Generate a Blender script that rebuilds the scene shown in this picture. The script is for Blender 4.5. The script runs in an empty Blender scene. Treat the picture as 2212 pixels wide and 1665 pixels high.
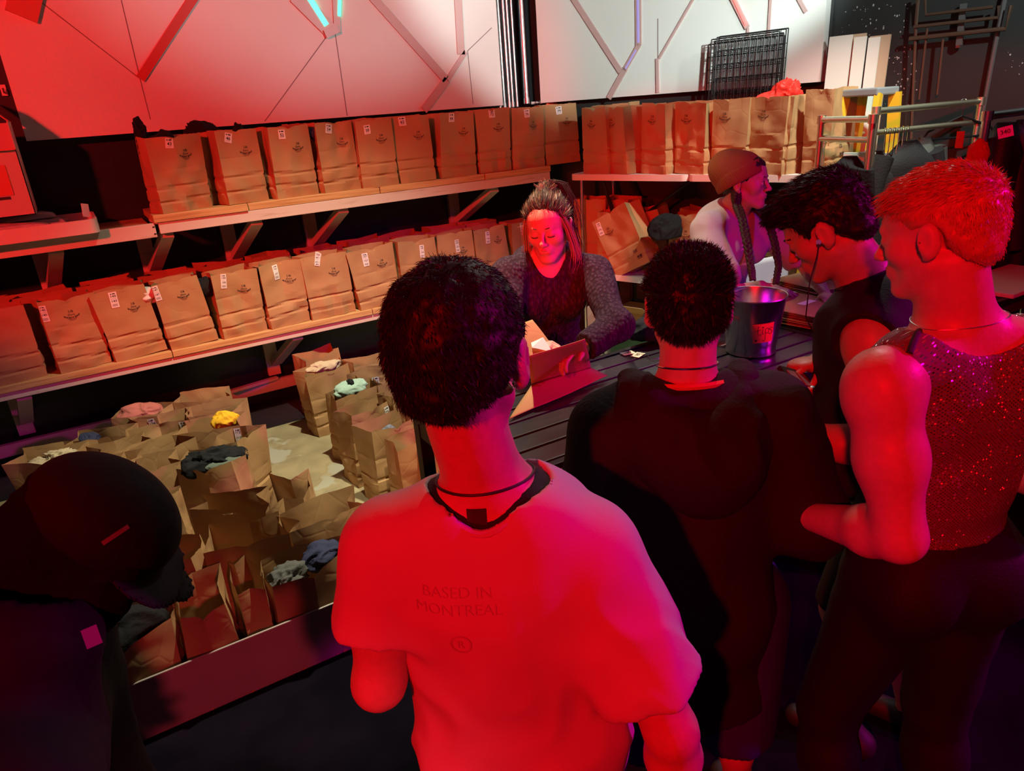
import bpy, bmesh, math, random, zlib
import numpy as np
from mathutils import Vector, Matrix
from mathutils.bvhtree import BVHTree
sc = bpy.context.scene
COL = sc.collection
PI = math.pi

# ------------------------------------------------------------ camera
F = 1530.0; CXP = 1106.0; CYP = 832.5
CAM = np.array([0.0, 0.0, 1.92])
def _n(v):
    v = np.array(v, float); return v / np.linalg.norm(v)
_d = np.array([1400 - CXP, 4700 - CYP, F]); _a = np.array([3900 - CXP, 20 - CYP, F])
_Z = -_n(_d); _X = _n(_a - _Z * (_a @ _Z)); _Y = np.cross(_Z, _X)
RW = np.array([_X, _Y, _Z])          # world axes in camera terms
cam_data = bpy.data.cameras.new('camera'); cam = bpy.data.objects.new('camera', cam_data); COL.objects.link(cam)
cam_data.sensor_fit = 'HORIZONTAL'; cam_data.sensor_width = 36; cam_data.lens = F * 36 / 2212
cam_data.clip_start = 0.05
right, down, fwd = RW[:, 0], RW[:, 1], RW[:, 2]
m = Matrix(((right[0], -down[0], -fwd[0], CAM[0]), (right[1], -down[1], -fwd[1], CAM[1]),
            (right[2], -down[2], -fwd[2], CAM[2]), (0, 0, 0, 1)))
cam.matrix_world = m
sc.camera = cam
sc.view_settings.view_transform = 'Standard'; sc.view_settings.look = 'None'
sc.view_settings.gamma = 1.0; sc.view_settings.use_curve_mapping = False
sc.view_settings.exposure = 0.0
world = bpy.data.worlds.new('club_dark'); sc.world = world; world.use_nodes = True
world.node_tree.nodes['Background'].inputs[0].default_value = (0.12, 0.02, 0.05, 1)
world.node_tree.nodes['Background'].inputs[1].default_value = 0.22

# ------------------------------------------------------------ stage lights and added fill spots
def spot(name, loc, target, color, energy, angle, size=0.08, blend=0.3):
    l = bpy.data.lights.new(name, 'SPOT'); l.color = color; l.energy = energy
    l.spot_size = math.radians(angle); l.spot_blend = blend; l.shadow_soft_size = size
    o = bpy.data.objects.new(name, l); COL.objects.link(o); o.location = loc
    o.rotation_euler = (Vector(target) - Vector(loc)).to_track_quat('-Z', 'Y').to_euler()
    return o
WARM = (1.0, 0.93, 0.66)
spot('white_work_light', (1.45, 2.72, 4.2), (1.2, 3.4, 0.0), WARM, 900, 68, 0.05, 0.8)
spot('white_floor_fill', (0.85, 1.3, 4.1), (0.98, 2.95, 0.1), WARM, 420, 17, 0.05, 0.6)  # added fill, brightens the bag fronts and floor beside the table
spot('white_wall_light', (2.3, 0.7, 2.6), (3.44, 3.52, 3.22), (0.84, 1.0, 0.95), 600, 51, 0.05, 0.35)
spot('red_side_fill', (-2.4, -0.6, 2.2), (3.45, 3.95, 1.22), (1.0, 0.01, 0.01), 1000, 12.5, 0.10, 0.4)  # added fill, puts red on the bags along wall B
spot('white_panel_fill', (2.6, 1.6, 2.7), (1.88, 5.0, 3.52), (0.84, 0.96, 0.95), 140, 55, 0.05, 0.6)  # added fill, whitens the panel on wall A
spot('white_far_fill', (3.3, 0.3, 3.3), (4.40, 2.35, 2.3), (0.88, 1.0, 0.94), 170, 52, 0.05, 0.6)  # added fill, lifts the bare part of wall B
spot('white_counter_light', (3.1, 2.5, 3.8), (1.3, 1.2, 1.3), (1.0, 0.95, 0.85), 75, 44, 0.05, 0.7)
spot('white_rack_fill', (3.35, 1.7, 3.7), (3.55, 2.75, 1.6), (0.90, 1.0, 0.85), 380, 44, 0.05, 0.7)  # added fill, gives the clothes racks their shine
spot('purple_floor_fill', (3.6, -1.6, 3.2), (2.0, 0.45, 0.1), (0.5, 0.0, 1.0), 150, 34, 0.1, 0.5)  # added fill, tints the front floor at the right
spot('red_shelf_light', (-2.6, 0.2, 3.4), (0.75, 5.1, 2.25), (1.0, 0.022, 0.020), 1350, 40, 0.10, 0.35)
spot('red_stage_light', (-3.8, -2.6, 4.3), (1.35, 1.0, 1.3), (1.0, 0.0, 0.002), 1500, 27, 0.10, 0.2)
spot('red_barrier_fill', (0.05, -3.0, 2.9), (0.0, 2.27, 0.10), (1.0, 0.05, 0.10), 330, 9.5, 0.10, 0.5)  # added fill, reddens the low barrier board
spot('purple_stage_light', (2.9, -2.3, 3.5), (2.35, 1.9, 1.15), (0.50, 0.01, 1.0), 190, 26, 0.10, 0.4)
spot('magenta_stage_light', (4.7, -1.3, 3.1), (1.25, 0.9, 0.95), (0.85, 0.0, 0.42), 640, 44, 0.10, 0.4)

# ------------------------------------------------------------ pixel helpers
def ray(px, py):
    return RW @ _n([px - CXP, py - CYP, F])
def atax(px, py, ax, val):
    r = ray(px, py); return CAM + r * ((val - CAM[ax]) / r[ax])
def atx(px, py, v): return atax(px, py, 0, v)
def aty(px, py, v): return atax(px, py, 1, v)
def atz(px, py, v): return atax(px, py, 2, v)
def atd(px, py, d): return CAM + RW @ (np.array([px - CXP, py - CYP, F]) * d / F)
# wall B: oblique right-hand wall through the corner, its direction and normal into the room
BC = np.array([3.45, 5.3, 0.0]); BD = _n([0.31, -0.95, 0]); BN = _n([-0.95, -0.31, 0])
BANG = math.atan2(BD[1], BD[0])
def atB(px, py, off=0.0):
    r = ray(px, py); q = BC + BN * off
    return CAM + r * (((q - CAM) @ BN) / (r @ BN))

# ------------------------------------------------------------ materials
MATS = {}
def srgb(r, g, b):
    f = lambda c: ((c / 255) / 12.92 if c / 255 <= 0.04045 else ((c / 255 + 0.055) / 1.055) ** 2.4)
    return (f(r), f(g), f(b), 1)
def mat(name, color, rough=0.6, metal=0.0, spec=0.5, noise=None, bump=None, sss=0.0, sheen=0.0, emit=None, alpha=None, coat=0.0):
    """noise=(scale, colour2, low, high, detail, stretch) mixes a second colour; bump=(scale, strength, detail, stretch)"""
    if name in MATS: return MATS[name]
    m = bpy.data.materials.new(name); m.use_nodes = True; nt = m.node_tree
    b = nt.nodes['Principled BSDF']
    b.inputs['Base Color'].default_value = color if len(color) == 4 else (*color, 1)
    b.inputs['Roughness'].default_value = rough; b.inputs['Metallic'].default_value = metal
    b.inputs['Specular IOR Level'].default_value = spec
    if sss: b.inputs['Subsurface Weight'].default_value = sss; b.inputs['Subsurface Radius'].default_value = (0.02, 0.008, 0.004)
    if sheen: b.inputs['Sheen Weight'].default_value = sheen
    if coat: b.inputs['Coat Weight'].default_value = coat
    if alpha is not None: b.inputs['Alpha'].default_value = alpha
    if emit:
        b.inputs['Emission Color'].default_value = (*emit[0], 1); b.inputs['Emission Strength'].default_value = emit[1]
    tc = nt.nodes.new('ShaderNodeTexCoord')
    def mapped(stretch):
        mp = nt.nodes.new('ShaderNodeMapping'); mp.inputs['Scale'].default_value = stretch
        nt.links.new(tc.outputs['Object'], mp.inputs[0]); return mp.outputs[0]
    if noise:
        s, c2, lo, hi, det = noise[:5]; st = noise[5] if len(noise) > 5 else (1, 1, 1)
        n = nt.nodes.new('ShaderNodeTexNoise'); n.inputs['Scale'].default_value = s; n.inputs['Detail'].default_value = det
        nt.links.new(mapped(st), n.inputs['Vector'])
        r = nt.nodes.new('ShaderNodeValToRGB'); r.color_ramp.elements[0].position = lo; r.color_ramp.elements[1].position = hi
        r.color_ramp.elements[0].color = color if len(color) == 4 else (*color, 1)
        r.color_ramp.elements[1].color = c2 if len(c2) == 4 else (*c2, 1)
        nt.links.new(n.outputs['Fac'], r.inputs[0]); nt.links.new(r.outputs[0], b.inputs['Base Color'])
    if bump:
        s, strength, det = bump[:3]; st = bump[3] if len(bump) > 3 else (1, 1, 1)
        n = nt.nodes.new('ShaderNodeTexNoise'); n.inputs['Scale'].default_value = s; n.inputs['Detail'].default_value = det
        nt.links.new(mapped(st), n.inputs['Vector'])
        bp = nt.nodes.new('ShaderNodeBump'); bp.inputs['Strength'].default_value = strength; bp.inputs['Distance'].default_value = 0.01
        nt.links.new(n.outputs['Fac'], bp.inputs['Height']); nt.links.new(bp.outputs[0], b.inputs['Normal'])
    MATS[name] = m
    return m

M_paper = mat('kraft_paper', (0.46, 0.27, 0.125), 0.75, 0, 0.25, (3.0, (0.40, 0.225, 0.10), 0.35, 0.7, 3), (9, 0.28, 2))
def _creases():
    nt = M_paper.node_tree; tc = [n for n in nt.nodes if n.type == 'TEX_COORD'][0]
    v = nt.nodes.new('ShaderNodeTexVoronoi'); v.feature = 'DISTANCE_TO_EDGE'; v.inputs['Scale'].default_value = 8
    oi = nt.nodes.new('ShaderNodeObjectInfo'); add = nt.nodes.new('ShaderNodeVectorMath'); add.operation = 'ADD'
    nz = nt.nodes.new('ShaderNodeTexNoise'); nz.inputs['Scale'].default_value = 3
    nt.links.new(tc.outputs['Object'], add.inputs[0]); nt.links.new(oi.outputs['Location'], add.inputs[1])
    nt.links.new(add.outputs[0], v.inputs['Vector'])
    mr = nt.nodes.new('ShaderNodeMapRange'); mr.inputs['From Max'].default_value = 0.06
    nt.links.new(v.outputs['Distance'], mr.inputs[0])
    b = nt.nodes.new('ShaderNodeBump'); b.inputs['Strength'].default_value = 0.10; b.inputs['Distance'].default_value = 0.004
    nt.links.new(mr.outputs[0], b.inputs['Height'])
    old = [n for n in nt.nodes if n.type == 'BUMP' and n != b][0]
    nt.links.new(old.outputs[0], b.inputs['Normal'])
    nt.links.new(b.outputs[0], nt.nodes['Principled BSDF'].inputs['Normal'])
_creases()
M_tag = mat('ticket_paper', (0.85, 0.83, 0.80), 0.7)
M_ink = mat('black_ink', (0.02, 0.018, 0.018), 0.6)
M_bagink = mat('brown_ink', (0.045, 0.03, 0.02), 0.7)
M_tagshade = mat('ticket_grey_print', (0.45, 0.42, 0.42), 0.7)
M_wood = mat('bare_pine', (0.62, 0.40, 0.17), 0.55, 0, 0.4, (5, (0.42, 0.22, 0.07), 0.45, 0.72, 5, (0.6, 14, 14)), (12, 0.08, 4, (0.6, 14, 14)))
M_paint = mat('white_painted_wood', (0.66, 0.60, 0.52), 0.5, 0, 0.4, (7, (0.45, 0.36, 0.28), 0.60, 0.80, 4, (0.5, 5, 5)), (20, 0.05, 3))
M_white = mat('white_board', (0.80, 0.78, 0.74), 0.55, 0, 0.35, (1.2, (0.74, 0.71, 0.67), 0.4, 0.7, 3))
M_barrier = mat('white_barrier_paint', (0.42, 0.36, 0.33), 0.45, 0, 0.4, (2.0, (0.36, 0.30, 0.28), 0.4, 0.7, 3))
M_wall = mat('black_wall_paint', (0.010, 0.010, 0.013), 0.38, 0, 0.5, (2.0, (0.017, 0.016, 0.02), 0.4, 0.7, 3), (4, 0.05, 3))
M_wallB = mat('charcoal_wall_paint', (0.028, 0.031, 0.031), 0.55, 0, 0.4, (1.5, (0.036, 0.04, 0.04), 0.4, 0.7, 3), (6, 0.06, 3))
M_fleck = mat('white_paint_fleck', (0.55, 0.58, 0.55), 0.7)
M_concrete = None
M_black = mat('black_metal', (0.012, 0.012, 0.014), 0.42, 0.2, 0.5, None, (30, 0.03, 2))
M_tablewood = mat('black_slat_laminate', (0.022, 0.022, 0.026), 0.32, 0, 0.6, (6, (0.035, 0.034, 0.038), 0.4, 0.7, 3, (1, 6, 6)))
M_chrome = mat('chrome', (0.75, 0.75, 0.75), 0.22, 1.0)
M_brass = mat('brassy_chrome', (0.85, 0.82, 0.60), 0.38, 1.0)
M_galv = mat('galvanised_steel', (0.62, 0.64, 0.66), 0.24, 1.0, 0.5, (14, (0.48, 0.50, 0.53), 0.4, 0.65, 3))
M_plastic = mat('white_table_plastic', (0.72, 0.68, 0.64), 0.42, 0, 0.45, None, (60, 0.03, 2))
M_frontfloor = mat('black_rubber_floor', (0.004, 0.003, 0.006), 0.95, 0, 0.02, (3, (0.009, 0.006, 0.013), 0.4, 0.7, 4), (18, 0.15, 3))
M_strip = mat('pink_led_channel', (0.62, 0.40, 0.38), 0.45, 0.1)
M_groove = mat('panel_groove', (0.22, 0.15, 0.15), 0.8)
M_cardred = mat('red_cardboard', (0.62, 0.16, 0.12), 0.7, 0, 0.3)
M_copper = mat('old_copper_pipe', (0.16, 0.10, 0.07), 0.5, 0.6)

# ------------------------------------------------------------ object helpers
def tag(o, label=None, cat=None, group=None, kind=None):
    if label: o['label'] = label
    if cat: o['category'] = cat
    if group: o['group'] = group
    if kind: o['kind'] = kind
    return o
def empty(name, loc, rz=0, label=None, cat=None, group=None):
    o = bpy.data.objects.new(name, None); COL.objects.link(o); o.empty_display_size = 0.05
    o.location = [float(v) for v in loc]; o.rotation_euler = (0, 0, rz); tag(o, label, cat, group)
    return o
def mesh_np(name, V, Fc, m, parent=None, smooth=False):
    me = bpy.data.meshes.new(name)
    V = np.asarray(V, np.float32)
    if isinstance(Fc, np.ndarray):
        n, k = Fc.shape
        me.vertices.add(len(V)); me.vertices.foreach_set('co', V.ravel())
        me.loops.add(n * k); me.loops.foreach_set('vertex_index', Fc.astype(np.int32).ravel())
        me.polygons.add(n); me.polygons.foreach_set('loop_start', np.arange(0, n * k, k, dtype=np.int32))
        me.update(calc_edges=True); me.validate()
    else:
        me.from_pydata([tuple(map(float, v)) for v in V], [], Fc); me.update()
    if smooth: me.polygons.foreach_set('use_smooth', np.ones(len(me.polygons), bool))
    me.materials.append(m)
    o = bpy.data.objects.new(name, me); COL.objects.link(o)
    if parent is not None: o.parent = parent
    return o
class MB:
    def __init__(s): s.bm = bmesh.new()
    def box(s, lo, hi, mtx=None, bevel=0.0):
        lo = Vector([float(v) for v in lo]); hi = Vector([float(v) for v in hi])
        r = bmesh.ops.create_cube(s.bm, size=1.0); vs = r['verts']
        c = (lo + hi) / 2; d = hi - lo
        for v in vs: v.co = Vector((v.co.x * d.x, v.co.y * d.y, v.co.z * d.z)) + c
        if bevel:
            es = list({e for v in vs for e in v.link_edges})
            rr = bmesh.ops.bevel(s.bm, geom=es, offset=bevel, segments=2, affect='EDGES', profile=0.6)
            vs = list({v for f in rr['faces'] for v in f.verts} | {v for v in vs if v.is_valid})
        if mtx is not None:
            for v in vs: v.co = mtx @ v.co
        return s
    def beam(s, a, b, w, h, up=(0, 0, 1), bevel=0.0):
        """box from a to b, w across, h along the up direction"""
        a = Vector([float(v) for v in a]); b = Vector([float(v) for v in b]); x = (b - a); L = x.length; x.normalize()
        u = Vector(up); y = u.cross(x).normalized(); z = x.cross(y).normalized()
        M = Matrix((x, y, z)).transposed().to_4x4(); M.translation = a
        return s.box((0, -w / 2, -h / 2), (L, w / 2, h / 2), M, bevel)
    def tube(s, pts, r, seg=10, rads=None, cap=True):
        pts = [Vector([float(c) for c in p]) for p in pts]; rings = []
        n = None
        for i, p in enumerate(pts):
            t = (pts[min(i + 1, len(pts) - 1)] - pts[max(i - 1, 0)]).normalized()
            if n is None: n = t.orthogonal().normalized()
            else: n = (n - t * n.dot(t)).normalized()
            b = t.cross(n); rr = rads[i] if rads else r
            rings.append([s.bm.verts.new(p + (n * math.cos(2 * PI * k / seg) + b * math.sin(2 * PI * k / seg)) * rr) for k in range(seg)])
        for i in range(len(rings) - 1):
            for k in range(seg):
                s.bm.faces.new((rings[i][k], rings[i][(k + 1) % seg], rings[i + 1][(k + 1) % seg], rings[i + 1][k]))
        if cap:
            s.bm.faces.new(rings[0][::-1]); s.bm.faces.new(rings[-1])
        return s
    def lathe(s, prof, c=(0, 0, 0), seg=40):
        rings = []
        for r, z in prof:
            rings.append([s.bm.verts.new((c[0] + r * math.cos(2 * PI * k / seg), c[1] + r * math.sin(2 * PI * k / seg), c[2] + z)) for k in range(seg)])
        for i in range(len(rings) - 1):
            for k in range(seg):
                s.bm.faces.new((rings[i][k], rings[i][(k + 1) % seg], rings[i + 1][(k + 1) % seg], rings[i + 1][k]))
        return s
    def poly(s, pts):
        s.bm.faces.new([s.bm.verts.new([float(c) for c in p]) for p in pts]); return s
    def build(s, name, m, parent=None, smooth=False):
        bmesh.ops.recalc_face_normals(s.bm, faces=s.bm.faces[:])
        me = bpy.data.meshes.new(name); s.bm.to_mesh(me); s.bm.free(); me.materials.append(m)
        if smooth:
            me.polygons.foreach_set('use_smooth', np.ones(len(me.polygons), bool))
            me.set_sharp_from_angle(angle=math.radians(40))
        o = bpy.data.objects.new(name, me); COL.objects.link(o)
        if parent is not None: o.parent = parent
        return o
def struct(o): o['kind'] = 'structure'; return o

# noise ---------------------------------------------------------------
_rng = np.random.default_rng(7)
_LAT = _rng.random((32, 32, 32)).astype(np.float32) * 2 - 1
def vnoise(X, Y, Z, f=1.0, seed=0):
    X = X * f + seed * 7.31; Y = Y * f + seed * 3.77; Z = Z * f + seed * 5.13
    xi = np.floor(X).astype(np.int32); yi = np.floor(Y).astype(np.int32); zi = np.floor(Z).astype(np.int32)
    x = X - xi; y = Y - yi; z = Z - zi
    x = x * x * (3 - 2 * x); y = y * y * (3 - 2 * y); z = z * z * (3 - 2 * z)
    a = xi & 31; b = yi & 31; c = zi & 31; a1 = (a + 1) & 31; b1 = (b + 1) & 31; c1 = (c + 1) & 31
    L = _LAT
    return (((L[a, b, c] * (1 - x) + L[a1, b, c] * x) * (1 - y) + (L[a, b1, c] * (1 - x) + L[a1, b1, c] * x) * y) * (1 - z)
            + ((L[a, b, c1] * (1 - x) + L[a1, b, c1] * x) * (1 - y) + (L[a, b1, c1] * (1 - x) + L[a1, b1, c1] * x) * y) * z)

# text ----------------------------------------------------------------
_TX = {}
def text2d(s, size=1.0, bold=0.0):
    k = (s, bold)
    if k not in _TX:
        cu = bpy.data.curves.new('writing', 'FONT'); cu.body = s; cu.size = 1.0; cu.align_x = 'CENTER'; cu.align_y = 'CENTER'
        cu.offset = bold; cu.resolution_u = 3
        o = bpy.data.objects.new('writing', cu)
        me = bpy.data.meshes.new_from_object(o)
        V = np.array([v.co[:2] for v in me.vertices]).reshape(-1, 2); Fc = [tuple(p.vertices) for p in me.polygons]
        bpy.data.objects.remove(o); bpy.data.meshes.remove(me); bpy.data.curves.remove(cu)
        _TX[k] = (V, Fc)
    V, Fc = _TX[k]; return V * size, Fc
def rect2d(x0, y0, x1, y1, nx=1, ny=1):
    V = [(x0 + (x1 - x0) * i / nx, y0 + (y1 - y0) * j / ny) for j in range(ny + 1) for i in range(nx + 1)]
    Fc = [(j * (nx + 1) + i, j * (nx + 1) + i + 1, (j + 1) * (nx + 1) + i + 1, (j + 1) * (nx + 1) + i) for j in range(ny) for i in range(nx)]
    return np.array(V, float), Fc
def join2d(parts):
    V = []; Fc = []; n = 0
    for v, f in parts:
        V.append(v); Fc += [tuple(i + n for i in q) for q in f]; n += len(v)
    return np.concatenate(V), Fc

# ================================================================ ROOM
FX0, FX1, FY0, FY1 = -3.0, 7.5, -2.2, 5.3
def floor_material():
    m = bpy.data.materials.new('worn_painted_concrete'); m.use_nodes = True; nt = m.node_tree; b = nt.nodes['Principled BSDF']
    tc = nt.nodes.new('ShaderNodeTexCoord')
    def noise(s, d, dist=0.0):
        n = nt.nodes.new('ShaderNodeTexNoise'); n.inputs['Scale'].default_value = s; n.inputs['Detail'].default_value = d
        n.inputs['Distortion'].default_value = dist; nt.links.new(tc.outputs['Object'], n.inputs['Vector']); return n
    def ramp(src, a, ca, c, cc):
        r = nt.nodes.new('ShaderNodeValToRGB'); r.color_ramp.elements[0].position = a; r.color_ramp.elements[0].color = (*ca, 1)
        r.color_ramp.elements[1].position = c; r.color_ramp.elements[1].color = (*cc, 1); nt.links.new(src.outputs['Fac'], r.inputs[0]); return r
    base = ramp(noise(5, 6, 0.5), 0.35, (0.36, 0.30, 0.17), 0.7, (0.22, 0.185, 0.11))
    mask = ramp(noise(3.4, 3, 0.2), 0.60, (0, 0, 0), 0.63, (1, 1, 1))
    edge = ramp(noise(3.4, 3, 0.2), 0.575, (0, 0, 0), 0.60, (1, 1, 1))
    mx = nt.nodes.new('ShaderNodeMix'); mx.data_type = 'RGBA'; mx.inputs[7].default_value = (0.36, 0.35, 0.27, 1)
    nt.links.new(mask.outputs[0], mx.inputs[0]); nt.links.new(base.outputs[0], mx.inputs[6])
    nt.links.new(mx.outputs[2], b.inputs['Base Color'])
    bp = nt.nodes.new('ShaderNodeBump'); bp.inputs['Strength'].default_value = 0.3; bp.inputs['Distance'].default_value = 0.01
    nt.links.new(edge.outputs[0], bp.inputs['Height']); nt.links.new(bp.outputs[0], b.inputs['Normal'])
    b.inputs['Roughness'].default_value = 0.6
    return m
M_concrete = floor_material()
b_end = BC + BD * 9.0
struct(MB().box((FX0, FY0, -0.12), (FX1, 5.45, 0.0)).build('floor', M_concrete))
struct(MB().box((FX0, FY0, 0.0), (FX1, 2.256, 0.006)).build('floor_front', M_frontfloor))
# wall A along X at y = 5.3, wall B oblique
struct(MB().box((FX0, 5.3, 0.0), (3.47, 5.42, 3.9)).build('wall_back', M_wall))
MBm = MB().beam(BC - BN * 0.06 + np.array([0, 0, 1.95]), b_end - BN * 0.06 + np.array([0, 0, 1.95]), 0.12, 3.9)
struct(MBm.build('wall_right', M_wallB))
struct(MB().box((FX0, 5.18, 0.0), (3.30, 5.298, 0.10)).build('baseboard_back', M_wall))
# black strip on the floor in front of wall A
struct(MB().box((FX0, 4.66, 0.0), (3.2, 5.18, 0.004)).build('floor_strip', M_wall))

# paint flecks on wall B : one worn paint layer
rnd = random.Random(5)
fl = MB()
for i in range(150):
    cx_, cy_ = rnd.choice([(1835, 70, ), (1870, 40), (1930, 60), (1950, 110), (1900, 60), (2190, 130), (1945, 150)]) if i % 2 else (rnd.uniform(1795, 1980), rnd.uniform(0, 250))
    p = atB(cx_ + rnd.gauss(0, 16), cy_ + rnd.gauss(0, 26), 0.0015)
    if p[2] < 1.5: continue
    s = rnd.uniform(0.0015, 0.0055); k = rnd.randint(4, 6); ph = rnd.random() * 6
    pts = [p + BD * s * rnd.uniform(.5, 1.3) * math.cos(ph + 2 * PI * j / k) + np.array([0, 0, 1]) * s * rnd.uniform(.5, 1.6) * math.sin(ph + 2 * PI * j / k) for j in range(k)]
    fl.poly(pts)
o = fl.build('chipped_paint_flecks', M_fleck, None); tag(o, 'white chips and specks scattered over the charcoal right wall', 'paint chips', kind='stuff')

# ---- big white panels with slanted light channels
def strip_on(plane, a, b, w, th, name, m, parent):
    """a flat bar following pixel points a..b on the plane function, w wide and th proud of it"""
    pa, pb = plane(*a, 0.0), plane(*b, 0.0)
    nrm = plane.n
    return MB().beam(pa + nrm * th / 2, pb + nrm * th / 2, w, th, up=tuple(nrm)).build(name, m, parent)
class PlA:
    n = np.array([0, -1.0, 0])
    def __call__(s, px, py, off=0.0): return aty(px, py, 5.16 - off)
class PlB:
    n = BN
    def __call__(s, px, py, off=0.0): return atB(px, py, 0.10 + off)
PA, PB = PlA(), PlB()
def led(name, color, strength):
    return mat(name, (0.3, 0.3, 0.3), 0.5, emit=(color, strength))
LED_CYAN = led('cyan_led', (0.0, 1.0, 0.55), 3.0); LED_RED = led('red_led', (1.0, 0.02, 0.01), 3.5); LED_VIO = led('violet_led', (0.32, 0.2, 1.0), 0.55)
pr = empty('light_panel', (1.48, 5.3, 1.92), 0, 'large white wall panel with slanted channels, left of the chrome pipes', 'wall panel')
def loc(o):  # keep world placement under an unrotated parent
    o.location = -Vector(o.parent.location); return o
loc(MB().box((-0.13, 5.16, 1.925), (3.09, 5.30, 3.9)).build('board', M_white, pr))
loc(strip_on(PA, (430, -22), (303, 170), .050, .014, 'led_channel', mat('red_lit_channel', (.55, .05, .035), .5), pr))  # red cast of a channel shaded from white lamps, put into its colour
for a, b, w, th in [((800, -10), (962, 172), .060, .012), ((1005, 112), (965, 174), .036, .012),
                    ((965, 172), (915, 238), .055, .012), ((988, -10), (995, 118), .062, .012), ((636, -10), (712, 66), .10, .014), ((724, -10), (728, 70), .045, .012)]:
    loc(strip_on(PA, a, b, w, th, 'led_channel', M_strip, pr))
for a, b, w in [((664, -8), (704, 55), .035), ((732, -8), (731, 35), .018)]:
    o = strip_on(PlA(), a, b, w, .018, 'lit_led', LED_CYAN, pr); loc(o)
loc(strip_on(PA, (700, 75), (728, 62), .05, .03, 'led_bracket', M_strip, pr))
loc(strip_on(PA, (20, -18), (90, 12), .20, .03, 'led_bracket', M_cardred, pr))
for pts in [[(88, 4), (300, 168)], [(262, 0), (303, 172), (325, 258)], [(712, 70), (572, 262)], [(724, 72), (750, 250)], [(1062, 60), (1010, 110), (1022, 225)]]:
    g = MB()
    for i in range(len(pts) - 1):
        g.beam(PA(*pts[i], 0.0007), PA(*pts[i + 1], 0.0007), .005, .0015, up=(0, -1, 0))
    loc(g.build('panel_seam', M_groove, pr))
pr = empty('light_panel', tuple(BC + BD * 1.25 + np.array([0, 0, 1.92])), 0, 'large white wall panel right of the chrome pipes, with red and violet lit channels', 'wall panel')
mb = MB()
q0 = atB(1176, 215, 0.05); q1 = atB(1777, 178, 0.05)
q0[2] = q1[2] = 2.9
mb.beam(q0, q1, 0.10, 1.96)
loc(mb.build('board', M_white, pr))
for a, b, w in [((1238, -6), (1342, 155), .040), ((1352, 148), (1316, 212), .040), ((1380, -6), (1381, 98), .045), ((1382, 96), (1350, 152), .032),
                ((1500, -4), (1425, 126), .014), ((1421, 126), (1422, 200), .022), ((1666, -6), (1661, 78), .016), ((1720, -14), (1742, 26), .022), ((1617, 60), (1616, 85), .016)]:
    loc(strip_on(PB, a, b, w, .012, 'led_channel', M_strip, pr))
loc(strip_on(PB, (1583, -6), (1616, 60), .032, .016, 'led_channel', M_strip, pr))
loc(strip_on(PB, (1586, -6), (1614, 54), .014, .022, 'lit_led', LED_RED, pr))
loc(strip_on(PB, (1380, -6), (1381, 92), .016, .016, 'lit_led', LED_VIO, pr))
loc(strip_on(PB, (1376, 108), (1353, 148), .010, .016, 'lit_led', LED_VIO, pr))
g = MB(); g.beam(PB(1421, 40, .0007), PB(1421, 126, .0007), .006, .0015, up=tuple(BN)); loc(g.build('panel_seam', M_groove, pr))

# chrome conduits in the corner
cp = [((1065, -8), (1078, 224), .011), ((1077, -8), (1087, 226), .011), ((1088, -8), (1097, 224), .011), ((1097, -8), (1104, 223), .010), ((1107, -8), (1113, 222), .010)]
for i, (a, b, r) in enumerate(cp):
    p, q = aty(*a, 5.21), aty(*b, 5.21); q[0] = p[0] = (p[0] + q[0]) / 2
    e = empty('conduit_pipe', (p[0], 5.21, q[2]), 0, ['leftmost', 'second from left', 'middle', 'fourth from left', 'fifth from left'][i] + ' of the thin chrome pipes in the room corner', 'pipe', 'chrome pipes in the corner')
    loc(MB().tube([(p[0], 5.21, q[2]), (p[0], 5.21, 3.9)], r, 12).build('pipe', M_chrome, e, True))
    loc(MB().tube([(p[0], 5.21, q[2] - .03), (p[0], 5.21, q[2] + .01)], r * 1.35, 12).build('coupling', M_chrome, e, True))
p, q = aty(1125, -8, 5.17), aty(1137, 215, 5.17); xx = (p[0] + q[0]) / 2
e = empty('conduit_pipe', (xx, 5.17, q[2]), 0, 'thick chrome pipe standing apart nearest the corner, with red reflection', 'pipe', 'chrome pipes in the corner')
loc(MB().tube([(xx, 5.17, q[2]), (xx, 5.17, 3.9)], .020, 16).build('pipe', M_chrome, e, True))
loc(MB().tube([(xx, 5.17, q[2] - .03), (xx, 5.17, q[2] + .012)], .026, 16).build('coupling', M_chrome, e, True))
e = empty('pipe_clamp', (xx + .07, 5.2, 1.94), 0, 'small metal strut clamp beside the foot of the thick pipe', 'clamp')
loc(MB().box((xx + .03, 5.15, 1.915), (xx + .17, 5.19, 1.935)).build('strut', M_chrome, e)); loc(MB().tube([(xx + .10, 5.15, 1.925), (xx + .10, 5.12, 1.925)], .015, 10).build('bolt', M_chrome, e, True))

# conduit run high on the right wall
def wallpipe(name, pts, r, m, off, label, cat='pipe', group=None):
    P = [atB(x, y, off) for x, y in pts]
    o = MB().tube(P, r, 8).build(name, m, None, True); tag(o, label, cat, group); return o
wallpipe('copper_pipe', [(1968, 300), (1974, 160), (1978, 60), (1984, -10)], .009, M_copper, .05, 'copper pipe rising at the left end of the pipe run on the right wall', group='copper pipes on the right wall')
wallpipe('copper_pipe', [(1998, -10), (2000, 32), (2145, 15)], .009, M_copper, .06, 'topmost level copper pipe of the run on the right wall', group='copper pipes on the right wall')
wallpipe('copper_pipe', [(1974, 58), (2155, 38), (2158, 12)], .009, M_copper, .06, 'second level copper pipe of the run on the right wall, with upturned end', group='copper pipes on the right wall')
wallpipe('copper_pipe', [(1964, 84), (2172, 62), (2185, 12)], .012, M_copper, .06, 'lowest and thickest level copper pipe on the right wall', group='copper pipes on the right wall')
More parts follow.
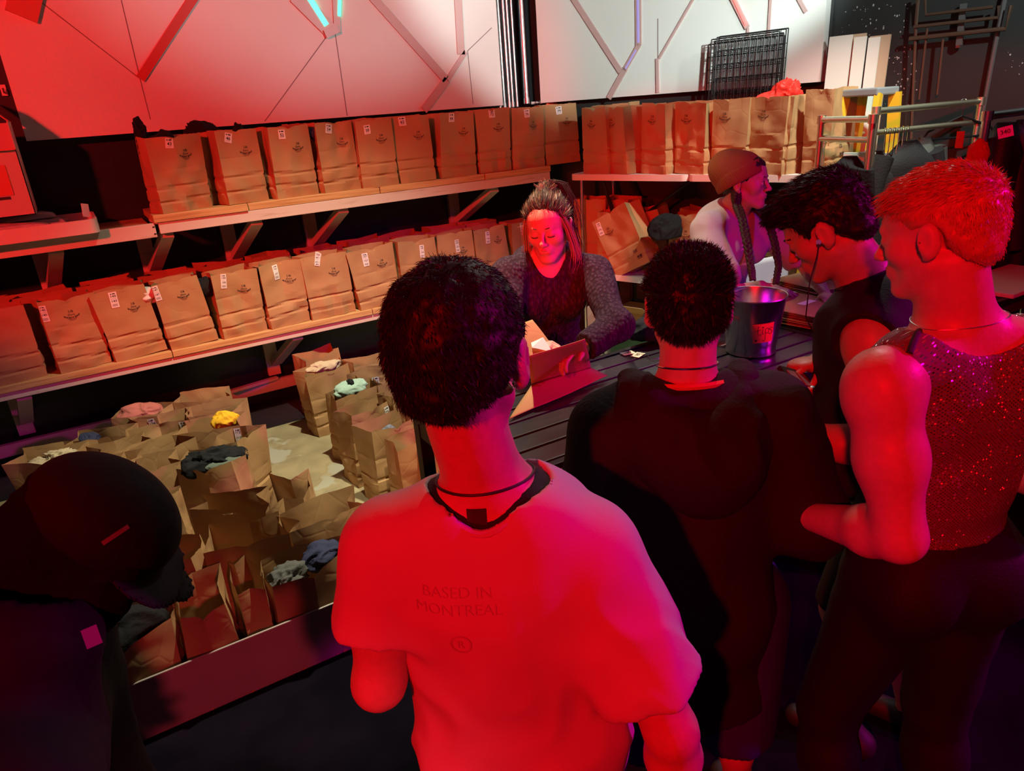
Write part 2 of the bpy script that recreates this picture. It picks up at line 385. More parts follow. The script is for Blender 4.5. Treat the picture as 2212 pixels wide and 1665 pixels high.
wallpipe('copper_pipe', [(2003, 60), (1985, 215)], .007, M_copper, .05, 'thin copper pipe dropping from the left of the pipe run', group='copper pipes on the right wall')
wallpipe('copper_pipe', [(2037, 84), (2035, 105), (2024, 205)], .007, M_copper, .05, 'thin copper pipe dropping from the middle of the pipe run', group='copper pipes on the right wall')
M_conduit = mat('painted_conduit', (0.16, 0.17, 0.17), 0.45, 0.4)
wallpipe('electrical_conduit', [(2172, -10), (2150, 95), (2120, 255), (2085, 520)], .012, M_conduit, .025, 'long grey conduit running down the right wall past the pipes')
e = empty('strut_channel', tuple(atB(2078, 50, .03)), 0, 'short vertical metal strut holding the level copper pipes', 'bracket')
P0 = atB(2082, 8, .03); P1 = atB(2072, 98, .03); loc(MB().beam(P0, P1, .030, .03, up=tuple(BN)).build('channel', M_conduit, e))
loc(MB().box(tuple(P1 - .012), tuple(P1 + .012)).build('bolt', M_chrome, e))
struct(MB().beam(BC + BN * .008 + BD * 2.31 + np.array([0, 0, 1.9]), BC + BN * .008 + BD * 2.37 + np.array([0, 0, 1.9]), 0.014, 2.0).build('trim_2', M_wallB))

# ---- shelves along wall A
YF = 4.70
ZU, ZL = 1.470, 0.652
XU0, XU1 = 0.385, 3.20
# upper shelf (right length with planks)
u = empty('wall_shelf', (1.6, 5.0, ZU - .11), 0, 'upper wall shelf with bare pine planks, bags 43 onwards standing on it', 'shelf')
loc(MB().box((XU0 + .02, YF + .012, ZU - .110), (XU1, YF + .050, ZU - .045), bevel=.003).build('front_beam', M_paint, u))
loc(MB().box((XU0 + .02, 5.26, ZU - .110), (XU1, 5.298, ZU - .045)).build('wall_beam', M_paint, u))
for i, (x0, x1, dy) in enumerate([(XU0, .925, 0.0), (.93, 1.80, .012), (1.805, 2.62, .010), (2.625, XU1, 0.0)]):
    loc(MB().box((x0, YF + dy, ZU - .043), (x1, YF + dy + .14, ZU), bevel=.003).build('plank', M_wood, u))
loc(MB().box((XU0, YF + .16, ZU - .043), (XU1, 5.28, ZU - .004)).build('shelf_top', M_wood, u))
# left length, lower top
l_ = empty('wall_shelf', (-1.2, 5.0, ZU - .13), 0, 'left length of the upper wall shelf, white beam carrying the tray and red carton', 'shelf')
loc(MB().box((-2.9, YF + .012, ZU - .125), (XU0 - .0, YF + .050, ZU - .045), bevel=.003).build('front_beam', M_paint, l_))
loc(MB().box((-2.9, YF + .052, ZU - .10), (XU0 - .02, 5.27, ZU - .06)).build('shelf_top', M_wood, l_))
loc(MB().box((-2.0, YF - .01, ZU - .095), (-.42, YF + .13, ZU - .044), bevel=.003).build('plank', M_wood, l_))
sc_ = MB()
for x in (XU0 - .012, XU0 - .006):
    for z in (ZU - .065, ZU - .105): sc_.tube([(x, YF + .013, z), (x, YF + .0095, z)], .004, 8)
loc(sc_.build('screw', M_ink, l_))
w = empty('wall_shelf', (1.0, 5.0, ZL - .08), 0, 'middle wall shelf of pine boards on white beams, bags 140 onwards standing on it', 'shelf')
loc(MB().box((-2.9, YF + .014, ZL - .085), (XU1, YF + .052, ZL - .040), bevel=.003).build('front_beam', M_paint, w))
loc(MB().box((-2.9, 5.26, ZL - .085), (XU1, 5.298, ZL - .040)).build('wall_beam', M_paint, w))
for x0, x1 in [(-2.9, .30), (.304, 1.62), (1.624, XU1)]:
    loc(MB().box((x0, YF, ZL - .038), (x1, YF + .14, ZL), bevel=.003).build('plank', M_wood, w))
    loc(MB().box((x0, YF + .143, ZL - .038), (x1, 5.28, ZL - .003)).build('plank', M_wood, w))
# braces: vertical wall strip + diagonal under each shelf
def brace(x, z1, low, label):
    e = empty('shelf_bracket', (x, 5.28, low), 0, label, 'bracket', 'timber brackets under the shelves')
    loc(MB().box((x - .045, 5.262, low), (x + .045, 5.298, z1)).build('upright', M_paint, e))
    loc(MB().beam((x + .10, YF + .07, z1 - .01), (x + .02, 5.25, low + .10), .045, .075, up=(1, 0, 0)).build('diagonal', M_paint, e))
    return e
for i, px in enumerate([78, 310, 487, 668, 978, 1230]):
    x = aty(px, 520 if px < 400 else (480 if px < 700 else 430), 5.28)[0]
    brace(x, ZU - .112, .98, ['white bracket under the left shelf length, above bag 140', 'white bracket above bag 143, under the shelf joint', 'white bracket under bags 43 and 46', 'white bracket above bag 154', 'white bracket behind bag 166', 'white bracket near the room corner'][i])
for i, px in enumerate([12, 592, 1040]):
    x = aty(px, 800, 5.28)[0]
    brace(x, ZL - .087, .16, ['white bracket under the middle shelf at the far left', 'white bracket under the middle shelf below bag 151', 'white bracket under the middle shelf near the corner'][i])
# floor rail
r0 = MB().box((-2.5, 5.16, .075), (2.7, 5.20, .155), bevel=.004).build('floor_rail', M_paint); tag(r0, 'low painted timber rail along the wall foot under the middle shelf', 'rail')
r0 = MB().beam((0.62, 5.1, .17), (0.98, 5.17, .165), .04, .02).build('timber_offcut', M_paint); tag(r0, 'short timber strip lying on top of the low floor rail', 'timber')

# ---- things at the left end of upper shelf
ty = empty('serving_tray', (-.6, 4.9, ZU - .04), 0, 'white plastic tray with rounded corner on the left shelf, under the red carton', 'tray')
zt = ZU - .043
def rr(x0, y0, x1, y1, r, n=8):
    P = []
    for cx, cy, a0 in [(x1 - r, y1 - r, 0), (x0 + r, y1 - r, 90), (x0 + r, y0 + r, 180), (x1 - r, y0 + r, 270)]:
        for i in range(n + 1):
            a = math.radians(a0 + 90 * i / n); P.append((cx + r * math.cos(a), cy + r * math.sin(a)))
    return P
def prism(P, z0, z1, mb):
    a = [mb.bm.verts.new((x, y, z0)) for x, y in P]; b = [mb.bm.verts.new((x, y, z1)) for x, y in P]; n = len(P)
    mb.bm.faces.new(a[::-1]); mb.bm.faces.new(b)
    for i in range(n): mb.bm.faces.new((a[i], a[(i + 1) % n], b[(i + 1) % n], b[i]))
    return mb
tm = MB(); Po = rr(-1.5, 4.60, .10, 5.12, .05); Pi = rr(-1.485, 4.615, .085, 5.105, .04)
prism(Po, zt, zt + .012, tm)
n = len(Po)
ao = [tm.bm.verts.new((x, y, zt + .012)) for x, y in Po]; bo = [tm.bm.verts.new((x, y, zt + .075)) for x, y in Po]
ai = [tm.bm.verts.new((x, y, zt + .012)) for x, y in Pi]; bi = [tm.bm.verts.new((x, y, zt + .075)) for x, y in Pi]
for i in range(n):
    j = (i + 1) % n
    tm.bm.faces.new((ao[i], ao[j], bo[j], bo[i])); tm.bm.faces.new((ai[j], ai[i], bi[i], bi[j])); tm.bm.faces.new((bo[i], bo[j], bi[j], bi[i]))
loc(tm.build('tray_body', M_plastic, ty, True))
# carton with open flap
cb = empty('open_carton', (-.62, 4.85, zt + .08), 0, 'open white and red cardboard carton on the tray at the far left', 'box')
zc = zt + .13
x1c = aty(76, 455, 4.66)[0]; x0c = x1c - .62
mb = MB(); t_ = .005; hc = .47
mb.box((x0c, 4.66, zc), (x1c, 5.04, zc + t_)); mb.box((x0c, 4.66, zc), (x1c, 4.66 + t_, zc + .33)); mb.box((x0c, 5.035, zc), (x1c, 5.04, zc + hc))
mb.box((x1c - t_, 4.66, zc), (x1c, 5.04, zc + hc)); mb.box((x0c, 4.66, zc), (x0c + t_, 5.04, zc + hc))
loc(mb.build('carton_body', mat('carton_white', (.55, .42, .38), .7), cb))
loc(MB().beam((x1c + .002, 4.85, zc + hc), (x1c - .16, 4.85, zc + hc + .17), .36, .005).build('flap', M_cardred, cb))
loc(MB().beam((x0c, 4.67, zc + .33), (x1c, 4.64, zc + .335), .03, .006).build('front_edge', M_cardred, cb))
mb = MB(); xl = x1c - .30
for k in range(11): mb.box((xl + .03, 4.6565, zc + .12 + k * .011), (x1c - .10, 4.6585, zc + .1235 + k * .011))
for k in range(4): mb.box((xl + .03 + k * .055, 4.6565, zc + .12), (xl + .033 + k * .055, 4.6585, zc + .235))
loc(mb.build('printed_table', M_cardred, cb))
loc(MB().box((xl - .1, 4.6565, zc + .09), (x1c - .09, 4.6585, zc + .104)).build('printed_bar', M_ink, cb))
loc(MB().box((xl + .02, 4.6550, zc + .11), (x1c - .07, 4.6566, zc + .26)).build('red_label', mat('carton_red_label', (.60, .10, .07), .6), cb))
# plastic packets on the tray
M_film = mat('clear_film_packet', (.62, .64, .64), .18, 0, .6, (8, (.42, .46, .46), .4, .6, 4), (22, .7, 4)); M_film2 = mat('grey_mailer_bag', (.40, .46, .46), .3, 0, .5, None, (14, .5, 3))
def pillow(x0, x1, y0, y1, z, h, seed, ang=0.0, nx=26, ny=14):
    X, Y = np.meshgrid(np.linspace(-1, 1, nx), np.linspace(-1, 1, ny)); e = (1 - X ** 4) * (1 - Y ** 4)
    nz = vnoise(X * 3, Y * 2, X * 0, 1.5, seed) * .5 + .5
    top = z + h * (.35 + .65 * e ** .5) * (.75 + .35 * nz); bot = z + 0 * X
    px_ = (x0 + x1) / 2 + X * (x1 - x0) / 2; py_ = (y0 + y1) / 2 + Y * (y1 - y0) / 2
    top = np.where(e < 1e-6, z + .004, top)
    px_ = px_ + .012 * vnoise(X, Y, X * 0, 3, seed + 1); ca, sa = math.cos(ang), math.sin(ang); cx, cy = (x0 + x1) / 2, (y0 + y1) / 2
    qx = cx + (px_ - cx) * ca - (py_ - cy) * sa; qy = cy + (px_ - cx) * sa + (py_ - cy) * ca
    V = np.concatenate([np.stack([qx, qy, top], -1).reshape(-1, 3), np.stack([qx, qy, bot], -1).reshape(-1, 3)]); Fq = []
    N = nx * ny
    for j in range(ny - 1):
        for i in range(nx - 1):
            a = j * nx + i; Fq.append((a, a + 1, a + nx + 1, a + nx)); Fq.append((a + N, a + nx + N, a + nx + 1 + N, a + 1 + N))
    bd = [i for i in range(nx)] + [j * nx + nx - 1 for j in range(1, ny)] + [(ny - 1) * nx + i for i in range(nx - 2, -1, -1)] + [j * nx for j in range(ny - 2, 0, -1)]
    for k in range(len(bd)): a, b = bd[k], bd[(k + 1) % len(bd)]; Fq.append((a, a + N, b + N, b))
    return V, Fq
V, Fq = pillow(-1.1, -.09, 4.63, 4.80, zt + .014, .085, 3); o = mesh_np('plastic_packet', V, Fq, M_film, None, True); tag(o, 'crinkled clear plastic packet lying along the front of the tray', 'packet')
for k, (x0, x1, y0, y1, dz, a, lb) in enumerate([(-.42, .02, 4.82, 5.04, .014, .06, 'grey plastic mailer at the bottom of the pile on the tray'), (-.40, -.05, 4.83, 5.05, .052, -.05, 'grey plastic mailer in the middle of the pile on the tray'), (-.42, -.10, 4.84, 5.03, .088, .09, 'topmost grey plastic mailer of the pile on the tray')]):
    V, Fq = pillow(x0, x1, y0, y1, zt + dz, .036, 11 + k, a); o = mesh_np('mailer_bag', V, Fq, M_film2, None, True); tag(o, lb, 'packet', 'grey mailers on the tray')
pc = atd(205, 455, 5.0)
o = MB().beam((.055, 4.72, zt + .08), (.062, 4.735, zt + .15), .05, .002, up=(1, -1, 0)).build('paper_slip', M_tag); tag(o, 'small white slip standing up at the rounded tray end', 'paper')
# hook on wall left
h0 = empty('wall_hook', tuple(aty(10, 190, 5.29)), 0, 'small white wall hook at the far left beside the panel edge', 'hook')
q = aty(8, 195, 5.29); loc(MB().box((q[0] - .015, 5.285, q[2] - .03), (q[0] + .015, 5.298, q[2] + .03), bevel=.003).build('plate', M_white, h0)); loc(MB().tube([(q[0], 5.285, q[2] - .01), (q[0], 5.26, q[2] - .015), (q[0], 5.255, q[2] + .01)], .005, 8).build('prong', M_copper, h0, True))

# ================================================================ PAPER BAGS
BH = 0.43
def bag_surface(w, d, h, seed, gus=0.02, bulge=0.0, crush=0.012, flare=0.0):
    r = random.Random(seed)
    c0 = np.array([[-w / 2, -d / 2], [0, -d / 2], [w / 2, -d / 2], [w / 2, 0], [w / 2, d / 2], [0, d / 2], [-w / 2, d / 2], [-w / 2, 0]])
    off = np.zeros((8, 2))
    for i in (0, 2, 4, 6): off[i] = (r.gauss(0, crush), r.gauss(0, crush))
    off[1] = (r.gauss(0, .006), -bulge + r.gauss(0, crush * .8)); off[5] = (r.gauss(0, .006), bulge * .8 + r.gauss(0, crush))
    g1, g2 = gus + r.uniform(-.012, .018), gus + r.uniform(-.012, .018)
    off[3] = (-g1, r.gauss(0, .006)); off[7] = (g2, r.gauss(0, .006))
    off[[0, 6], 0] -= flare; off[[2, 4], 0] += flare
    zt_ = np.array([r.gauss(0, .005) for _ in range(8)])
    cr = [(.36 + r.uniform(-.03, .02), .010), (.17 + r.uniform(-.03, .03), .009)]
    if r.random() < .5: cr.append((.58 + r.uniform(-.06, .06), .003))
    sl = r.uniform(-.05, .05)
    def f(u, t):
        """u in [0,4): 0..1 front, 1..2 right side, 2..3 back, 3..4 left side; t in [0,1] up"""
        u = np.asarray(u, float) % 4; t = np.asarray(t, float)
        s = u * 2; i = np.floor(s).astype(int) % 8; fr = s - np.floor(s); j = (i + 1) % 8
        k = np.clip(t, 0, 1) ** 1.25
        A = c0[i] + off[i] * k[..., None]; B = c0[j] + off[j] * k[..., None]
        P = A * (1 - fr[..., None]) + B * fr[..., None]
        # outward normal of the side
        side = np.floor(u).astype(int) % 4
        N = np.array([[0, -1], [1, 0], [0, 1], [-1, 0]])[side]
        e = np.abs((u % 1) - .5) * 2; edge = 1 - e ** 6
        dd = 0
        for c, a in cr:
            x = np.abs(t - (c + sl * ((u % 1) - .5))); dd = dd - a * np.maximum(0, 1 - x / .030)
        nx, ny, nz = P[..., 0], P[..., 1], t * h
        a_ = vnoise(nx, ny, nz, 7, seed); fold_ = 0; rq = random.Random(seed + 77)
        for q in range(6):
            th_, fr_, ph_ = rq.uniform(-1.2, 1.2), rq.uniform(3.5, 9), rq.random(); v_ = (nx * math.cos(th_) + ny * rq.choice((-1, 1)) * math.cos(th_) + nz * math.sin(th_)) * fr_ + ph_
            fold_ = fold_ + (2 * np.abs(2 * (v_ - np.floor(v_ + .5))) - 1) * rq.uniform(.4, 1)
        dd = dd + fold_ * (.0022 + .0035 * np.clip(a_ + .2, 0, 1)) * edge * (1.3 - .7 * t) + .012 * (.3 - np.abs(a_)) * np.sin(np.clip(t, 0, 1) * PI) * edge
        dd = dd + .010 * edge * np.sin(np.clip(t * 2.2, 0, 1) * PI) * .6
        P = P + N * dd[..., None]
        zz = t * h + (zt_[i] * (1 - fr) + zt_[j] * fr) * k
        notch = np.where(side == 0, np.clip(1 - (((u % 1) - .5) / .09) ** 2, 0, 1), 0) * np.where(t > .97, .014, 0)
        zz = zz - notch
        return np.concatenate([P, zz[..., None]], -1)
    return f
def frame_of(loc_, rz, tx, ty):
    return Matrix.Translation(Vector([float(c) for c in loc_])) @ Matrix.Rotation(rz, 4, 'Z') @ Matrix.Rotation(tx, 4, 'X') @ Matrix.Rotation(ty, 4, 'Y')
def patch(f, V2, Fc, u0, t0, w, h, side=0, rot=0.0, lift=.0016):
    """lay flat artwork (metres) on bag side, centred at side coordinate u0 (0..1), height t0 (0..1)"""
    c, s = math.cos(rot), math.sin(rot)
    x = V2[:, 0] * c - V2[:, 1] * s; y = V2[:, 0] * s + V2[:, 1] * c
    W = w if side % 2 == 0 else None
    u = side + np.clip(u0 + x / w, .01, .99); t = t0 + y / h
    P = f(u, t)
    N = np.array([[0, -1, 0], [1, 0, 0], [0, 1, 0], [-1, 0, 0]])[side]
    return P + N * lift
def emblem2d():
    parts = []
    v, f_ = text2d('1/6', .020, .02); parts.append((v + (0, .024), f_))
    v, f_ = text2d('Duro', .016, .01); v = v.copy(); v[:, 0] += v[:, 1] * .3; parts.append((v + (0, .005), f_))
    v, f_ = text2d('SHORTY BAG', .0125, .045); v = v.copy(); v[:, 1] += 9.0 * v[:, 0] ** 2; parts.append((v + (0, -.013), f_))
    for k, (wd, yy) in enumerate([(.024, -.021), (.016, -.027)]):
        v, f_ = rect2d(-wd, -.0008, wd, .0008, 8, 1); v[:, 1] += 7.0 * v[:, 0] ** 2; parts.append((v + (0, yy), f_))
    return join2d(parts)
EMB = emblem2d()
def bars2d(seed, w, h):
    r = random.Random(seed); x = -w / 2; parts = []
    while x < w / 2 - .001:
        b = r.choice([.0008, .0012, .002]); parts.append(rect2d(x, -h / 2, x + b, h / 2)); x += b + r.choice([.0008, .0014, .002])
    return join2d(parts)
BARC = bars2d(4, .035, .022)
def ticket(f, par, num, double, u0, t0, w, h, side, rot):
    tw, th = (.036, .092) if double else (.045, .056)
    v, fc = rect2d(-tw / 2, -th / 2, tw / 2, th / 2, 4, 8)
    tk = mesh_np('number_ticket', patch(f, v, fc, u0, t0, w, h, side, rot, .0030), fc, M_tag, par)
    parts = []
    if double:
        for y in (.021, -.008): v, fc = text2d(num, .0175, .012); parts.append((v + (0, y), fc))
        parts.append(rect2d(-.010, .033, -.005, .038)); parts.append(rect2d(-.002, .033, .010, .038)); parts.append(rect2d(-.012, .0060, .012, .0068))
    else:
        v, fc = text2d(num, .026, .02); parts.append((v + (0, -.005), fc))
        parts.append(rect2d(-.015, .014, -.008, .021)); parts.append(rect2d(-.003, .014, .013, .021)); parts.append(rect2d(-.014, -.0195, .010, -.0185))
    v, fc = join2d(parts); mesh_np('printed_number', patch(f, v, fc, u0, t0, w, h, side, rot, .0038), fc, M_ink, tk)
    if double:
        v, fc = rect2d(-.012, -.038, .012, -.024); mesh_np('printed_block', patch(f, v, fc, u0, t0, w, h, side, rot, .0036), fc, M_tagshade, tk)
BAGN = [0]
def bag(loc_, rz=0.0, tx=0.0, ty=0.0, w=.300, d=.172, h=BH, label='', group=None, num=None, double=False, tpos=(.3, .86, 0), emb=True, emb_pos=(.66, .70),
        tside=0, gus=.02, bulge=.0, crush=.012, flare=0.0, seed=None, mark=None, nu=56, nt=36):
    BAGN[0] += 1; seed = seed or (100 + BAGN[0] * 7)
    e = empty('paper_bag', (0, 0, 0), 0, label, 'paper bag', group)
    e.matrix_world = frame_of(loc_, rz, tx, ty)
    f = bag_surface(w, d, h, seed, gus, bulge, crush, flare)
    U, T = np.meshgrid(np.arange(nu) * 4 / nu, np.linspace(0, 1, nt)); P = f(U, T); P[0, :, 2] = 0
    r = np.random.default_rng(seed); P[-1, :, 2] += r.uniform(-.0015, .0015, nu)
    V = P.reshape(-1, 3); i = np.arange(nu); Fq = []
    for j in range(nt - 1):
        for k in range(nu): Fq.append((j * nu + k, j * nu + (k + 1) % nu, (j + 1) * nu + (k + 1) % nu, (j + 1) * nu + k))
    Fq.append(tuple(range(nu - 1, -1, -1)))
    o = mesh_np('bag_body', V, Fq, M_paper, e, True)
    o.data.set_sharp_from_angle(angle=math.radians(14))
    if emb:
        v, fc = EMB; mesh_np('printed_emblem', patch(f, v, fc, emb_pos[0], emb_pos[1], w, h, 0, 0, .0016), fc, M_bagink, e)
    if mark:
        v, fc = join2d([(BARC[0] + (-.01, .03), BARC[1]), rect2d(-.014, -.02, .004, -.006), rect2d(.008, -.022, .026, -.004), rect2d(-.012, -.03, .026, -.026)])
        mesh_np('printed_symbols', patch(f, v, fc, mark[1], mark[2], w if mark[0] % 2 == 0 else d, h, mark[0], 0, .0016), fc, M_bagink, e)['kind'] = 'stuff'
    if num: ticket(f, e, num, double, tpos[0], tpos[1], w if tside % 2 == 0 else d, h, tside, tpos[2])
    return e
def on_shelf(pl, pr_, z, yplane=None, ztop=None, **kw):
    """place a bag by the pixels of its two front bottom corners on a horizontal surface of height z"""
    a, b = atz(*pl, z), atz(*pr_, z)
    return a, b
# ---- cloth bundles
FAB = {}
def fab(name, c, rough=.85, sheen=.2):
    return mat(name, c, rough, 0, .25, None, (90, .25, 2), 0, 0)
def bundle(loc_, rx, ry, rz, m, seed, name='folded_clothing', label='', group=None, rot=0.0, amp=.30, f=2.2, cat='clothing'):
    bm = bmesh.new(); bmesh.ops.create_icosphere(bm, subdivisions=5, radius=1.0)
    V = np.array([v.co[:] for v in bm.verts]); X, Y, Z = V.T
    f = f * .62; w0 = vnoise(X, Y, Z, 1.1, seed + 2); n1 = 1 - 2.6 * np.abs(vnoise(X + w0 * .6, Y - w0 * .5, Z * .5, f, seed)) ** .8; n2 = 1 - 2.4 * np.abs(vnoise(X + n1 * .35, Y + w0 * .4, Z * .6, f * 1.9, seed + 5)) ** .8; n3 = vnoise(X, Y, Z, 1.2, seed + 9)
    k = 1 + amp * (.75 * n1 + .35 * n2 + .8 * n3) * .6
    V = V * k[:, None] * (rx, ry, rz); V[:, 2] = np.maximum(V[:, 2], -rz * .75)
    for v, c in zip(bm.verts, V): v.co = c
    me = bpy.data.meshes.new(name); bm.to_mesh(me); bm.free(); me.materials.append(m)
    me.polygons.foreach_set('use_smooth', np.ones(len(me.polygons), bool))
    o = bpy.data.objects.new(name, me); COL.objects.link(o); o.location = [float(c) for c in loc_]; o.rotation_euler = (0, 0, rot)
    tag(o, label, cat, group); return o
BLACKC = fab('black_cloth', (.010, .010, .012)); REDC = fab('red_cloth', (.62, .02, .015)); ORANGEC = fab('coral_fleece', (.75, .14, .07))
YELC = fab('yellow_cloth', (.80, .46, .02)); MINTC = fab('mint_cloth', (.36, .52, .44)); BEIGEC = fab('beige_cloth', (.55, .45, .30)); NAVYC = fab('navy_cloth', (.03, .035, .08))
GREYC = fab('grey_cloth', (.09, .09, .085)); WHITEC = fab('white_cloth', (.72, .70, .66)); PINKC = fab('rose_cloth', (.45, .14, .11)); OLIVEC = fab('grey_green_cloth', (.12, .15, .12))
REDJ = fab('bright_red_jacket', (.65, .03, .02), .5)

# ---------------- upper shelf row A
def row_bag(bl, br, z, label, group, back=0.0, wscale=1.0, **kw):
    a, b = atz(*bl, z), atz(*br, z)
    ang = math.atan2(b[1] - a[1], b[0] - a[0]); w = float(np.linalg.norm(b - a)) * wscale
    d = kw.get('d', .172); mid = (a + b) / 2; nrm = np.array([-math.sin(ang), math.cos(ang), 0])
    c = mid + nrm * (d / 2 + back); kw.setdefault('w', min(max(w, .24), .315))
    return bag((c[0], c[1], z + .001), ang, label=label, group=group, **kw), c, ang
GU, GM = 'coat-check bags on the upper back shelf', 'coat-check bags on the middle back shelf'
UP = [  # front bottom corners, number, ticket position
    ((325, 468), (457, 446), '43', (.40, .91, -.12), dict(emb_pos=(.66, .74), bulge=.012, gus=-.01)),
    ((480, 446), (576, 431), '46', (.30, .90, -.28), dict()),
    ((588, 431), (686, 417), '52', (.32, .90, .0), dict()),
    ((692, 420), (779, 410), '54', (.34, .91, -.2), dict()),
    ((785, 408), (865, 397), '58', (.30, .86, 0), dict()),
    ((869, 402), (946, 388), '62', (.30, .93, 0), dict()),
    ((953, 390), (1033, 377), '66', (.32, .93, -.05), dict()),
    ((1039, 382), (1108, 371), '72', (.50, .93, 0), dict()),
    ((1111, 369), (1180, 360), '76', (.45, .90, .06), dict()),
    ((1184, 361), (1256, 349), '79', (.45, .90, .08), dict(crush=.016))]
UPL = ['leftmost kraft bag overflowing with black cloth', 'second kraft bag from the left with a tilted square ticket', 'third kraft bag from the left above the plank joint', 'fourth kraft bag from the left', 'fifth kraft bag from the left with a dark knot inside', 'sixth kraft bag from the left', 'seventh kraft bag from the left', 'eighth kraft bag from the left', 'ninth kraft bag from the left below black cloth', 'last kraft bag at the corner below coral fleece']
for i, (bl, br, num, tp, kw) in enumerate(UP):
    a, b = aty(*bl, YF + .012), aty(*br, YF + .012); w = min(max(b[0] - a[0], .25), .318); cx = (a[0] + b[0]) / 2
    bag((cx + (.02 if i < 4 else 0), YF + .012 + .092 + (.025 if i < 4 else 0), ZU + .001), [.30, .20, .15, .14, -.03, -.06, .03, .0, -.04, -.08][i], random.Random(i + 50).uniform(-.02, .02), random.Random(i + 9).uniform(-.02, .03), w=w - .012,
        label=UPL[i] + ', ticket %s, top shelf' % num, group=GU, num=num, tpos=tp, **kw)
    if i in (1, 3, 5, 6, 7):
        bag((cx - .06, YF + .30, ZU + .001), random.Random(i + 3).uniform(-.08, .08), 0, 0, w=.29, label='kraft bag rim showing just behind the ' + UPL[i].split(' kraft')[0].replace('the ', '') + ' bag of the upper back shelf', group=GU)
zb = ZU + .002
bundle((.545, YF + .13, zb + .33), .125, .07, .115, BLACKC, 3, label='black garment filling bag 43', name='black_garment')
bundle((.445, YF + .13, zb + .445), .034, .03, .075, BLACKC, 8, label='pointed black fabric corner sticking out of bag 43', name='black_garment', amp=.5)
bundle((.80, YF + .30, zb + .38), .12, .07, .10, BLACKC, 5, label='dark garment bulging above the back of bag 46', name='black_garment')
bundle((1.00, YF + .20, zb + .395), .035, .03, .07, BLACKC, 6, label='dark fabric tip between bags 46 and 52', name='black_garment')
bundle((1.49, YF + .10, zb + .36), .07, .05, .055, NAVYC, 12, label='dark knotted garment inside bag 58', name='dark_garment')
q = atd(1200, 226, 5.75); bundle(q + np.array([0, 0, -.03]), .095, .07, .075, ORANGEC, 21, label='coral fleece piled above the bag with ticket 79', name='fleece_garment', amp=.55, f=3)
q = atd(1145, 240, 5.6); bundle(q + np.array([0, 0, -.05]), .085, .06, .075, BLACKC, 22, label='black garment heaped above the bag with ticket 76', name='black_garment')

# ---------------- middle shelf row A
MI = [((-60, 828), (108, 806), None, None, dict(emb=False)),
      ((130, 806), (236, 784), '140', (.06, .84, 0), dict(emb_pos=(.52, .76))),
      ((248, 780), (361, 758), '143', (.33, .86, -.05), dict(emb_pos=(.62, .70))),
      ((370, 758), (472, 734), '147', (.06, .88, .05), dict(emb_pos=(.56, .76))),
      ((480, 727), (575, 702), '150', (.26, .88, -.15), dict()),
      ((583, 706), (665, 677), '151', (.40, .84, -.02), dict(crush=.02)),
      ((674, 684), (768, 658), '154', (.36, .95, 2.85), dict()),
      ((777, 664), (866, 640), '157', (.34, .83, 0), dict(emb_pos=(.68, .70))),
      ((872, 640), (956, 622), '159', (.62, .80, -.08), dict(emb_pos=(.85, .62))),
      ((957, 622), (1034, 600), '163', (.52, .76, .06), dict(emb_pos=(.68, .66))),
      ((1038, 600), (1108, 578), '166', (.40, .83, -.04), dict(emb_pos=(.72, .74))),
      ((1113, 580), (1182, 560), '169', (.35, .88, .08), dict())]
MIL = ['', 'wide slumped kraft bag near the left photo edge', 'kraft bag holding white cloth', 'kraft bag with black cloth and ticket on its left corner', 'kraft bag with ticket overlapping its printed emblem', 'narrow crumpled kraft bag leaning to the right', 'kraft bag with an upside down ticket over its rim', 'kraft bag with high back rim right of the upside down ticket', 'kraft bag just left of the dark haired head in front', 'kraft bag with dark cloth between the head and the woman', 'pale kraft bag left of the woman in the sweater', 'kraft bag directly beside the face of the woman in the sweater']
for i, (bl, br, num, tp, kw) in enumerate(MI):
    a, b = aty(*bl, YF + .015), aty(*br, YF + .015); w = min(max(b[0] - a[0], .27), .318); cx = (a[0] + b[0]) / 2
    nm = num or 'none'
    bag((cx, YF + .02 + .095, ZL + .001), [.1, .12, .10, .06, .12, .16, .05, .10, .02, -.02, .0, .0][i], random.Random(i + 70).uniform(-.03, .03), random.Random(i + 29).uniform(-.05, .02), w=w, h=.425,
        label=(MIL[i] + ', ticket %s' % num) if num else 'plain kraft paper bag cut off by the left photo edge on the middle shelf', group=GM, num=num, double=True, tpos=tp or (.3, .8, 0), **kw)
for i, x in enumerate([-.95, -.62, -.27, .08, .42, .76, 1.08, 1.42, 1.75, 2.08, 2.40, 2.70]):
    r_ = random.Random(i + 400)
    near = ['cut by the photo edge', 'behind the gap at far left', 'behind the slumped bag', 'behind the white cloth', 'behind the black cloth', 'under the white bracket', 'behind the narrow crumpled bag', 'behind the upside down ticket', 'behind the high rim', 'with a red lit ticket', 'behind the pale bag', 'nearest the room corner'][i]
    kw = dict(num='162', double=True, tpos=(.4, .85, 0)) if i == 9 else {}
    bag((x, YF + .375, ZL + .001), r_.uniform(-.12, .12), 0, r_.uniform(-.03, .03), w=.30, h=.43, gus=.03, crush=.018, label='shaded back row kraft bag of the middle shelf, ' + near, group=GM, **kw)
zm = ZL
bundle((.25, YF + .09, zm + .345), .09, .05, .055, WHITEC, 31, label='white garment showing in bag 143', name='white_garment')
bundle((.60, YF + .11, zm + .33), .10, .055, .07, BLACKC, 32, label='black garment showing in bag 147', name='black_garment')
bundle((.93, YF + .11, zm + .345), .10, .05, .06, BLACKC, 33, label='black garment under the rim of the bag whose ticket overlaps its emblem', name='black_garment')
bundle((1.20, YF + .12, zm + .30), .09, .05, .08, GREYC, 34, label='dark grey garment low inside bag 151', name='grey_garment')
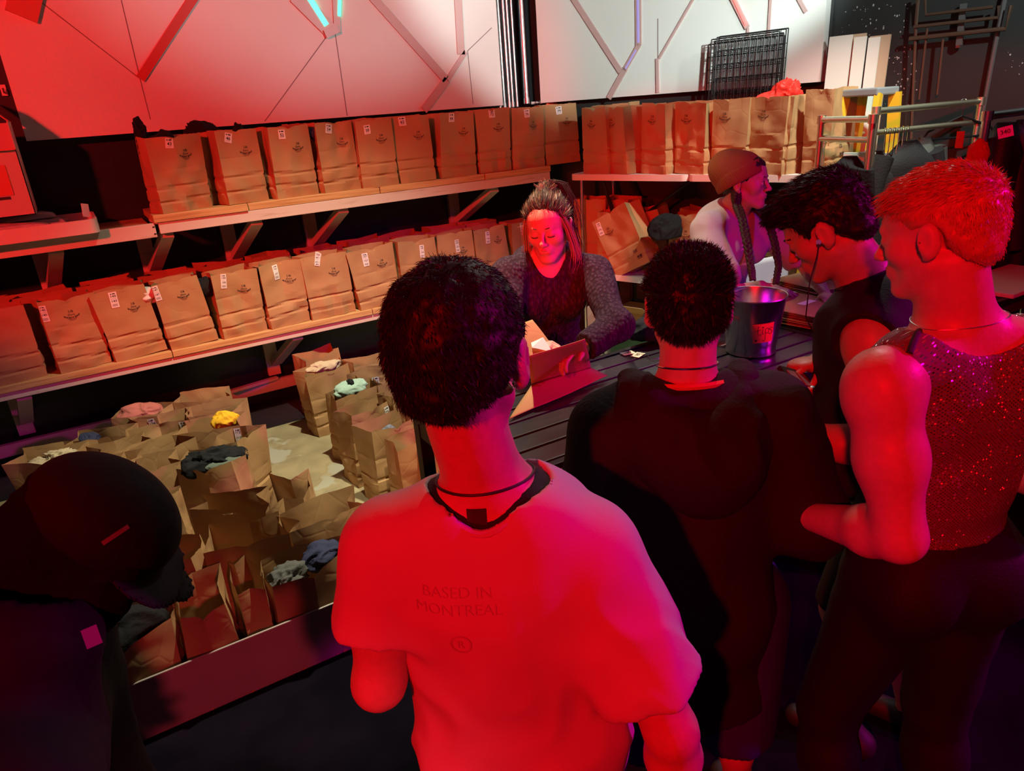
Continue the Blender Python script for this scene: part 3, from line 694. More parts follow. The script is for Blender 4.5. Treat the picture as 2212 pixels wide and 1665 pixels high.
bundle((2.20, YF + .12, zm + .34), .085, .05, .06, BLACKC, 35, label='black garment inside bag 163', name='black_garment')

# ---------------- folding tables and bags along wall B
def along(s, off, z): return BC + BD * s + BN * off + np.array([0, 0, z])
Mrot = Matrix((Vector(BD), Vector(-BN), Vector((0, 0, 1)))).transposed().to_4x4()   # local x along the wall, local y into the wall
def folding_table(s0, s1, off0, off1, z, legs, label, foldlegs=True):
    e = empty('folding_table', along((s0 + s1) / 2, (off0 + off1) / 2, 0), 0, label, 'table', 'white folding tables along the right wall')
    th = .042; c = along(0, 0, 0); Mx = Mrot.copy(); Mx.translation = Vector(BC)
    sm = (s0 + s1) / 2
    for k, (a, b) in enumerate([(s0, sm - .004), (sm + .004, s1)]):
        mb = prism(rr(a, -off1, b, -off0, .04 if k >= 0 else .0, 5), z - th, z, MB())
        for v in mb.bm.verts: v.co = Mx @ v.co
        loc(mb.build('table_top', M_plastic, e, True))
    if foldlegs:      # legs folded up under the top
        for a, sg in ((s0 + .22, 1), (s1 - .22, -1)):
            mb = MB(); y0, y1 = -off1 + .10, -off0 - .10
            mb.tube([Mx @ Vector(p) for p in [(a, y0, z - th - .015), (a + sg * .10, y0, z - th - .30), (a + sg * .16, y0, z - th - .32)]], .0125, 8)
            mb.tube([Mx @ Vector(p) for p in [(a + sg * .16, y0, z - th - .32), (a + sg * .16, y1, z - th - .32)]], .0125, 8)
            mb.tube([Mx @ Vector(p) for p in [(a, y1, z - th - .015), (a + sg * .16, y1, z - th - .32)]], .0125, 8)
            mb.tube([Mx @ Vector(p) for p in [(a + sg * .16, (y0 + y1) / 2, z - th - .32), (a + sg * .62, (y0 + y1) / 2, z - th - .02)]], .010, 8)
            loc(mb.build('folded_leg', M_black, e, True))
    for a in legs:
        for y in (-off1 + .06, -off0 - .06):
            P = Mx @ Vector((a, y, 0)); loc(MB().tube([P, (P.x, P.y, z - th)], .016, 10).build('leg', M_black if z < 1 else M_chrome, e, True))
    return e
ZBU, ZBL = 1.425, .735
folding_table(.80, 2.66, .06, .60, ZBU, (.86, 2.60), 'white folding table carrying the top row of bags by the right wall')
folding_table(.78, 2.60, .06, .66, ZBL, (1.02, 2.50), 'lower white folding table carrying leaning bags by the right wall', False)
GB, GBL = 'bags on the upper folding table', 'bags on the lower folding table'
def bagB(s, off, z, label, group, rz=0.0, tx=0, ty=0, **kw):
    return bag(along(s, off, z + .001), BANG + rz, tx, ty, label=label, group=group, **kw)
def sB(px, py, z, off):
    """distance along wall B of the point seen at a pixel, on the vertical plane off from the wall"""
    return float((atB(px, py, off) - BC) @ BD)
UB = [((1265, 380), (1312, 380), {}), ((1318, 384), (1352, 380), dict(gus=.045, crush=.02)), ((1392, 384), (1440, 384), {}), ((1452, 384), (1532, 384), dict(crush=.02, gus=.05)), ((1546, 382), (1598, 382), dict(bulge=.01)), ((1620, 378), (1690, 376), dict(w=.27))]
ubl = ['first kraft bag at the corner end of the upper folding table', 'crumpled kraft bag second from the corner on the upper folding table', 'kraft bag third from the corner on the upper folding table', 'slumped narrow-topped kraft bag fourth from the corner on the upper folding table', 'kraft bag directly behind the knitted beanie', 'tall kraft bag under the red jacket on the upper folding table']
for i, (a, b, kw) in enumerate(UB):
    s = (sB(*a, 0, .58) + sB(*b, 0, .58)) / 2
    r_ = random.Random(i + 90); kw = dict(kw); kw.setdefault('w', .235); kw.setdefault('gus', .01)
    bagB(s, .485, ZBU, ubl[i], GB, [-.12, -.30, -.28, -.22, -.10, -.32][i], 0, r_.uniform(-.02, .05), h=.435, emb_pos=(.38, .76), mark=(1, .5, .22) if i == 5 else None, **kw)
bagB(2.33, .44, ZBU, 'kraft bag second from the free end of the upper folding table', GB, -.30, 0, 0, w=.15, d=.26, emb=False, crush=.02, gus=.035)
bagB(2.54, .42, ZBU, 'kraft bag at the free end of the upper folding table, symbols printed low on it', GB, -.18, 0, 0, w=.16, d=.28, emb=False, crush=.014, gus=.03, h=.455, mark=(1, .5, .25))
for i, s in enumerate([.95, 1.18, 1.42, 1.66, 1.92]):
    bagB(s, .22, ZBU, ['bag with small ticket 81 behind the first bag by the corner', 'kraft bag in the back row holding a dark and orange garment', 'kraft bag in the back row under the light wall panel', 'kraft bag in the back row behind the slumped bag', 'kraft bag in the back row below the wire grid'][i], GB, random.Random(i + 5).uniform(-.1, .1), 0, 0, w=.28, h=.45 if i == 0 else .43, crush=.018, **(dict(num='81', tpos=(.4, .9, .06)) if i == 0 else {}))
q = atd(1440, 238, 4.7); bundle(q + np.array([0, 0, -.03]), .045, .045, .04, fab('orange_cloth', (.75, .25, .04)), 41, label='small orange garment edge above the third bag on the folding table', name='orange_garment')
q = atd(1400, 240, 4.85); bundle(q + np.array([0, 0, -.04]), .07, .05, .05, BLACKC, 42, label='black garment beside the orange edge on the folding table', name='black_garment')
q = atd(1700, 202, 4.25); bundle(q + np.array([0, 0, -.02]), .075, .07, .085, REDJ, 43, label='shiny red jacket collar standing above the tall bag', name='red_jacket', amp=.6, f=2.6)
q = atd(1662, 212, 4.25); bundle(q + np.array([0, 0, -.03]), .10, .07, .055, REDJ, 44, label='red jacket sleeve draped left of its raised collar', name='red_jacket', amp=.5)
# lower table bags
bagB(.86, .40, ZBL, 'tall kraft bag standing at the corner end of the lower folding table', GBL, .1, 0, 0, w=.28, h=.50, emb=False, mark=(1, .5, .3))
bagB(1.04, .30, ZBL, 'kraft bag behind the tall one at the corner on the lower folding table', GBL, -.1, 0, 0, w=.26, h=.49, emb=False)
bagB(1.16, .50, ZBL, 'kraft bag left of the fallen bag on the lower folding table', GBL, .12, 0, -.06, w=.29, h=.43, emb_pos=(.35, .72), crush=.02)
e175, = [bagB(1.36, .57, ZBL + .05, 'kraft bag with ticket 175 tipped over sideways on the lower folding table', GBL, .0, 0, -.48, w=.30, h=.43, num='175', double=True, tpos=(.12, .84, -.1), emb_pos=(.30, .72), mark=(0, .8, .18))]
bagB(1.73, .46, ZBL, 'kraft bag with ticket 183 behind the spiky-haired head', GBL, .0, 0, -.06, w=.30, h=.425, num='183', double=True, tpos=(.22, .80, 0), emb_pos=(.46, .68))
bagB(1.95, .58, ZBL, 'kraft bag with ticket 186 left of the beanie wearer', GBL, .05, .0, .10, w=.26, h=.36, num='186', double=True, tpos=(.24, .80, -.3), emb=False, crush=.02)
for i, (s, o_) in enumerate([(1.32, .24), (1.62, .20), (1.92, .24), (2.2, .30)]):
    bagB(s, o_, ZBL, ['crumpled bag behind the tipped bag on the lower table', 'bag with wide open mouth behind bag 183', 'bag leaning behind bag 186', 'bag half hidden behind the beanie wearer on the lower table'][i], GBL, [.2, -.25, .3, .1][i], [.1, .12, -.1, 0][i], [-.15, .2, .3, .1][i], w=.29, crush=.03, gus=.03)
q = atd(1440, 478, 4.75); bundle(q + np.array([0, 0, -.04]), .13, .08, .09, BLACKC, 45, label='black garment spilling from bag 183', name='black_garment')
q = atd(1535, 492, 4.5); bundle(q + np.array([0, 0, 0]), .11, .05, .045, PINKC, 46, label='dusky red garment lying over bag 186', name='red_garment')

# ---------------- bags on the floor
GF, GR, GN = 'bags crowded on the floor below the shelves', 'bags lined up under the black table', 'bags behind the low white barrier'
REL = []
def corners_(c, a, w, d):
    ca, sa = math.cos(a), math.sin(a); return [np.array([c[0] + x * ca - y * sa, c[1] + x * sa + y * ca]) for x, y in ((-w, -d), (w, -d), (w, d), (-w, d))]
def relax_floor(L, it=140, lims=None):
    """push crowded rectangles apart until they only touch"""
    for _ in range(it):
        for i in range(len(L)):
            for j in range(i + 1, len(L)):
                A = corners_(L[i][0], L[i][1], L[i][2], L[i][3]); B = corners_(L[j][0], L[j][1], L[j][2], L[j][3]); best = None
                for a in (L[i][1], L[i][1] + PI / 2, L[j][1], L[j][1] + PI / 2):
                    n = np.array([math.cos(a), math.sin(a)]); pa = [q @ n for q in A]; pb = [q @ n for q in B]; o_ = min(max(pa), max(pb)) - max(min(pa), min(pb))
                    if o_ <= 0: best = None; break
                    if best is None or o_ < best[0]: best = (o_, n if np.mean(pb) > np.mean(pa) else -n)
                if best: L[i][0][:2] -= best[1] * best[0] * .5 * .6; L[j][0][:2] += best[1] * best[0] * .5 * .6
        for l in L:
            if lims:
                ys = [q[1] for q in corners_(l[0], l[1], l[2], l[3])]
                if min(ys) < lims: l[0][1] += lims - min(ys)
    return L
def floor_set(specs, group, base, drot=0.0, lims=None, hdef=BH):
    L = []
    for px, py, rz, lb, kw in specs:
        h = kw.get('h', hdef); p = atz(px, py, h) if px > 5 else np.array([px, py, h]); L.append([p, rz + drot, kw.get('w', .30) / 2 * .94, kw.get('d', .172) / 2 * .90])
    relax_floor(L, lims=lims)
    for i, ((px, py, rz, lb, kw), l) in enumerate(zip(specs, L)):
        kw = dict(kw); kw.setdefault('h', hdef); kw.setdefault('crush', .02); p = l[0]; PB_[base + i] = p
        bag((p[0], p[1], .001), l[1], label=lb, group=group, **kw)
PB_ = {}
FB = [(440, 852, .15, 'dark kraft bag furthest back below the middle shelf, its ticket at the right rim', dict(num='101', double=False, tpos=(.94, .86, 0), emb=False)),
      (300, 888, -.10, 'kraft bag in deep shade holding rose cloth below the shelf', dict(num='104', tpos=(.86, .90, .2), emb=False)),
      (452, 884, .08, 'wide open kraft bag just behind the one with yellow cloth', dict(num='98', tpos=(.95, .86, 0), emb=False, bulge=.015)),
      (345, 902, .25, 'kraft bag with white ticket left of the yellow cloth bag', dict(num='105', tpos=(.9, .92, .1), emb=False)),
      (447, 918, .02, 'kraft bag holding a yellow cloth', dict(num='112', double=True, tpos=(.95, .86, 0), emb=False)),
      (230, 938, .08, 'kraft bag with a navy garment loop at its left rim', dict(emb=False)),
      (352, 948, .75, 'narrow kraft bag turned diagonally between the navy and yellow cloth bags', dict(emb=False, gus=.05)),
      (262, 970, .70, 'kraft bag with folded rim right of the navy garment bag', dict(emb=False, gus=.05)),
      (428, 988, -.10, 'wide kraft bag stuffed with black clothes', dict(emb=False, bulge=.03, gus=-.02, w=.31)),
      (498, 948, 1.35, 'kraft bag with side folds facing the bare floor, right of the black clothes bag', dict(emb=False, ty=.06)),
      (120, 968, .12, 'kraft bag holding crumpled beige paper at the left', dict(emb=False, bulge=.02)),
      (322, 1002, .55, 'kraft bag with sharp folds left of the black clothes bag', dict(emb=False, gus=.045)),
      (205, 1006, .15, 'kraft bag with a bright red cloth in it', dict(emb=False)),
      (200, 1040, .30, 'long open kraft bag with two tickets above the dark cap', dict(num='135', tpos=(.8, .93, .2), emb=False, bulge=.02)),
      (338, 1072, .3, 'bag corner with a double ticket above the dark cap', dict(num='121', double=True, tpos=(.8, .84, 0), emb=False, crush=.03, w=.2, d=.12))]
floor_set(FB, GF, 0, -.42)
def inbag(i, dz, rx, ry, rz_, m, seed, label, name, dx=0, dy=0, **kw):
    p = PB_[i]; return bundle((p[0] + dx, p[1] + dy, p[2] + dz), rx, ry, rz_, m, seed, label=label, name=name, **kw)
inbag(1, -.01, .11, .065, .05, PINKC, 51, 'rose coloured cloth in the shaded bag below the shelf', 'rose_garment')
inbag(4, -.005, .075, .055, .05, YELC, 52, 'yellow cloth in a floor bag below the shelf', 'yellow_garment', dx=.06)
inbag(5, -.02, .05, .05, .04, NAVYC, 53, 'navy garment loop in a floor bag below the shelf', 'navy_garment', dx=-.06)
inbag(8, -.02, .13, .075, .065, BLACKC, 54, 'black clothes heaped in the wide floor bag', 'black_garment', amp=.45, f=3)
inbag(8, -.035, .08, .05, .04, OLIVEC, 55, 'grey green cloth at the front of the black clothes bag', 'grey_garment', dx=.04, dy=-.05)
inbag(10, -.04, .085, .05, .035, BEIGEC, 56, 'crumpled beige tissue in the leftmost floor bag', 'beige_tissue', amp=.7, f=4)
inbag(12, .0, .065, .05, .06, REDC, 57, 'bright red cloth rolled in a floor bag', 'red_garment', amp=.4, f=3)
RB = [(700, 792, .12, 'kraft bag with beige cloth handles at the head of the line under the table', dict(emb=False, bulge=.0), 1.0),
      (765, 836, .12, 'kraft bag with folded mint cloth under the table', dict(emb=False, bulge=.015), 1),
      (800, 872, .12, 'kraft bag with ticket 226 third along the floor line', dict(emb=False, num='226', tpos=(.92, .88, 0)), 1),
      (856, 902, .15, 'kraft bag with grey cloth tip behind the front bag of the line', dict(emb=False, bulge=.01), 1),
      (900, 938, .10, 'kraft bag nearest the table leg at the front of the line', dict(emb=False), 1),
      (958, 962, .0, 'kraft bag half hidden behind the table corner post, emblem facing out', dict(emb_pos=(.3, .75)), 1),
      (685, 762, .1, 'dark kraft bag in the shade behind the beige cloth bag', dict(emb=False, num='219', tpos=(.35, .8, -.1)), 1),
      (805, 775, .1, 'kraft bag in shade against the wall rail behind the line', dict(emb=False), 1),
      (806, 800, .05, 'kraft bag with small ticket behind the mint cloth bag', dict(num='221', tpos=(.35, .93, 0), emb=False), 1),
      (850, 815, .05, 'kraft bag with small white ticket left of the man in front', dict(num='222', tpos=(.3, .93, 0), emb=False), 1),
      (872, 848, .05, 'kraft bag with double ticket beside the man in front', dict(num='225', double=True, tpos=(.22, .84, 0), emb=False), 1),
      (925, 885, .1, 'kraft bag just left of the table top corner', dict(emb=False), 1)]
floor_set([r[:5] for r in RB], GR, 20, 0)
inbag(20, .0, .10, .05, .035, BEIGEC, 61, 'beige cloth with loop on the first bag under the table', 'beige_garment', amp=.35)
inbag(21, -.005, .105, .06, .05, MINTC, 62, 'folded mint cloth in a bag under the table', 'mint_garment', amp=.25)
inbag(21, .035, .022, .03, .02, BLACKC, 63, 'black buckle band on the folded mint cloth', 'black_strap')
inbag(23, -.09, .05, .03, .06, fab('slate_cloth', (.12, .14, .17)), 64, 'grey blue cloth tip in a bag under the table', 'grey_garment')
NB = [(.27, 2.96, -.40, 'kraft bag with folded back rim, furthest of the bags behind the barrier', dict(h=.43, gus=.04)),
      (.50, 2.90, 1.15, 'pinched kraft bag beside the bright bare floor', dict(h=.43, gus=.06, crush=.03)),
      (.52, 2.62, .15, 'kraft bag with high back corner nearest the man in front', dict(h=.43, gus=.03, crush=.03, flare=.01)),
      (.27, 2.66, -.30, 'upright empty kraft bag in the middle behind the barrier', dict(h=.43, gus=.015)),
      (.03, 2.70, -.45, 'kraft bag next to the dark cap behind the barrier', dict(h=.43, gus=.03)),
      (.41, 2.385, .02, 'kraft bag of grey and navy clothes against the barrier', dict(gus=.0, bulge=.02, w=.31)),
      (.035, 2.42, .0, 'empty kraft bag against the barrier, beside the cross badge bag', dict(bulge=.01, w=.20, d=.25)),
      (-.235, 2.39, .0, 'wide kraft bag with black garment and cross badge against the barrier', dict(bulge=.04, gus=-.03, w=.31, d=.19)),
      (.197, 2.42, 1.56, 'narrow folded kraft bag squeezed against the middle of the barrier', dict(gus=.05, w=.26, d=.09))]
for r_ in NB: r_[4]['emb'] = False
floor_set(NB, GN, 40, 0, lims=2.285, hdef=.385)
inbag(45, -.05, .07, .055, .05, GREYC, 71, 'dark grey clothes in the bag against the barrier', 'grey_garment', dx=-.075, dy=-.02, amp=.5, f=3)
inbag(45, -.03, .075, .06, .055, NAVYC, 72, 'navy clothes in the bag against the barrier', 'navy_garment', dx=.07, dy=.02)
inbag(47, -.03, .14, .085, .075, BLACKC, 73, 'black garment with cross badge in the wide bag', 'black_garment', amp=.3)
inbag(46, -.20, .06, .05, .04, BLACKC, 74, 'black cloth deep inside the empty looking bag by the barrier', 'black_garment')
p = PB_[47] + np.array([.01, -.045, .035]); e = empty('cross_badge', p, 0, 'small silver cross on the black garment behind the barrier', 'badge')
loc(MB().beam(p + (-.012, -.01, .0), p + (.016, .01, .004), .004, .003).build('bar', M_chrome, e)); loc(MB().beam(p + (.008, -.014, 0), p + (-.006, .016, .004), .004, .003).build('bar', M_chrome, e))
# ---- low barrier board
bo = empty('barrier_board', (0.1, 2.28, 0), 0, 'long low white board standing on edge between the bags and the customers', 'board')
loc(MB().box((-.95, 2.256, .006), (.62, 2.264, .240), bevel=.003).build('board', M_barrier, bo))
loc(MB().box((-.95, 2.2645, .0), (.62, 2.274, .05)).build('foot_batten', M_black, bo))
mb = MB()
for x in (.44, .31, -.02, .12, .47):
    s = random.Random(int(x * 99)).uniform(.004, .008); mb.box((x - s, 2.2545, .008), (x + s, 2.2558, .008 + s * 1.2))
o = loc(mb.build('chipped_edge', M_wood, bo)); o['kind'] = 'stuff'

# ================================================================ THINGS
TZ = 1.0
def black_table(x0, x1, label):
    e = empty('slatted_table', ((x0 + x1) / 2, 1.75, 0), 0, label, 'table', 'black slatted tables of the counter')
    y0, y1 = 1.44, 2.06
    for y in (y0 + .012, y1 - .012): loc(MB().box((x0, y - .012, TZ - .032), (x1, y + .012, TZ), bevel=.002).build('frame_rail', M_black, e))
    for x in (x0 + .012, x1 - .012): loc(MB().box((x - .012, y0 + .024, TZ - .032), (x + .012, y1 - .024, TZ), bevel=.002).build('frame_rail', M_black, e))
    n = 6; w = (y1 - y0 - .06) / n
    for k in range(n):
        ya = y0 + .030 + k * w
        loc(MB().box((x0 + .028, ya + .006, TZ - .022), (x1 - .028, ya + w - .006, TZ - .002), bevel=.003).build('slat', M_tablewood, e))
    loc(MB().box((x0 + .03, y0 + .03, TZ - .045), (x1 - .03, y1 - .03, TZ - .024)).build('under_panel', M_black, e))
    for x in (x0 + .025, x1 - .025):
        for y in (y0 + .025, y1 - .025): loc(MB().box((x - .022, y - .022, .0065 if y < 2 else .0065), (x + .022, y + .022, TZ - .033), bevel=.002).build('leg', M_black, e))
    loc(MB().box((x0 + .05, y0 + .004, TZ - .075), (x1 - .05, y0 + .018, TZ - .034)).build('apron', mat('dark_plum_paint', (.05, .03, .06), .4), e))
    loc(MB().box((x0 + .005, y0 + .05, TZ - .085), (x0 + .025, y1 - .05, TZ - .034)).build('apron', M_black, e))
    return e
black_table(.79, 2.36, 'black slatted table at the left of the counter, carrying the tips bucket')
black_table(2.375, 3.75, 'black slatted table at the right of the counter beyond the seam')

# tips bucket
bc = atz(1621, 757, TZ); bx, by = bc[0], bc[1]
e = empty('metal_bucket', (bx, by, TZ + .001), 0, 'galvanised metal bucket marked tips on the black table', 'bucket')
r0, r1, hb = .088, .116, .215
prof = [(0.001, .004), (r0 - .004, .004), (r0, 0), (r0 + .003, .003), (r0 + .002, .008)]
prof += [(r0 + (r1 - r0) * t, .008 + (hb - .012) * t) for t in (.05, .1, .3, .5, .7, .9, 1)]
prof += [(r1 + .004, hb - .003), (r1 + .005, hb), (r1 + .003, hb + .003), (r1 - .001, hb + .002), (r1 - .003, hb - .005), (r0 + (r1 - r0) * .5 - .003, hb * .5), (r0 - .002, .014), (.001, .012)]
o = MB().lathe(prof, (0, 0, 0), 64).build('bucket_body', M_galv, e, True)
camdir = math.atan2(-by, -bx)
def on_bucket(a, z, lift=.0012):
    r = r0 + (r1 - r0) * (z - .008) / (hb - .012) + lift; return (r * math.cos(a), r * math.sin(a), z)
def bucket_patch(V2, ac, zc, lift): return [on_bucket(ac + v[0] / .102, zc + v[1], lift) for v in V2]
v, fc = rect2d(-.038, -.037, .038, .037, 8, 2); na = camdir + .42; c_, s_ = math.cos(.06), math.sin(.06)
rot2 = lambda v: np.stack([v[:, 0] * c_ - v[:, 1] * s_, v[:, 0] * s_ + v[:, 1] * c_], -1)
note = mesh_np('orange_note', bucket_patch(rot2(v), na, .098, .0018), fc, mat('orange_note_paper', (.90, .25, .03), .8), e); note['label'] = 'orange sticky note'
def strokes(pls, w, par, name, fn):
    Vs = []; Fs = []; n = 0
    for pl in pls:
        P = np.array(pl, float)
        for i in range(len(P) - 1):
            a, b = P[i], P[i + 1]; d = _n(b - a); q = np.array([-d[1], d[0]]) * w / 2; a = a - d * w * .3; b = b + d * w * .3
            Vs += [a - q, b - q, b + q, a + q]; Fs.append((n, n + 1, n + 2, n + 3)); n += 4
    return mesh_np(name, fn(np.array(Vs)), Fs, M_ink, par)
def arc(cx, cy, rx, ry, a0, a1, n=10): return [(cx + rx * math.cos(math.radians(a0 + (a1 - a0) * i / n)), cy + ry * math.sin(math.radians(a0 + (a1 - a0) * i / n))) for i in range(n + 1)]
S = .00112
tl = [[(-17, 26), (-18, 4)] + arc(-12, 3, 6, 9, 180, 330, 8), [(-26, 10), (-10, 13)], [(-3, 15), (-4, 0), (0, -3)], [(5, 14), (6, -20)] + arc(2, -21, 4, 6, 0, -160, 6), arc(10, 8, 6.5, 9, 130, -150, 12), arc(24, 13, 5, 4, 20, 190, 7) + arc(23, 1, 6, 7, 60, -170, 8),
      [(-27, -22), (-24, -28), (-20, -20)], [(-27, -22), (-25, -21), (-24, -24), (-21, -20)], [(-6, 22), (-3, 19), (0, 23)], [(-5, 22), (-3, 21), (-1, 22)]]
strokes([[(x * S, y * S) for x, y in pl] for pl in tl], .0018, note, 'handwriting', lambda V: bucket_patch(rot2(V), na, .098, .0026))
sg = [[(-18, 9), (18, 9), (18, -9), (-18, -9), (-18, 9)], [(-18, 1), (18, 1)]]
tv, tf = join2d([(text2d('MINIMAL', .0088, 0)[0] + (0, .005), text2d('MINIMAL')[1]), (text2d('CLINICAL', .0080, 0)[0] + (0, -.004), text2d('CLINICAL')[1])])
pinkline = mat('pink_outline_print', (.75, .25, .3), .6); sa = camdir - .62
mesh_np('outline_sticker', bucket_patch(tv, sa, .150, .0016), tf, pinkline, e)
o = strokes([[(x * S, y * S) for x, y in pl] for pl in sg], .0010, e, 'outline_sticker', lambda V: bucket_patch(V, sa, .150, .0014)); o.data.materials.clear(); o.data.materials.append(pinkline)
rt = math.atan2(RW[1, 0], RW[0, 0])   # toward picture right
hp = [Vector(on_bucket(camdir + 1.9 + 0, hb - .02, .004)), Vector(on_bucket(camdir + 1.9 - PI, hb - .02, .004))]
bail = []
for i in range(17):
    t = i / 16; p = hp[0].lerp(hp[1], t); k = math.sin(t * PI); back = Vector((-math.cos(camdir), -math.sin(camdir), 0))
    bail.append(p + back * k * (r1 + .012) + Vector((0, 0, .012 + .004 * k)))
MB().tube(bail, .0018, 6).build('bail_handle', M_galv, e, True)
for p in hp:
    MB().tube([p + Vector((0, 0, -.012)), p + Vector((0, 0, .018))], .006, 8).build('handle_lug', M_galv, e, True)

# flat folded bags stacked on the counter
def flat_bag(c, z, ang, seed, label, group, num=None, bend=.0, w=.30, l=.44):
    e = empty('folded_paper_bag', (c[0], c[1], z), ang, label, 'paper bag', group); nx, ny = 14, 20
    X, Y = np.meshgrid(np.linspace(-w / 2, w / 2, nx), np.linspace(-l / 2, l / 2, ny))
    Z = .0025 * vnoise(X, Y, X * 0, 7, seed) + bend * (X / w * 2) ** 2 * .5 + bend * np.clip(Y / l * 2, 0, 1) ** 2
    Z = Z - Z.min()
    V = np.concatenate([np.stack([X, Y, Z + .0028], -1).reshape(-1, 3), np.stack([X, Y, Z], -1).reshape(-1, 3)]); N = nx * ny; Fq = []
    for j in range(ny - 1):
        for i in range(nx - 1):
            a = j * nx + i; Fq += [(a, a + 1, a + nx + 1, a + nx), (a + N, a + nx + N, a + nx + 1 + N, a + 1 + N)]
    bd = [i for i in range(nx)] + [j * nx + nx - 1 for j in range(1, ny)] + [(ny - 1) * nx + i for i in range(nx - 2, -1, -1)] + [j * nx for j in range(ny - 2, 0, -1)]
    for k in range(len(bd)): a, b = bd[k], bd[(k + 1) % len(bd)]; Fq.append((a, a + N, b + N, b))
    mesh_np('bag_body', V, Fq, M_paper, e, True).data.set_sharp_from_angle(angle=.6)
    if num:
        def surf(v2, lift):
            x, y = v2[:, 0], v2[:, 1]; i = np.clip(((x + w / 2) / w * (nx - 1)).round().astype(int), 0, nx - 1); j = np.clip(((y + l / 2) / l * (ny - 1)).round().astype(int), 0, ny - 1)
            return np.stack([x, y, Z[j, i] * 0 + Z[j, i].max() + .0028 + lift], -1)
        cx, cy = num[1], num[2]; v, fc = rect2d(cx - .045, cy - .018, cx + .045, cy + .018); tk = mesh_np('number_ticket', surf(v, .0008), fc, M_tag, e)
        P2 = []
        for dx in (-.020, .018): v, fc = text2d(num[0], .018, .01); P2.append((np.stack([v[:, 0] + cx + dx, v[:, 1] + cy], -1), fc))
        v, fc = join2d(P2); mesh_np('printed_number', surf(v, .0014), fc, M_ink, tk)
    return e
PILE1 = ['lowest', 'second', 'third', 'fourth', 'fifth', 'sixth', 'seventh', 'eighth']
c1 = atz(1715, 668, TZ + .03); G1, G2 = 'flat paper bags stacked beside the tips bucket', 'flat paper bags stacked near the beanie wearer'
for k in range(9):
    r_ = random.Random(k); flat_bag(c1 + (r_.uniform(-.012, .012), r_.uniform(-.012, .012), 0), TZ + .001 + k * .0072, .12 + r_.uniform(-.05, .05), k, PILE1[k] + ' flat kraft bag from the bottom of the pile behind the tips bucket' if k < 8 else 'flat folded kraft bag on top of the pile behind the bucket, tickets facing up', G1, num=('192', .02, -.06) if k == 8 else None, w=.28, l=.40)
c2 = atz(1770, 612, TZ + .02)
for k in range(5):
    r_ = random.Random(k + 30); flat_bag(c2 + (r_.uniform(-.012, .012), r_.uniform(-.012, .012), 0), TZ + .001 + k * .0085, -.10 + r_.uniform(-.05, .05), k + 9, PILE1[k] + ' flat bag up in the pile behind the earphone wearer' if k < 4 else 'topmost flat kraft bag of the second pile, white ticket near its edge', G2, num=('194', .06, -.10) if k == 4 else None, w=.30, l=.32)
c3 = atz(1600, 622, TZ + .012)
flat_bag(c3, TZ + .001, .2, 77, 'single flat kraft bag under the forearm of the beanie wearer', None, w=.26, l=.22)

# loose half-open bag in the sweater woman's hands: two creased sheets joined at a fold
def sheet(corners, n, seed, amp=.006):
    a, b, c, d = [np.array(q, float) for q in corners]; V = []
    for j in range(n + 1):
        for i in range(n + 1):
            u, v = i / n, j / n; p = (a * (1 - u) + b * u) * (1 - v) + (d * (1 - u) + c * u) * v; V.append(p)
    V = np.array(V); nr = _n(np.cross(b - a, d - a)); V += nr * (amp * vnoise(V[:, 0], V[:, 1], V[:, 2], 12, seed))[:, None]
    Fq = [(j * (n + 1) + i, j * (n + 1) + i + 1, (j + 1) * (n + 1) + i + 1, (j + 1) * (n + 1) + i) for j in range(n) for i in range(n)]
    return V, Fq
hb_ = atz(1215, 838, TZ); e = empty('unfolded_paper_bag', (hb_[0], hb_[1], TZ), 0, 'unfolding kraft bag in the hands of the woman in the dark sweater', 'paper bag')
def addsheet(name, pts, seed, m=M_paper):
    V, Fq = sheet(pts, 14, seed); o = mesh_np(name, V, Fq, m, e, True); loc(o)
    md = o.modifiers.new('thick', 'SOLIDIFY'); md.thickness = .0016; return o
A0 = atz(1100, 905, TZ + .008); A1 = atz(1312, 812, TZ + .012); A2 = atz(1277, 795, TZ + .03); A3 = atz(1148, 830, TZ + .035)
B2 = atz(1262, 735, TZ + .05) + (0, .0, .0); B3 = atz(1150, 775, TZ + .06)
addsheet('lower_face', [A0, A1, A2, A3], 3); addsheet('upper_face', [A3, A2, atd(1264, 732, 2.30), atd(1140, 772, 2.26)], 5)
addsheet('side_gusset', [atd(1145, 770, 2.36), atd(1205, 758, 2.38), atd(1150, 690, 2.44), atd(1125, 700, 2.42)], 8)
tv, tf = rect2d(0, 0, 1, 1); q = [atd(1148, 752, 2.37), atd(1192, 762, 2.37), atd(1172, 730, 2.39), atd(1146, 742, 2.385)]
loc(mesh_np('number_ticket', [p + (0, -.004, .004) for p in q], [(0, 1, 2, 3)], M_tag, e))

# black bundle with tags and cable tie on the counter
q = atz(1415, 745, TZ); bundle(q + np.array([.03, .03, .055]), .11, .085, .055, BLACKC, 91, label='black cloth pouch lying on the counter behind the spiky-haired head', name='cloth_pouch', amp=.4)
def tagcard(px, py, ang, label):
    p = atz(px, py, TZ + .003); e = empty('claim_ticket', (p[0], p[1], TZ + .003), ang, label, 'ticket', 'loose tickets on the counter')
    v, fc = rect2d(-.026, -.018, .026, .018); V = [(a, b, .0) for a, b in v] + [(a, b, -.0012) for a, b in v]
    mesh_np('card', V, [(0, 1, 3, 2), (4, 6, 7, 5), (0, 4, 5, 1), (2, 3, 7, 6)], mat('cream_card', (.75, .68, .48), .7), e)
    v, fc = text2d('187', .024, .02); mesh_np('printed_number', [(a, b, .0006) for a, b in v], fc, M_ink, e); return e
tagcard(1356, 762, -.15, 'cream claim ticket farther from the pouch on the counter'); tagcard(1378, 766, .35, 'cream claim ticket tied by a bright cord on the counter')
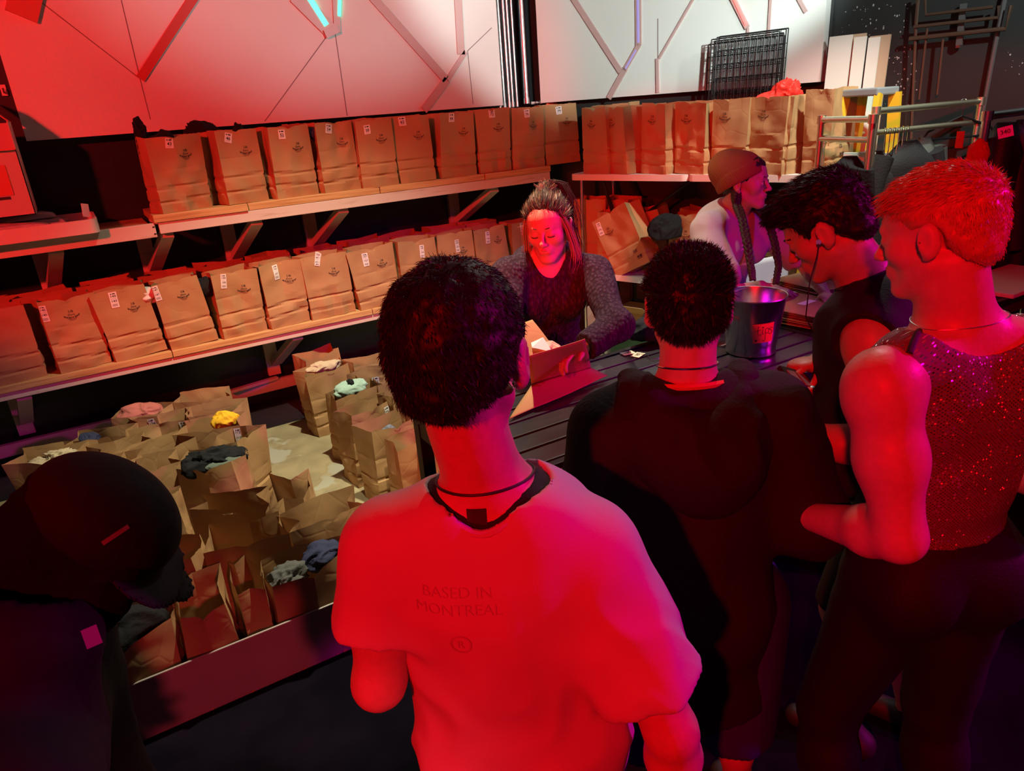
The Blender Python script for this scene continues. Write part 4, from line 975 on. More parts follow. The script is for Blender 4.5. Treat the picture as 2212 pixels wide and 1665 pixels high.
cord = [atz(x, y, TZ + .006) for x, y in [(1385, 764), (1398, 767), (1404, 772), (1411, 775), (1428, 774), (1440, 770)]]
o = MB().tube(cord, .0016, 6).build('shiny_cord', M_chrome, None, True); tag(o, 'thin shiny cord tied to a claim ticket on the counter', 'cord')
# glass of water behind the bucket
q = atz(1552, 742, TZ); e = empty('drinking_glass', (q[0], q[1], TZ + .001), 0, 'clear plastic cup half hidden left of the tips bucket', 'cup')
glass = bpy.data.materials.new('clear_cup'); glass.use_nodes = True; b_ = glass.node_tree.nodes['Principled BSDF']; b_.inputs['Transmission Weight'].default_value = 1; b_.inputs['Roughness'].default_value = .05; b_.inputs['IOR'].default_value = 1.4
MB().lathe([(.001, 0), (.030, 0), (.040, .10), (.042, .102), (.038, .10), (.028, .004), (.001, .004)], (0, 0, 0), 28).build('cup_wall', glass, e, True)

# crate, canister and cartons below the lower folding table
e = empty('plastic_canister', tuple(along(1.02, .52, 0)), BANG, 'white moulded canister with a black label under the lower folding table', 'canister')
MB().box((-.09, -.11, 0), (.09, .11, .46), bevel=.015).build('canister_body', mat('canister_plastic', (.42, .42, .38), .5), e, True)
MB().tube([(-.04, -.06, .46), (-.04, -.06, .50)], .022, 14).build('cap', M_ink, e, True)
MB().tube([(-.05, .0, .46), (-.03, .0, .50), (.04, .0, .50), (.06, .0, .46)], .010, 8).build('grip', mat('canister_plastic', (.4, .4, .4)), e, True)
MB().box((-.065, -.1125, .10), (.065, -.110, .30)).build('black_label', M_ink, e)
e = empty('storage_carton', tuple(along(1.32, .50, 0)), BANG, 'open tan carton with a green lower half under the lower folding table', 'box')
MB().box((-.17, -.13, 0), (.17, .13, .30)).build('carton_body', mat('dark_green_print', (.02, .07, .035), .6), e)
MB().box((-.172, -.132, .30), (.172, .132, .46)).build('carton_upper', M_paper, e)
MB().beam((-.17, -.13, .46), (-.17, -.22, .55), .25, .004, up=(0, 0, 1)).build('flap', M_paper, e)
MB().beam((0, -.13, .46), (0, -.22, .53), .30, .004, up=(0, 1, 0)).build('flap', M_paper, e)

# wire grids leaning on the wall behind the upper bags
def grid_panel(s, off, z0, w, h, label, lean=.0, tilt=0.0):
    c = along(s, off, z0); e = empty('wire_grid_panel', tuple(c), BANG, label, 'wire grid', 'black wire grid panels leaning on the right wall')
    f_ = MB(); n = int(w / .042); k = int(h / .075)
    P = lambda x, z: (x + tilt * z, -lean * (h - z) + 0, z)
    for a, b in [((-w / 2, 0), (w / 2, 0)), ((-w / 2, h), (w / 2, h)), ((-w / 2, 0), (-w / 2, h)), ((w / 2, 0), (w / 2, h))]: f_.tube([P(*a), P(*b)], .0038, 6)
    f_.build('frame', M_black, e, True); g = MB()
    for i in range(1, n): x = -w / 2 + w * i / n; g.tube([P(x, 0), P(x, h)], .0022, 5)
    for j in range(1, k): z = h * j / k; g.tube([P(-w / 2, z), P(w / 2, z)], .0024, 5)
    g.build('wires', M_black, e, True); return e
sg0 = sB(1632, 82, 0, .14)
grid_panel(sg0 + .02, .265, ZBU + .001, .44, .80, 'black wire grid panel at the front of the leaning stack', .05)
for k_ in range(5): grid_panel(sg0 - .01 + .022 * math.sin(k_ * 2.3), .205 + .011 * k_, ZBU + .001, .44, .77 + .012 * ((k_ * 3) % 4), ['second', 'third', 'fourth', 'fifth', 'sixth'][k_] + ' from the front of the packed black wire grid panels on the wall', .05 + .004 * k_, .01 * math.sin(k_ * 1.7))
grid_panel(sg0 - .05, .185, ZBU + .001, .44, .785, 'last but one of the packed black wire grid panels on the wall', .045, .02)
grid_panel(sg0 - .09, .17, ZBU + .001, .44, .77, 'black wire grid panel at the back of the leaning stack', .04, .01)

# white boards leaning against the wall right of the panel
def leaning_board(pxl, pxr, pytop, off, m, label, th=.012):
    a = atB(pxl, pytop, off); b = atB(pxr, pytop, off); s0 = float((a - BC) @ BD); s1 = float((b - BC) @ BD); ztop = float(a[2])
    p0 = along((s0 + s1) / 2, off + .16, 0); p1 = along((s0 + s1) / 2, off, ztop)
    e = empty('leaning_board', tuple(p0), 0, label, 'board', 'boards leaning on the wall right of the light panels'); 
    loc(MB().beam(p0, p1, th, s1 - s0, up=tuple(BD)).build('panel', m, e)); return e
M_bd = mat('white_laminate', (.72, .76, .70), .5); M_tan = mat('raw_mdf', (.50, .38, .26), .7)
leaning_board(1793, 1842, 80, .115, M_bd, 'leftmost white board of the leaning set, right of the panels')
leaning_board(1794, 1872, 80, .095, M_tan, 'tan edged board behind the leftmost white board')
leaning_board(1846, 1873, 81, .118, M_bd, 'second white board of the leaning set')
leaning_board(1877, 1902, 82, .116, M_bd, 'third white board of the leaning set, narrow')
leaning_board(1880, 1925, 79, .090, M_tan, 'tan board at the right end of the leaning set')

# chrome garment racks
def rack(P0, P1, zt_, zb_, label, m=M_brass, drop=True, r=.016, low=None):
    P0 = np.array([P0[0], P0[1], 0.0]); P1 = np.array([P1[0], P1[1], 0.0]); e = empty('garment_rack', tuple((P0 + P1) / 2), 0, label, 'clothes rack', 'chrome clothes racks at the right')
    Z = np.array([0, 0, 1.0])
    loc(MB().tube([P0 + Z * zt_, P1 + Z * zt_], r, 14).build('top_rail', m, e, True))
    for P in (P0, P1):
        loc(MB().tube([P + Z * .07, P + Z * (zt_ + .01)], r, 14).build('post', m, e, True))
        loc(MB().tube([P + Z * (zt_ - .02), P + Z * (zt_ + .022)], r * 1.35, 14).build('post_collar', m, e, True))
    if low: loc(MB().tube([P0 + Z * low, P1 + Z * low], r * .9, 14).build('lower_rail', m, e, True))
    d = _n(P1 - P0); q = np.array([-d[1], d[0], 0]) * .22
    for P in (P0, P1): loc(MB().tube([P - q + Z * .07, P + q + Z * .07], r, 12).build('foot', m, e, True))
    for P in (P0, P1):
        for s in (-1, 1): loc(MB().tube([P + q * s * .95 + Z * .0, P + q * s * .95 + Z * .055], .022, 12).build('caster', M_black, e, True))
    return e, P0, P1
ra, ra0, ra1 = rack(atz(1893, 240, 1.76), atz(2118, 219, 1.76), 1.76, 0, 'front chrome clothes rack with the empty hanger on its bright top rail', low=1.655)
rb, rb0, rb1 = rack(atz(1770, 248, 1.76) + (.02, .0, 0), atz(1885, 262, 1.725) , 1.735, 0, 'chrome clothes rack half hidden behind the last bag on the folding table', low=1.64)
rc, rc0, rc1 = rack(atz(1985, 222, 1.76), atz(2055, 216, 1.76), 1.77, 0, 'chrome clothes rack behind the front one, short rail', r=.014)
rd, rd0, rd1 = rack(atz(1780, 300, 1.62), atz(1876, 285, 1.62), 1.62, 0, 'low chrome rack left of the front rack post', r=.013)
# hangers
def hanger(P, d, label, w=.20, m=M_black):
    e = empty('clothes_hanger', tuple(P), 0, label, 'hanger', 'hangers on the racks'); P = Vector([float(c) for c in P]); d = Vector([float(c) for c in d]).normalized()
    Z = Vector((0, 0, 1)); hook = [P + Z * (-.02) + d * 0 + Z * 0] ; hk = []
    for i in range(9):
        a = -40 + 240 * i / 8; hk.append(P + Z * (.0 + .018 * math.sin(math.radians(a))) + d * .018 * math.cos(math.radians(a)))
    hk = hk[::-1] if False else hk; loc(MB().tube([P + Z * -.07, P + Z * -.03 + d * .004] + hk, .0022, 6).build('hook', M_chrome, e, True))
    loc(MB().tube([P + Z * -.07, P - Z * .095 + d * w * .35, P - Z * .14 + d * w * .92, P - Z * .165 + d * w, P - Z * .178 + d * w * .96, P - Z * .18, P - Z * .178 - d * w * .96, P - Z * .165 - d * w, P - Z * .14 - d * w * .92, P - Z * .095 - d * w * .35, P + Z * -.07], .006, 8).build('shoulder_bar', m, e, True))
    return e
dr = _n(ra1 - ra0)
hanger(ra0 + dr * (np.linalg.norm(ra1 - ra0) * .83) + (0, 0, 1.765), _n(dr + np.array([-.1, -.2, 0])), 'empty black hanger on the front chrome rack')
# hanging garments
def garment(P, d, w, h, dep, m, seed, label, name='hanging_coat', sleeves=True):
    """coat hanging below P, shoulders along d"""
    P = np.array([float(c) for c in P]); d = _n([d[0], d[1], 0]); q = np.array([-d[1], d[0], 0]); e = empty(name, tuple(P), 0, label, 'coat', 'clothes hanging at the right')
    nu, nv = 56, 26; V = []
    for j in range(nv):
        t = j / (nv - 1); z = -h * t
        hw = w * (.24 + .76 * min(1, (t / .10)) ** .6) * (1 + .10 * t); hd = dep * (.45 + .55 * min(1, t / .12)) * (1 + .25 * t)
        for i in range(nu):
            a = 2 * PI * i / nu; fold = 1 + .13 * math.sin(a * 5 + seed + t * 1.5) * t + .08 * math.sin(a * 9 + seed * 2 + t) * t
            sag = -.07 * w / .2 * (abs(math.cos(a)) ** 1.5) * min(1, t / .10) * 0 - (.05 * abs(math.cos(a))) * (1 - min(1, t / .3)) * (1 if t > 0 else 0)
            V.append(P + d * hw * math.cos(a) * fold + q * hd * math.sin(a) * fold + np.array([0, 0, z + sag]))
    Fq = [(j * nu + i, j * nu + (i + 1) % nu, (j + 1) * nu + (i + 1) % nu, (j + 1) * nu + i) for j in range(nv - 1) for i in range(nu)]
    Fq += [tuple(range(nu)), tuple(range(nv * nu - 1, nv * nu - nu - 1, -1))]
    loc(mesh_np('coat_body', V, Fq, m, e, True))
    if sleeves:
        for s in (-1, 1):
            a = P + d * s * w * .85 + np.array([0, 0, -.07]); pts = [a, a + d * s * .05 + (0, 0, -.15), a + d * s * .06 - q * .03 + (0, 0, -.32), a + d * s * .05 - q * .05 + (0, 0, -.52)]
            loc(MB().tube(pts, .05, 16, [.060, .060, .052, .045]).build('sleeve', m, e, True))
    return e
def under(px, py, z): return atz(px, py, z)
NAVJ = fab('navy_nylon', (.012, .014, .035), .5); CHAR = fab('charcoal_wool', (.02, .022, .024)); GRN = fab('grey_green_nylon', (.10, .12, .11), .5)
g = ra0 + dr * np.linalg.norm(ra1 - ra0) * .34
garment(g + (0, 0, 1.60), dr, .20, .80, .07, CHAR, 1, 'charcoal coat hanging in the middle of the front chrome rack')
g = ra0 + dr * np.linalg.norm(ra1 - ra0) * .56
garment(g + (.02, .05, 1.60), _n(dr + np.array([.3, .3, 0])), .16, .78, .06, GRN, 2, 'grey green jacket hanging beside the charcoal coat')
g = ra0 + dr * np.linalg.norm(ra1 - ra0) * .10
garment(g + (0, .03, 1.56), BD, .10, .95, .05, CHAR, 5, 'dark garment hanging near the front rack post', sleeves=False)
g = rb0 * .35 + rb1 * .65
garment(g + (.0, .0, 1.56), _n(rb1 - rb0), .14, .26, .07, BLACKC, 6, 'short black strappy garment hanging on the half hidden rack', sleeves=False, name='hanging_garment')
# shiny beaded strands hung on the lower rail
e = empty('beaded_strands', tuple(ra0 + dr * .10 + (0, 0, 1.655)), 0, 'glittering green white bead strands draped over the lower rail', 'beads')
for k in range(6):
    p = ra0 + dr * (.07 + .03 * k) + np.array([0, 0, 1.672]) - BN * 0; off = np.array([-.02, -.02, 0]); L = .16 + .06 * ((k * 7) % 3)
    loc(MB().tube([p + off * .0, p + off, p + off + (0, 0, -L * .5), p + off + dr * .01 * (-1) ** k + (0, 0, -L)], .0028, 6).build('strand', mat('glitter_bead', (.7, .85, .7), .1, 1.0), e, True))
# red tag, spray bottle coloured bits
q = atd(2074, 298, 3.35); e = empty('red_hang_label', tuple(q), 0, 'small red label hanging below the black hanger', 'label'); loc(MB().beam(q + (0, 0, .03), q + (0, 0, -.045), .035, .004, up=(1, 0, 0)).build('label_card', REDC, e))
# step ladder behind the racks
q = atd(1880, 190, 3.95); e = empty('step_ladder', (q[0], q[1], 0), 0, 'yellow step ladder with grey top behind the chrome racks', 'ladder'); zt2 = float(q[2])
Y_ = mat('yellow_fibreglass', (.70, .42, .02), .5); G_ = mat('grey_ladder_plastic', (.22, .24, .26), .5)
loc(MB().box((q[0] - .10, q[1] - .11, zt2 - .04), (q[0] + .10, q[1] + .11, zt2), bevel=.008).build('ladder_top', G_, e))
for sx in (-1, 1):
    loc(MB().beam((q[0] + .08, q[1] + sx * .10, zt2 - .03), (q[0] + .10, q[1] + sx * .20, .0), .03, .06).build('front_rail', Y_, e)); loc(MB().beam((q[0] - .07, q[1] + sx * .10, zt2 - .03), (q[0] - .42, q[1] + sx * .20, .0), .03, .05).build('rear_rail', Y_, e))
for k in range(1, 6):
    z = zt2 * k / 6.2; hw = .10 + .10 * (1 - z / zt2); xs = q[0] + .08 + .02 * (1 - z / zt2); loc(MB().box((xs - .05, q[1] - hw, z - .012), (xs + .02, q[1] + hw, z + .012)).build('step', G_, e))
# upright white folded table / pallet shapes under the racks
for i, (px, py, w, h, lb) in enumerate([(1850, 400, .16, .62, 'white board standing upright between the folding table and the racks'), (1872, 395, .05, .58, 'narrow pale slatted board beside the white upright board')]):
    q = atd(px, py, 3.85); e = empty('upright_board', (q[0], q[1], .0), 0, lb, 'board'); loc(MB().beam((q[0], q[1], 0), (q[0], q[1], float(q[2]) + .17), .018, w, up=tuple(BD)).build('panel', M_bd, e))
# pale chair back behind the beanie wearer
q = atd(1700, 592, 3.75); e = empty('plastic_chair', (q[0], q[1], 0), 0, 'pale plastic chair behind the counter right of the beanie wearer', 'chair'); cz = .62
loc(MB().box((q[0] - .21, q[1] - .20, cz - .03), (q[0] + .21, q[1] + .20, cz), bevel=.012).build('seat', M_plastic, e))
V, Fq = pillow(q[0] - .22, q[0] + .22, cz + .02, cz + .42, 0, .03, 5); V2 = V.copy(); V2[:, 2] = V[:, 1]; V2[:, 1] = q[1] + .19 + V[:, 2] + ((V[:, 0] - q[0]) ** 2) * -.6
loc(mesh_np('backrest', V2, Fq, M_plastic, e, True))
for sx in (-.18, .18):
    for sy in (-.17, .17): loc(MB().tube([(q[0] + sx, q[1] + sy, cz - .03), (q[0] + sx * 1.1, q[1] + sy * 1.1, 0)], .012, 10).build('leg', M_chrome, e, True))

# near rack at the right edge with navy coats
n0 = atz(2134, 243, 1.735); n1 = atz(2300, 222, 1.735)
rn, rn0, rn1 = rack(n0, n1, 1.72, 0, 'nearer chrome rack with purple shine at the right photo edge', M_chrome, r=.019, low=None)
dn = _n(rn1 - rn0)
nc = garment(rn0 + dn * .16 + (.02, .0, 1.68), _n(dn + np.array([.5, .6, 0])), .15, 1.05, .09, NAVJ, 3, 'navy coat with a numbered red tag on the nearer rack')
garment(rn0 + dn * .34 + (.02, .0, 1.68), _n(dn + np.array([.5, .6, 0])), .15, 1.10, .09, fab('violet_navy_nylon', (.02, .012, .05), .5), 4, 'dark violet coat at the far right of the nearer rack')
q = atd(2112, 330, 3.1); bundle(q + np.array([0, 0, -.03]), .035, .035, .08, REDC, 33, label='red garment hanging left of the purple post', name='red_garment', amp=.4)
q = atd(2172, 285, 2.42); e = nc; tm_ = mat('salmon_card', (.75, .22, .20), .7)
nrm = _n(CAM - q); rx = _n(np.cross(np.array([0, 0, 1.0]), nrm)); ry = np.cross(nrm, rx)
T2 = lambda V, l: [q + rx * (a * math.cos(.25) - b * math.sin(.25)) + ry * (a * math.sin(.25) + b * math.cos(.25)) + nrm * l for a, b in V]
v, fc = rect2d(-.022, -.018, .022, .018); cd_ = loc(mesh_np('numbered_tag', T2(v, 0), fc, tm_, e)); v, fc = text2d('340', .020, .01); mesh_np('printed_number', T2(v, .001), fc, M_ink, cd_)
# pale counter piece at the right edge behind the red-haired man
q = atz(2190, 640, TZ + .0); o = MB().box((q[0] - .05, q[1] - .02, TZ + .001), (q[0] + .5, q[1] + .26, TZ + .02), bevel=.004).build('pale_tray', M_bd); tag(o, 'pale flat tray on the counter at the right photo edge', 'tray')
q = atz(1945, 618, TZ); o = MB().box((q[0] - .3, q[1] + .05, TZ + .001), (q[0] + .1, q[1] + .2, TZ + .09), bevel=.006).build('lidded_carton', M_paint); tag(o, 'low pale carton on the counter behind the neck of the man with earphones', 'box')

# ================================================================ PEOPLE : implicit surfaces
class Pr:
    """one primitive: fn(X,Y,Z)->distance, bounds lo/hi, tag, blend k, op"""
    def __init__(s, fn, lo, hi, tag, k=.02, op='add'): s.fn = fn; s.lo = np.array(lo, float); s.hi = np.array(hi, float); s.tag = tag; s.k = k; s.op = op
def cone(a, b, ra, rb, tag='', k=.02, op='add', flat=None, cut=None):
    a = np.array(a, float); b = np.array(b, float); ba = b - a; L2 = max(ba @ ba, 1e-9)
    def fn(X, Y, Z, inf=0.0):
        px, py, pz = X - a[0], Y - a[1], Z - a[2]; t = np.clip((px * ba[0] + py * ba[1] + pz * ba[2]) / L2, 0, 1)
        dx, dy, dz = px - t * ba[0], py - t * ba[1], pz - t * ba[2]
        if flat is not None:
            n, f_ = flat; q = (dx * n[0] + dy * n[1] + dz * n[2]) * (1 / f_ - 1); dx = dx + q * n[0]; dy = dy + q * n[1]; dz = dz + q * n[2]
        d = np.sqrt(dx * dx + dy * dy + dz * dz) - (ra + (rb - ra) * t) - inf
        if cut is not None:
            u = ba / math.sqrt(L2); e = (X - b[0]) * u[0] + (Y - b[1]) * u[1] + (Z - b[2]) * u[2]; d = np.maximum(d, e - cut)
        return d
    r = max(ra, rb) * 1.3
    return Pr(fn, np.minimum(a, b) - r, np.maximum(a, b) + r, tag, k, op)
def ell(c, r, fr=None, tag='', k=.02, op='add'):
    c = np.array(c, float); r = np.array(r, float); M = np.eye(3) if fr is None else np.array(fr)   # rows: axes
    def fn(X, Y, Z, inf=0.0):
        x, y, z = X - c[0], Y - c[1], Z - c[2]
        u = [x * M[i][0] + y * M[i][1] + z * M[i][2] for i in range(3)]; rr_ = r + inf
        k0 = np.sqrt((u[0] / rr_[0]) ** 2 + (u[1] / rr_[1]) ** 2 + (u[2] / rr_[2]) ** 2)
        k1 = np.sqrt((u[0] / rr_[0] ** 2) ** 2 + (u[1] / rr_[1] ** 2) ** 2 + (u[2] / rr_[2] ** 2) ** 2)
        return k0 * (k0 - 1) / np.maximum(k1, 1e-6)
    R_ = np.max(r); return Pr(fn, c - R_, c + R_, tag, k, op)
def axis(lo, hi, h, fine):
    v = [lo]; 
    while v[-1] < hi:
        s = h
        for a, b, hf in fine:
            if a - 1e-6 <= v[-1] < b: s = min(s, hf)
        v.append(v[-1] + s)
    return np.array(v, np.float32)
def smin(a, b, k):
    h = np.clip(.5 + .5 * (b - a) / k, 0, 1); return b * (1 - h) + a * h - k * h * (1 - h)
def smax(a, b, k): return -smin(-a, -b, k)
def field(prims, ax, inflate=0.0, post=None, margin=.05):
    xs, ys, zs = ax; D = np.full((len(xs), len(ys), len(zs)), .25, np.float32)
    for p in prims:
        m_ = margin + inflate; i0, i1 = np.searchsorted(xs, p.lo[0] - m_), np.searchsorted(xs, p.hi[0] + m_)
        j0, j1 = np.searchsorted(ys, p.lo[1] - m_), np.searchsorted(ys, p.hi[1] + m_); k0, k1 = np.searchsorted(zs, p.lo[2] - m_), np.searchsorted(zs, p.hi[2] + m_)
        if i1 <= i0 or j1 <= j0 or k1 <= k0: continue
        X = xs[i0:i1, None, None]; Y = ys[None, j0:j1, None]; Z = zs[None, None, k0:k1]
        d = p.fn(X, Y, Z, inflate if p.op == 'add' else 0.0).astype(np.float32); S = D[i0:i1, j0:j1, k0:k1]
        if p.op == 'add': S[...] = smin(S, d, p.k)
        else: S[...] = smax(S, -d, p.k)
    if post: D = post(D, xs[:, None, None], ys[None, :, None], zs[None, None, :])
    return D
def nets(D, ax):
    xs, ys, zs = ax; s = D < 0; nx, ny, nz = D.shape
    s[0] = s[-1] = False; s[:, 0] = s[:, -1] = False; s[:, :, 0] = s[:, :, -1] = False
    D = np.where(s, np.minimum(D, -1e-5), np.maximum(D, 1e-5))
    c = s[:-1, :-1, :-1].astype(np.int8)
    tot = sum(s[i:nx - 1 + i, j:ny - 1 + j, k:nz - 1 + k].astype(np.int8) for i in (0, 1) for j in (0, 1) for k in (0, 1))
    act = (tot > 0) & (tot < 8); I, J, K = np.nonzero(act); n = len(I); idx = np.full(act.shape, -1, np.int32); idx[I, J, K] = np.arange(n)
    P = np.zeros((n, 3)); cnt = np.zeros(n)
    cor = [(i, j, k) for i in (0, 1) for j in (0, 1) for k in (0, 1)]
    for a in cor:
        for d in range(3):
            if a[d]: continue
            b = list(a); b[d] = 1
            da = D[I + a[0], J + a[1], K + a[2]]; db = D[I + b[0], J + b[1], K + b[2]]; m_ = (da < 0) != (db < 0)
            t = np.where(m_, da / np.where(m_, da - db, 1), 0)
            A = np.stack([xs[I + a[0]], ys[J + a[1]], zs[K + a[2]]], -1); B = np.stack([xs[I + b[0]], ys[J + b[1]], zs[K + b[2]]], -1)
            P += np.where(m_[:, None], A + (B - A) * t[:, None], 0); cnt += m_
    P /= cnt[:, None]; Q = []
    def quads(axis_, s0, s1, offs):
        ch = s0 != s1; ii = np.argwhere(ch)
        q = np.stack([idx[ii[:, 0] + o[0], ii[:, 1] + o[1], ii[:, 2] + o[2]] for o in offs], -1); fl = s0[ch]; q[~fl] = q[~fl][:, ::-1]; return q
    Q.append(quads(0, s[:-1, 1:-1, 1:-1], s[1:, 1:-1, 1:-1], [(0, 0, 0), (0, 1, 0), (0, 1, 1), (0, 0, 1)]))
    Q.append(quads(1, s[1:-1, :-1, 1:-1], s[1:-1, 1:, 1:-1], [(0, 0, 0), (0, 0, 1), (1, 0, 1), (1, 0, 0)]))
    Q.append(quads(2, s[1:-1, 1:-1, :-1], s[1:-1, 1:-1, 1:], [(0, 0, 0), (1, 0, 0), (1, 1, 0), (0, 1, 0)]))
    Q = np.concatenate(Q); Q = Q[(Q >= 0).all(1)]; return P, Q
def relax_mesh(P, Q, it=1, lam=.5):
    for _ in range(it):
        S = np.zeros_like(P); c = np.zeros(len(P))
        for a, b in ((0, 1), (1, 2), (2, 3), (3, 0)):
            np.add.at(S, Q[:, a], P[Q[:, b]]); np.add.at(c, Q[:, a], 1); np.add.at(S, Q[:, b], P[Q[:, a]]); np.add.at(c, Q[:, b], 1)
        P = P * (1 - lam) + lam * S / np.maximum(c, 1)[:, None]
    return P
def sdf_mesh(name, prims, m, parent, h=.010, fine=((), (), ()), inflate=0.0, post=None, smooth=1, pad=.03, lo=None, hi=None):
    add = [p for p in prims if p.op == 'add']
    L = np.min([p.lo for p in add], 0) - pad - inflate; H = np.max([p.hi for p in add], 0) + pad + inflate
    if lo is not None: L = np.maximum(L, lo)
    if hi is not None: H = np.minimum(H, hi)
    ax = [axis(L[i], H[i], h, fine[i]) for i in range(3)]
    D = field(prims, ax, inflate, post); P, Q = nets(D, ax); P = relax_mesh(P, Q, smooth)
    o = mesh_np(name, P, Q, m, parent, True)
    if parent is not None: loc(o)
    return o
def fr_of(f, u=(0, 0, 1)):
    """frame rows right, forward, up from a forward vector"""
    f = _n(f); r = _n(np.cross(f, np.array(u, float))); return np.array([r, f, np.cross(r, f)])
def facing(az, pitch, roll=0.0):
    a, p = math.radians(az), math.radians(pitch); f = np.array([math.sin(a) * math.cos(p), math.cos(a) * math.cos(p), math.sin(p)])
    F_ = fr_of(f); r = math.radians(roll); R0, U0 = F_[0], F_[2]
    return np.array([R0 * math.cos(r) + U0 * math.sin(r), F_[1], U0 * math.cos(r) - R0 * math.sin(r)])

def head_prims(c, F3, s, female=False):
    T = lambda x, y, z: np.array(c) + s * (F3[0] * x + F3[1] * y + F3[2] * z); P = []
    E = lambda x, y, z, r, k=.012, op='add', tag='head': P.append(ell(T(x, y, z), np.array(r) * s, F3, tag, k, op))
    C_ = lambda a, b, ra, rb, k=.012, op='add', tag='head': P.append(cone(T(*a), T(*b), ra * s, rb * s, tag, k, op))
    jw = .85 if female else 1.0
    E(0, -.018, .038, (.074, .094, .078), tag='skull'); E(0, .022, .032, (.064, .064, .062), .02, tag='skull')
    E(0, .024, -.030, (.056, .056, .074), .02)
    for sx in (-1, 1):
        C_((sx * .048 * jw, .002, -.052), (sx * .014, .064, -.096), .021, .018, .02); E(sx * .040, .050, -.020, (.024, .028, .026), .02)
    E(0, .072, -.099, (.018, .016, .014), .016)
    C_((-.030, .078, .020), (.030, .078, .020), .010 if not female else .007, .010 if not female else .007, .016)
    for sx in (-1, 1): E(sx * .030, .099, .002, (.017, .016, .013), .012, 'sub')
    for sx in (-1, 1): E(sx * .030, .0745, .001, (.0145, .0135, .0125), .004)
    C_((0, .082, .012), (0, .104, -.024), .0075, .0085, .008); E(0, .106, -.029, (.0105, .0105, .0095), .006)
    for sx in (-1, 1): E(sx * .0115, .097, -.032, (.0065, .009, .0075), .005)
    E(0, .074, -.060, (.027, .018, .024), .014)
    C_((-.019, .083, -.0555), (.019, .083, -.0555), .0048, .0048, .005); E(0, .0915, -.0545, (.012, .0055, .0048), .004); C_((-.015, .086, -.0660), (.015, .086, -.0660), .0058, .0058, .005)
    C_((-.020, .0965, -.0608), (.020, .0965, -.0608), .0028, .0028, .003, 'sub')
    for sx in (-1, 1):
        G = np.array([F3[0], _n(F3[1] + F3[0] * sx * -.30), F3[2]]); 
        P.append(ell(T(sx * .0835, -.013, -.006), np.array((.010, .020, .034)) * s, np.array([_n(F3[0] + F3[1] * sx * .35 * -1), _n(F3[1] + F3[0] * sx * .35 + F3[2] * .0), F3[2]]), 'ear', .006))
        P.append(ell(T(sx * .0775, -.004, -.035), np.array((.007, .009, .010)) * s, F3, 'ear', .006))
        P.append(ell(T(sx * .0935, -.007, -.004), np.array((.0065, .010, .019)) * s, F3, 'ear', .004, 'sub'))
    return P
def hand_prims(w, d, n, side, s=1.0, curls=(.35, .40, .45, .5), spread=.05, thumb=(.75, .25), tag='hand'):
    """w wrist, d direction of fingers, n palm normal, side = unit vector from palm centre to the thumb"""
    d = _n(d); side = _n(side - d * (side @ d)); n = _n(n - d * (n @ d) - side * (n @ side)); P = []; w = np.array(w, float)
    pc = w + d * .045 * s; P.append(ell(pc, np.array((.041, .050, .0165)) * s, np.array([side, d, n]), tag, .010))
    P.append(ell(w + d * .028 * s + side * .020 * s + n * .008 * s, np.array((.018, .028, .016)) * s, np.array([side, d, n]), tag, .012))
    for i, (o_, L, r) in enumerate([(.028, .074, .0090), (.0095, .082, .0092), (-.009, .076, .0088), (-.0265, .060, .0080)]):
        b = w + d * .082 * s + side * o_ * s - d * (abs(o_ - .005) * .18) * s; dd = _n(d + side * o_ * 3 * spread / .05 * .4); c = curls[i] if len(curls) > i else curls[-1]; p = b - d * .02 * s; a = 0.0
        for j, fr in enumerate((.46, .31, .23)):
            a += c * (.75 if j == 0 else 1.0); v = dd * math.cos(a) + n * math.sin(a); q = p + v * (L * fr + (.02 if j == 0 else 0)) * s
            P.append(cone(p, q, r * s * (1 - .08 * j), r * s * (1 - .08 * (j + 1)), tag, .0035)); p = q
    b = w + d * .020 * s + side * .026 * s + n * .006 * s; a1 = _n(side * thumb[0] + d * .75 + n * thumb[1]); q = b + a1 * .044 * s
    P.append(cone(b, q, .0135 * s, .0105 * s, tag, .008)); a2 = _n(side * thumb[0] * .35 + d * .95 + n * (thumb[1] + .25)); P.append(cone(q, q + a2 * .030 * s, .0105 * s, .0085 * s, tag, .004))
    return P
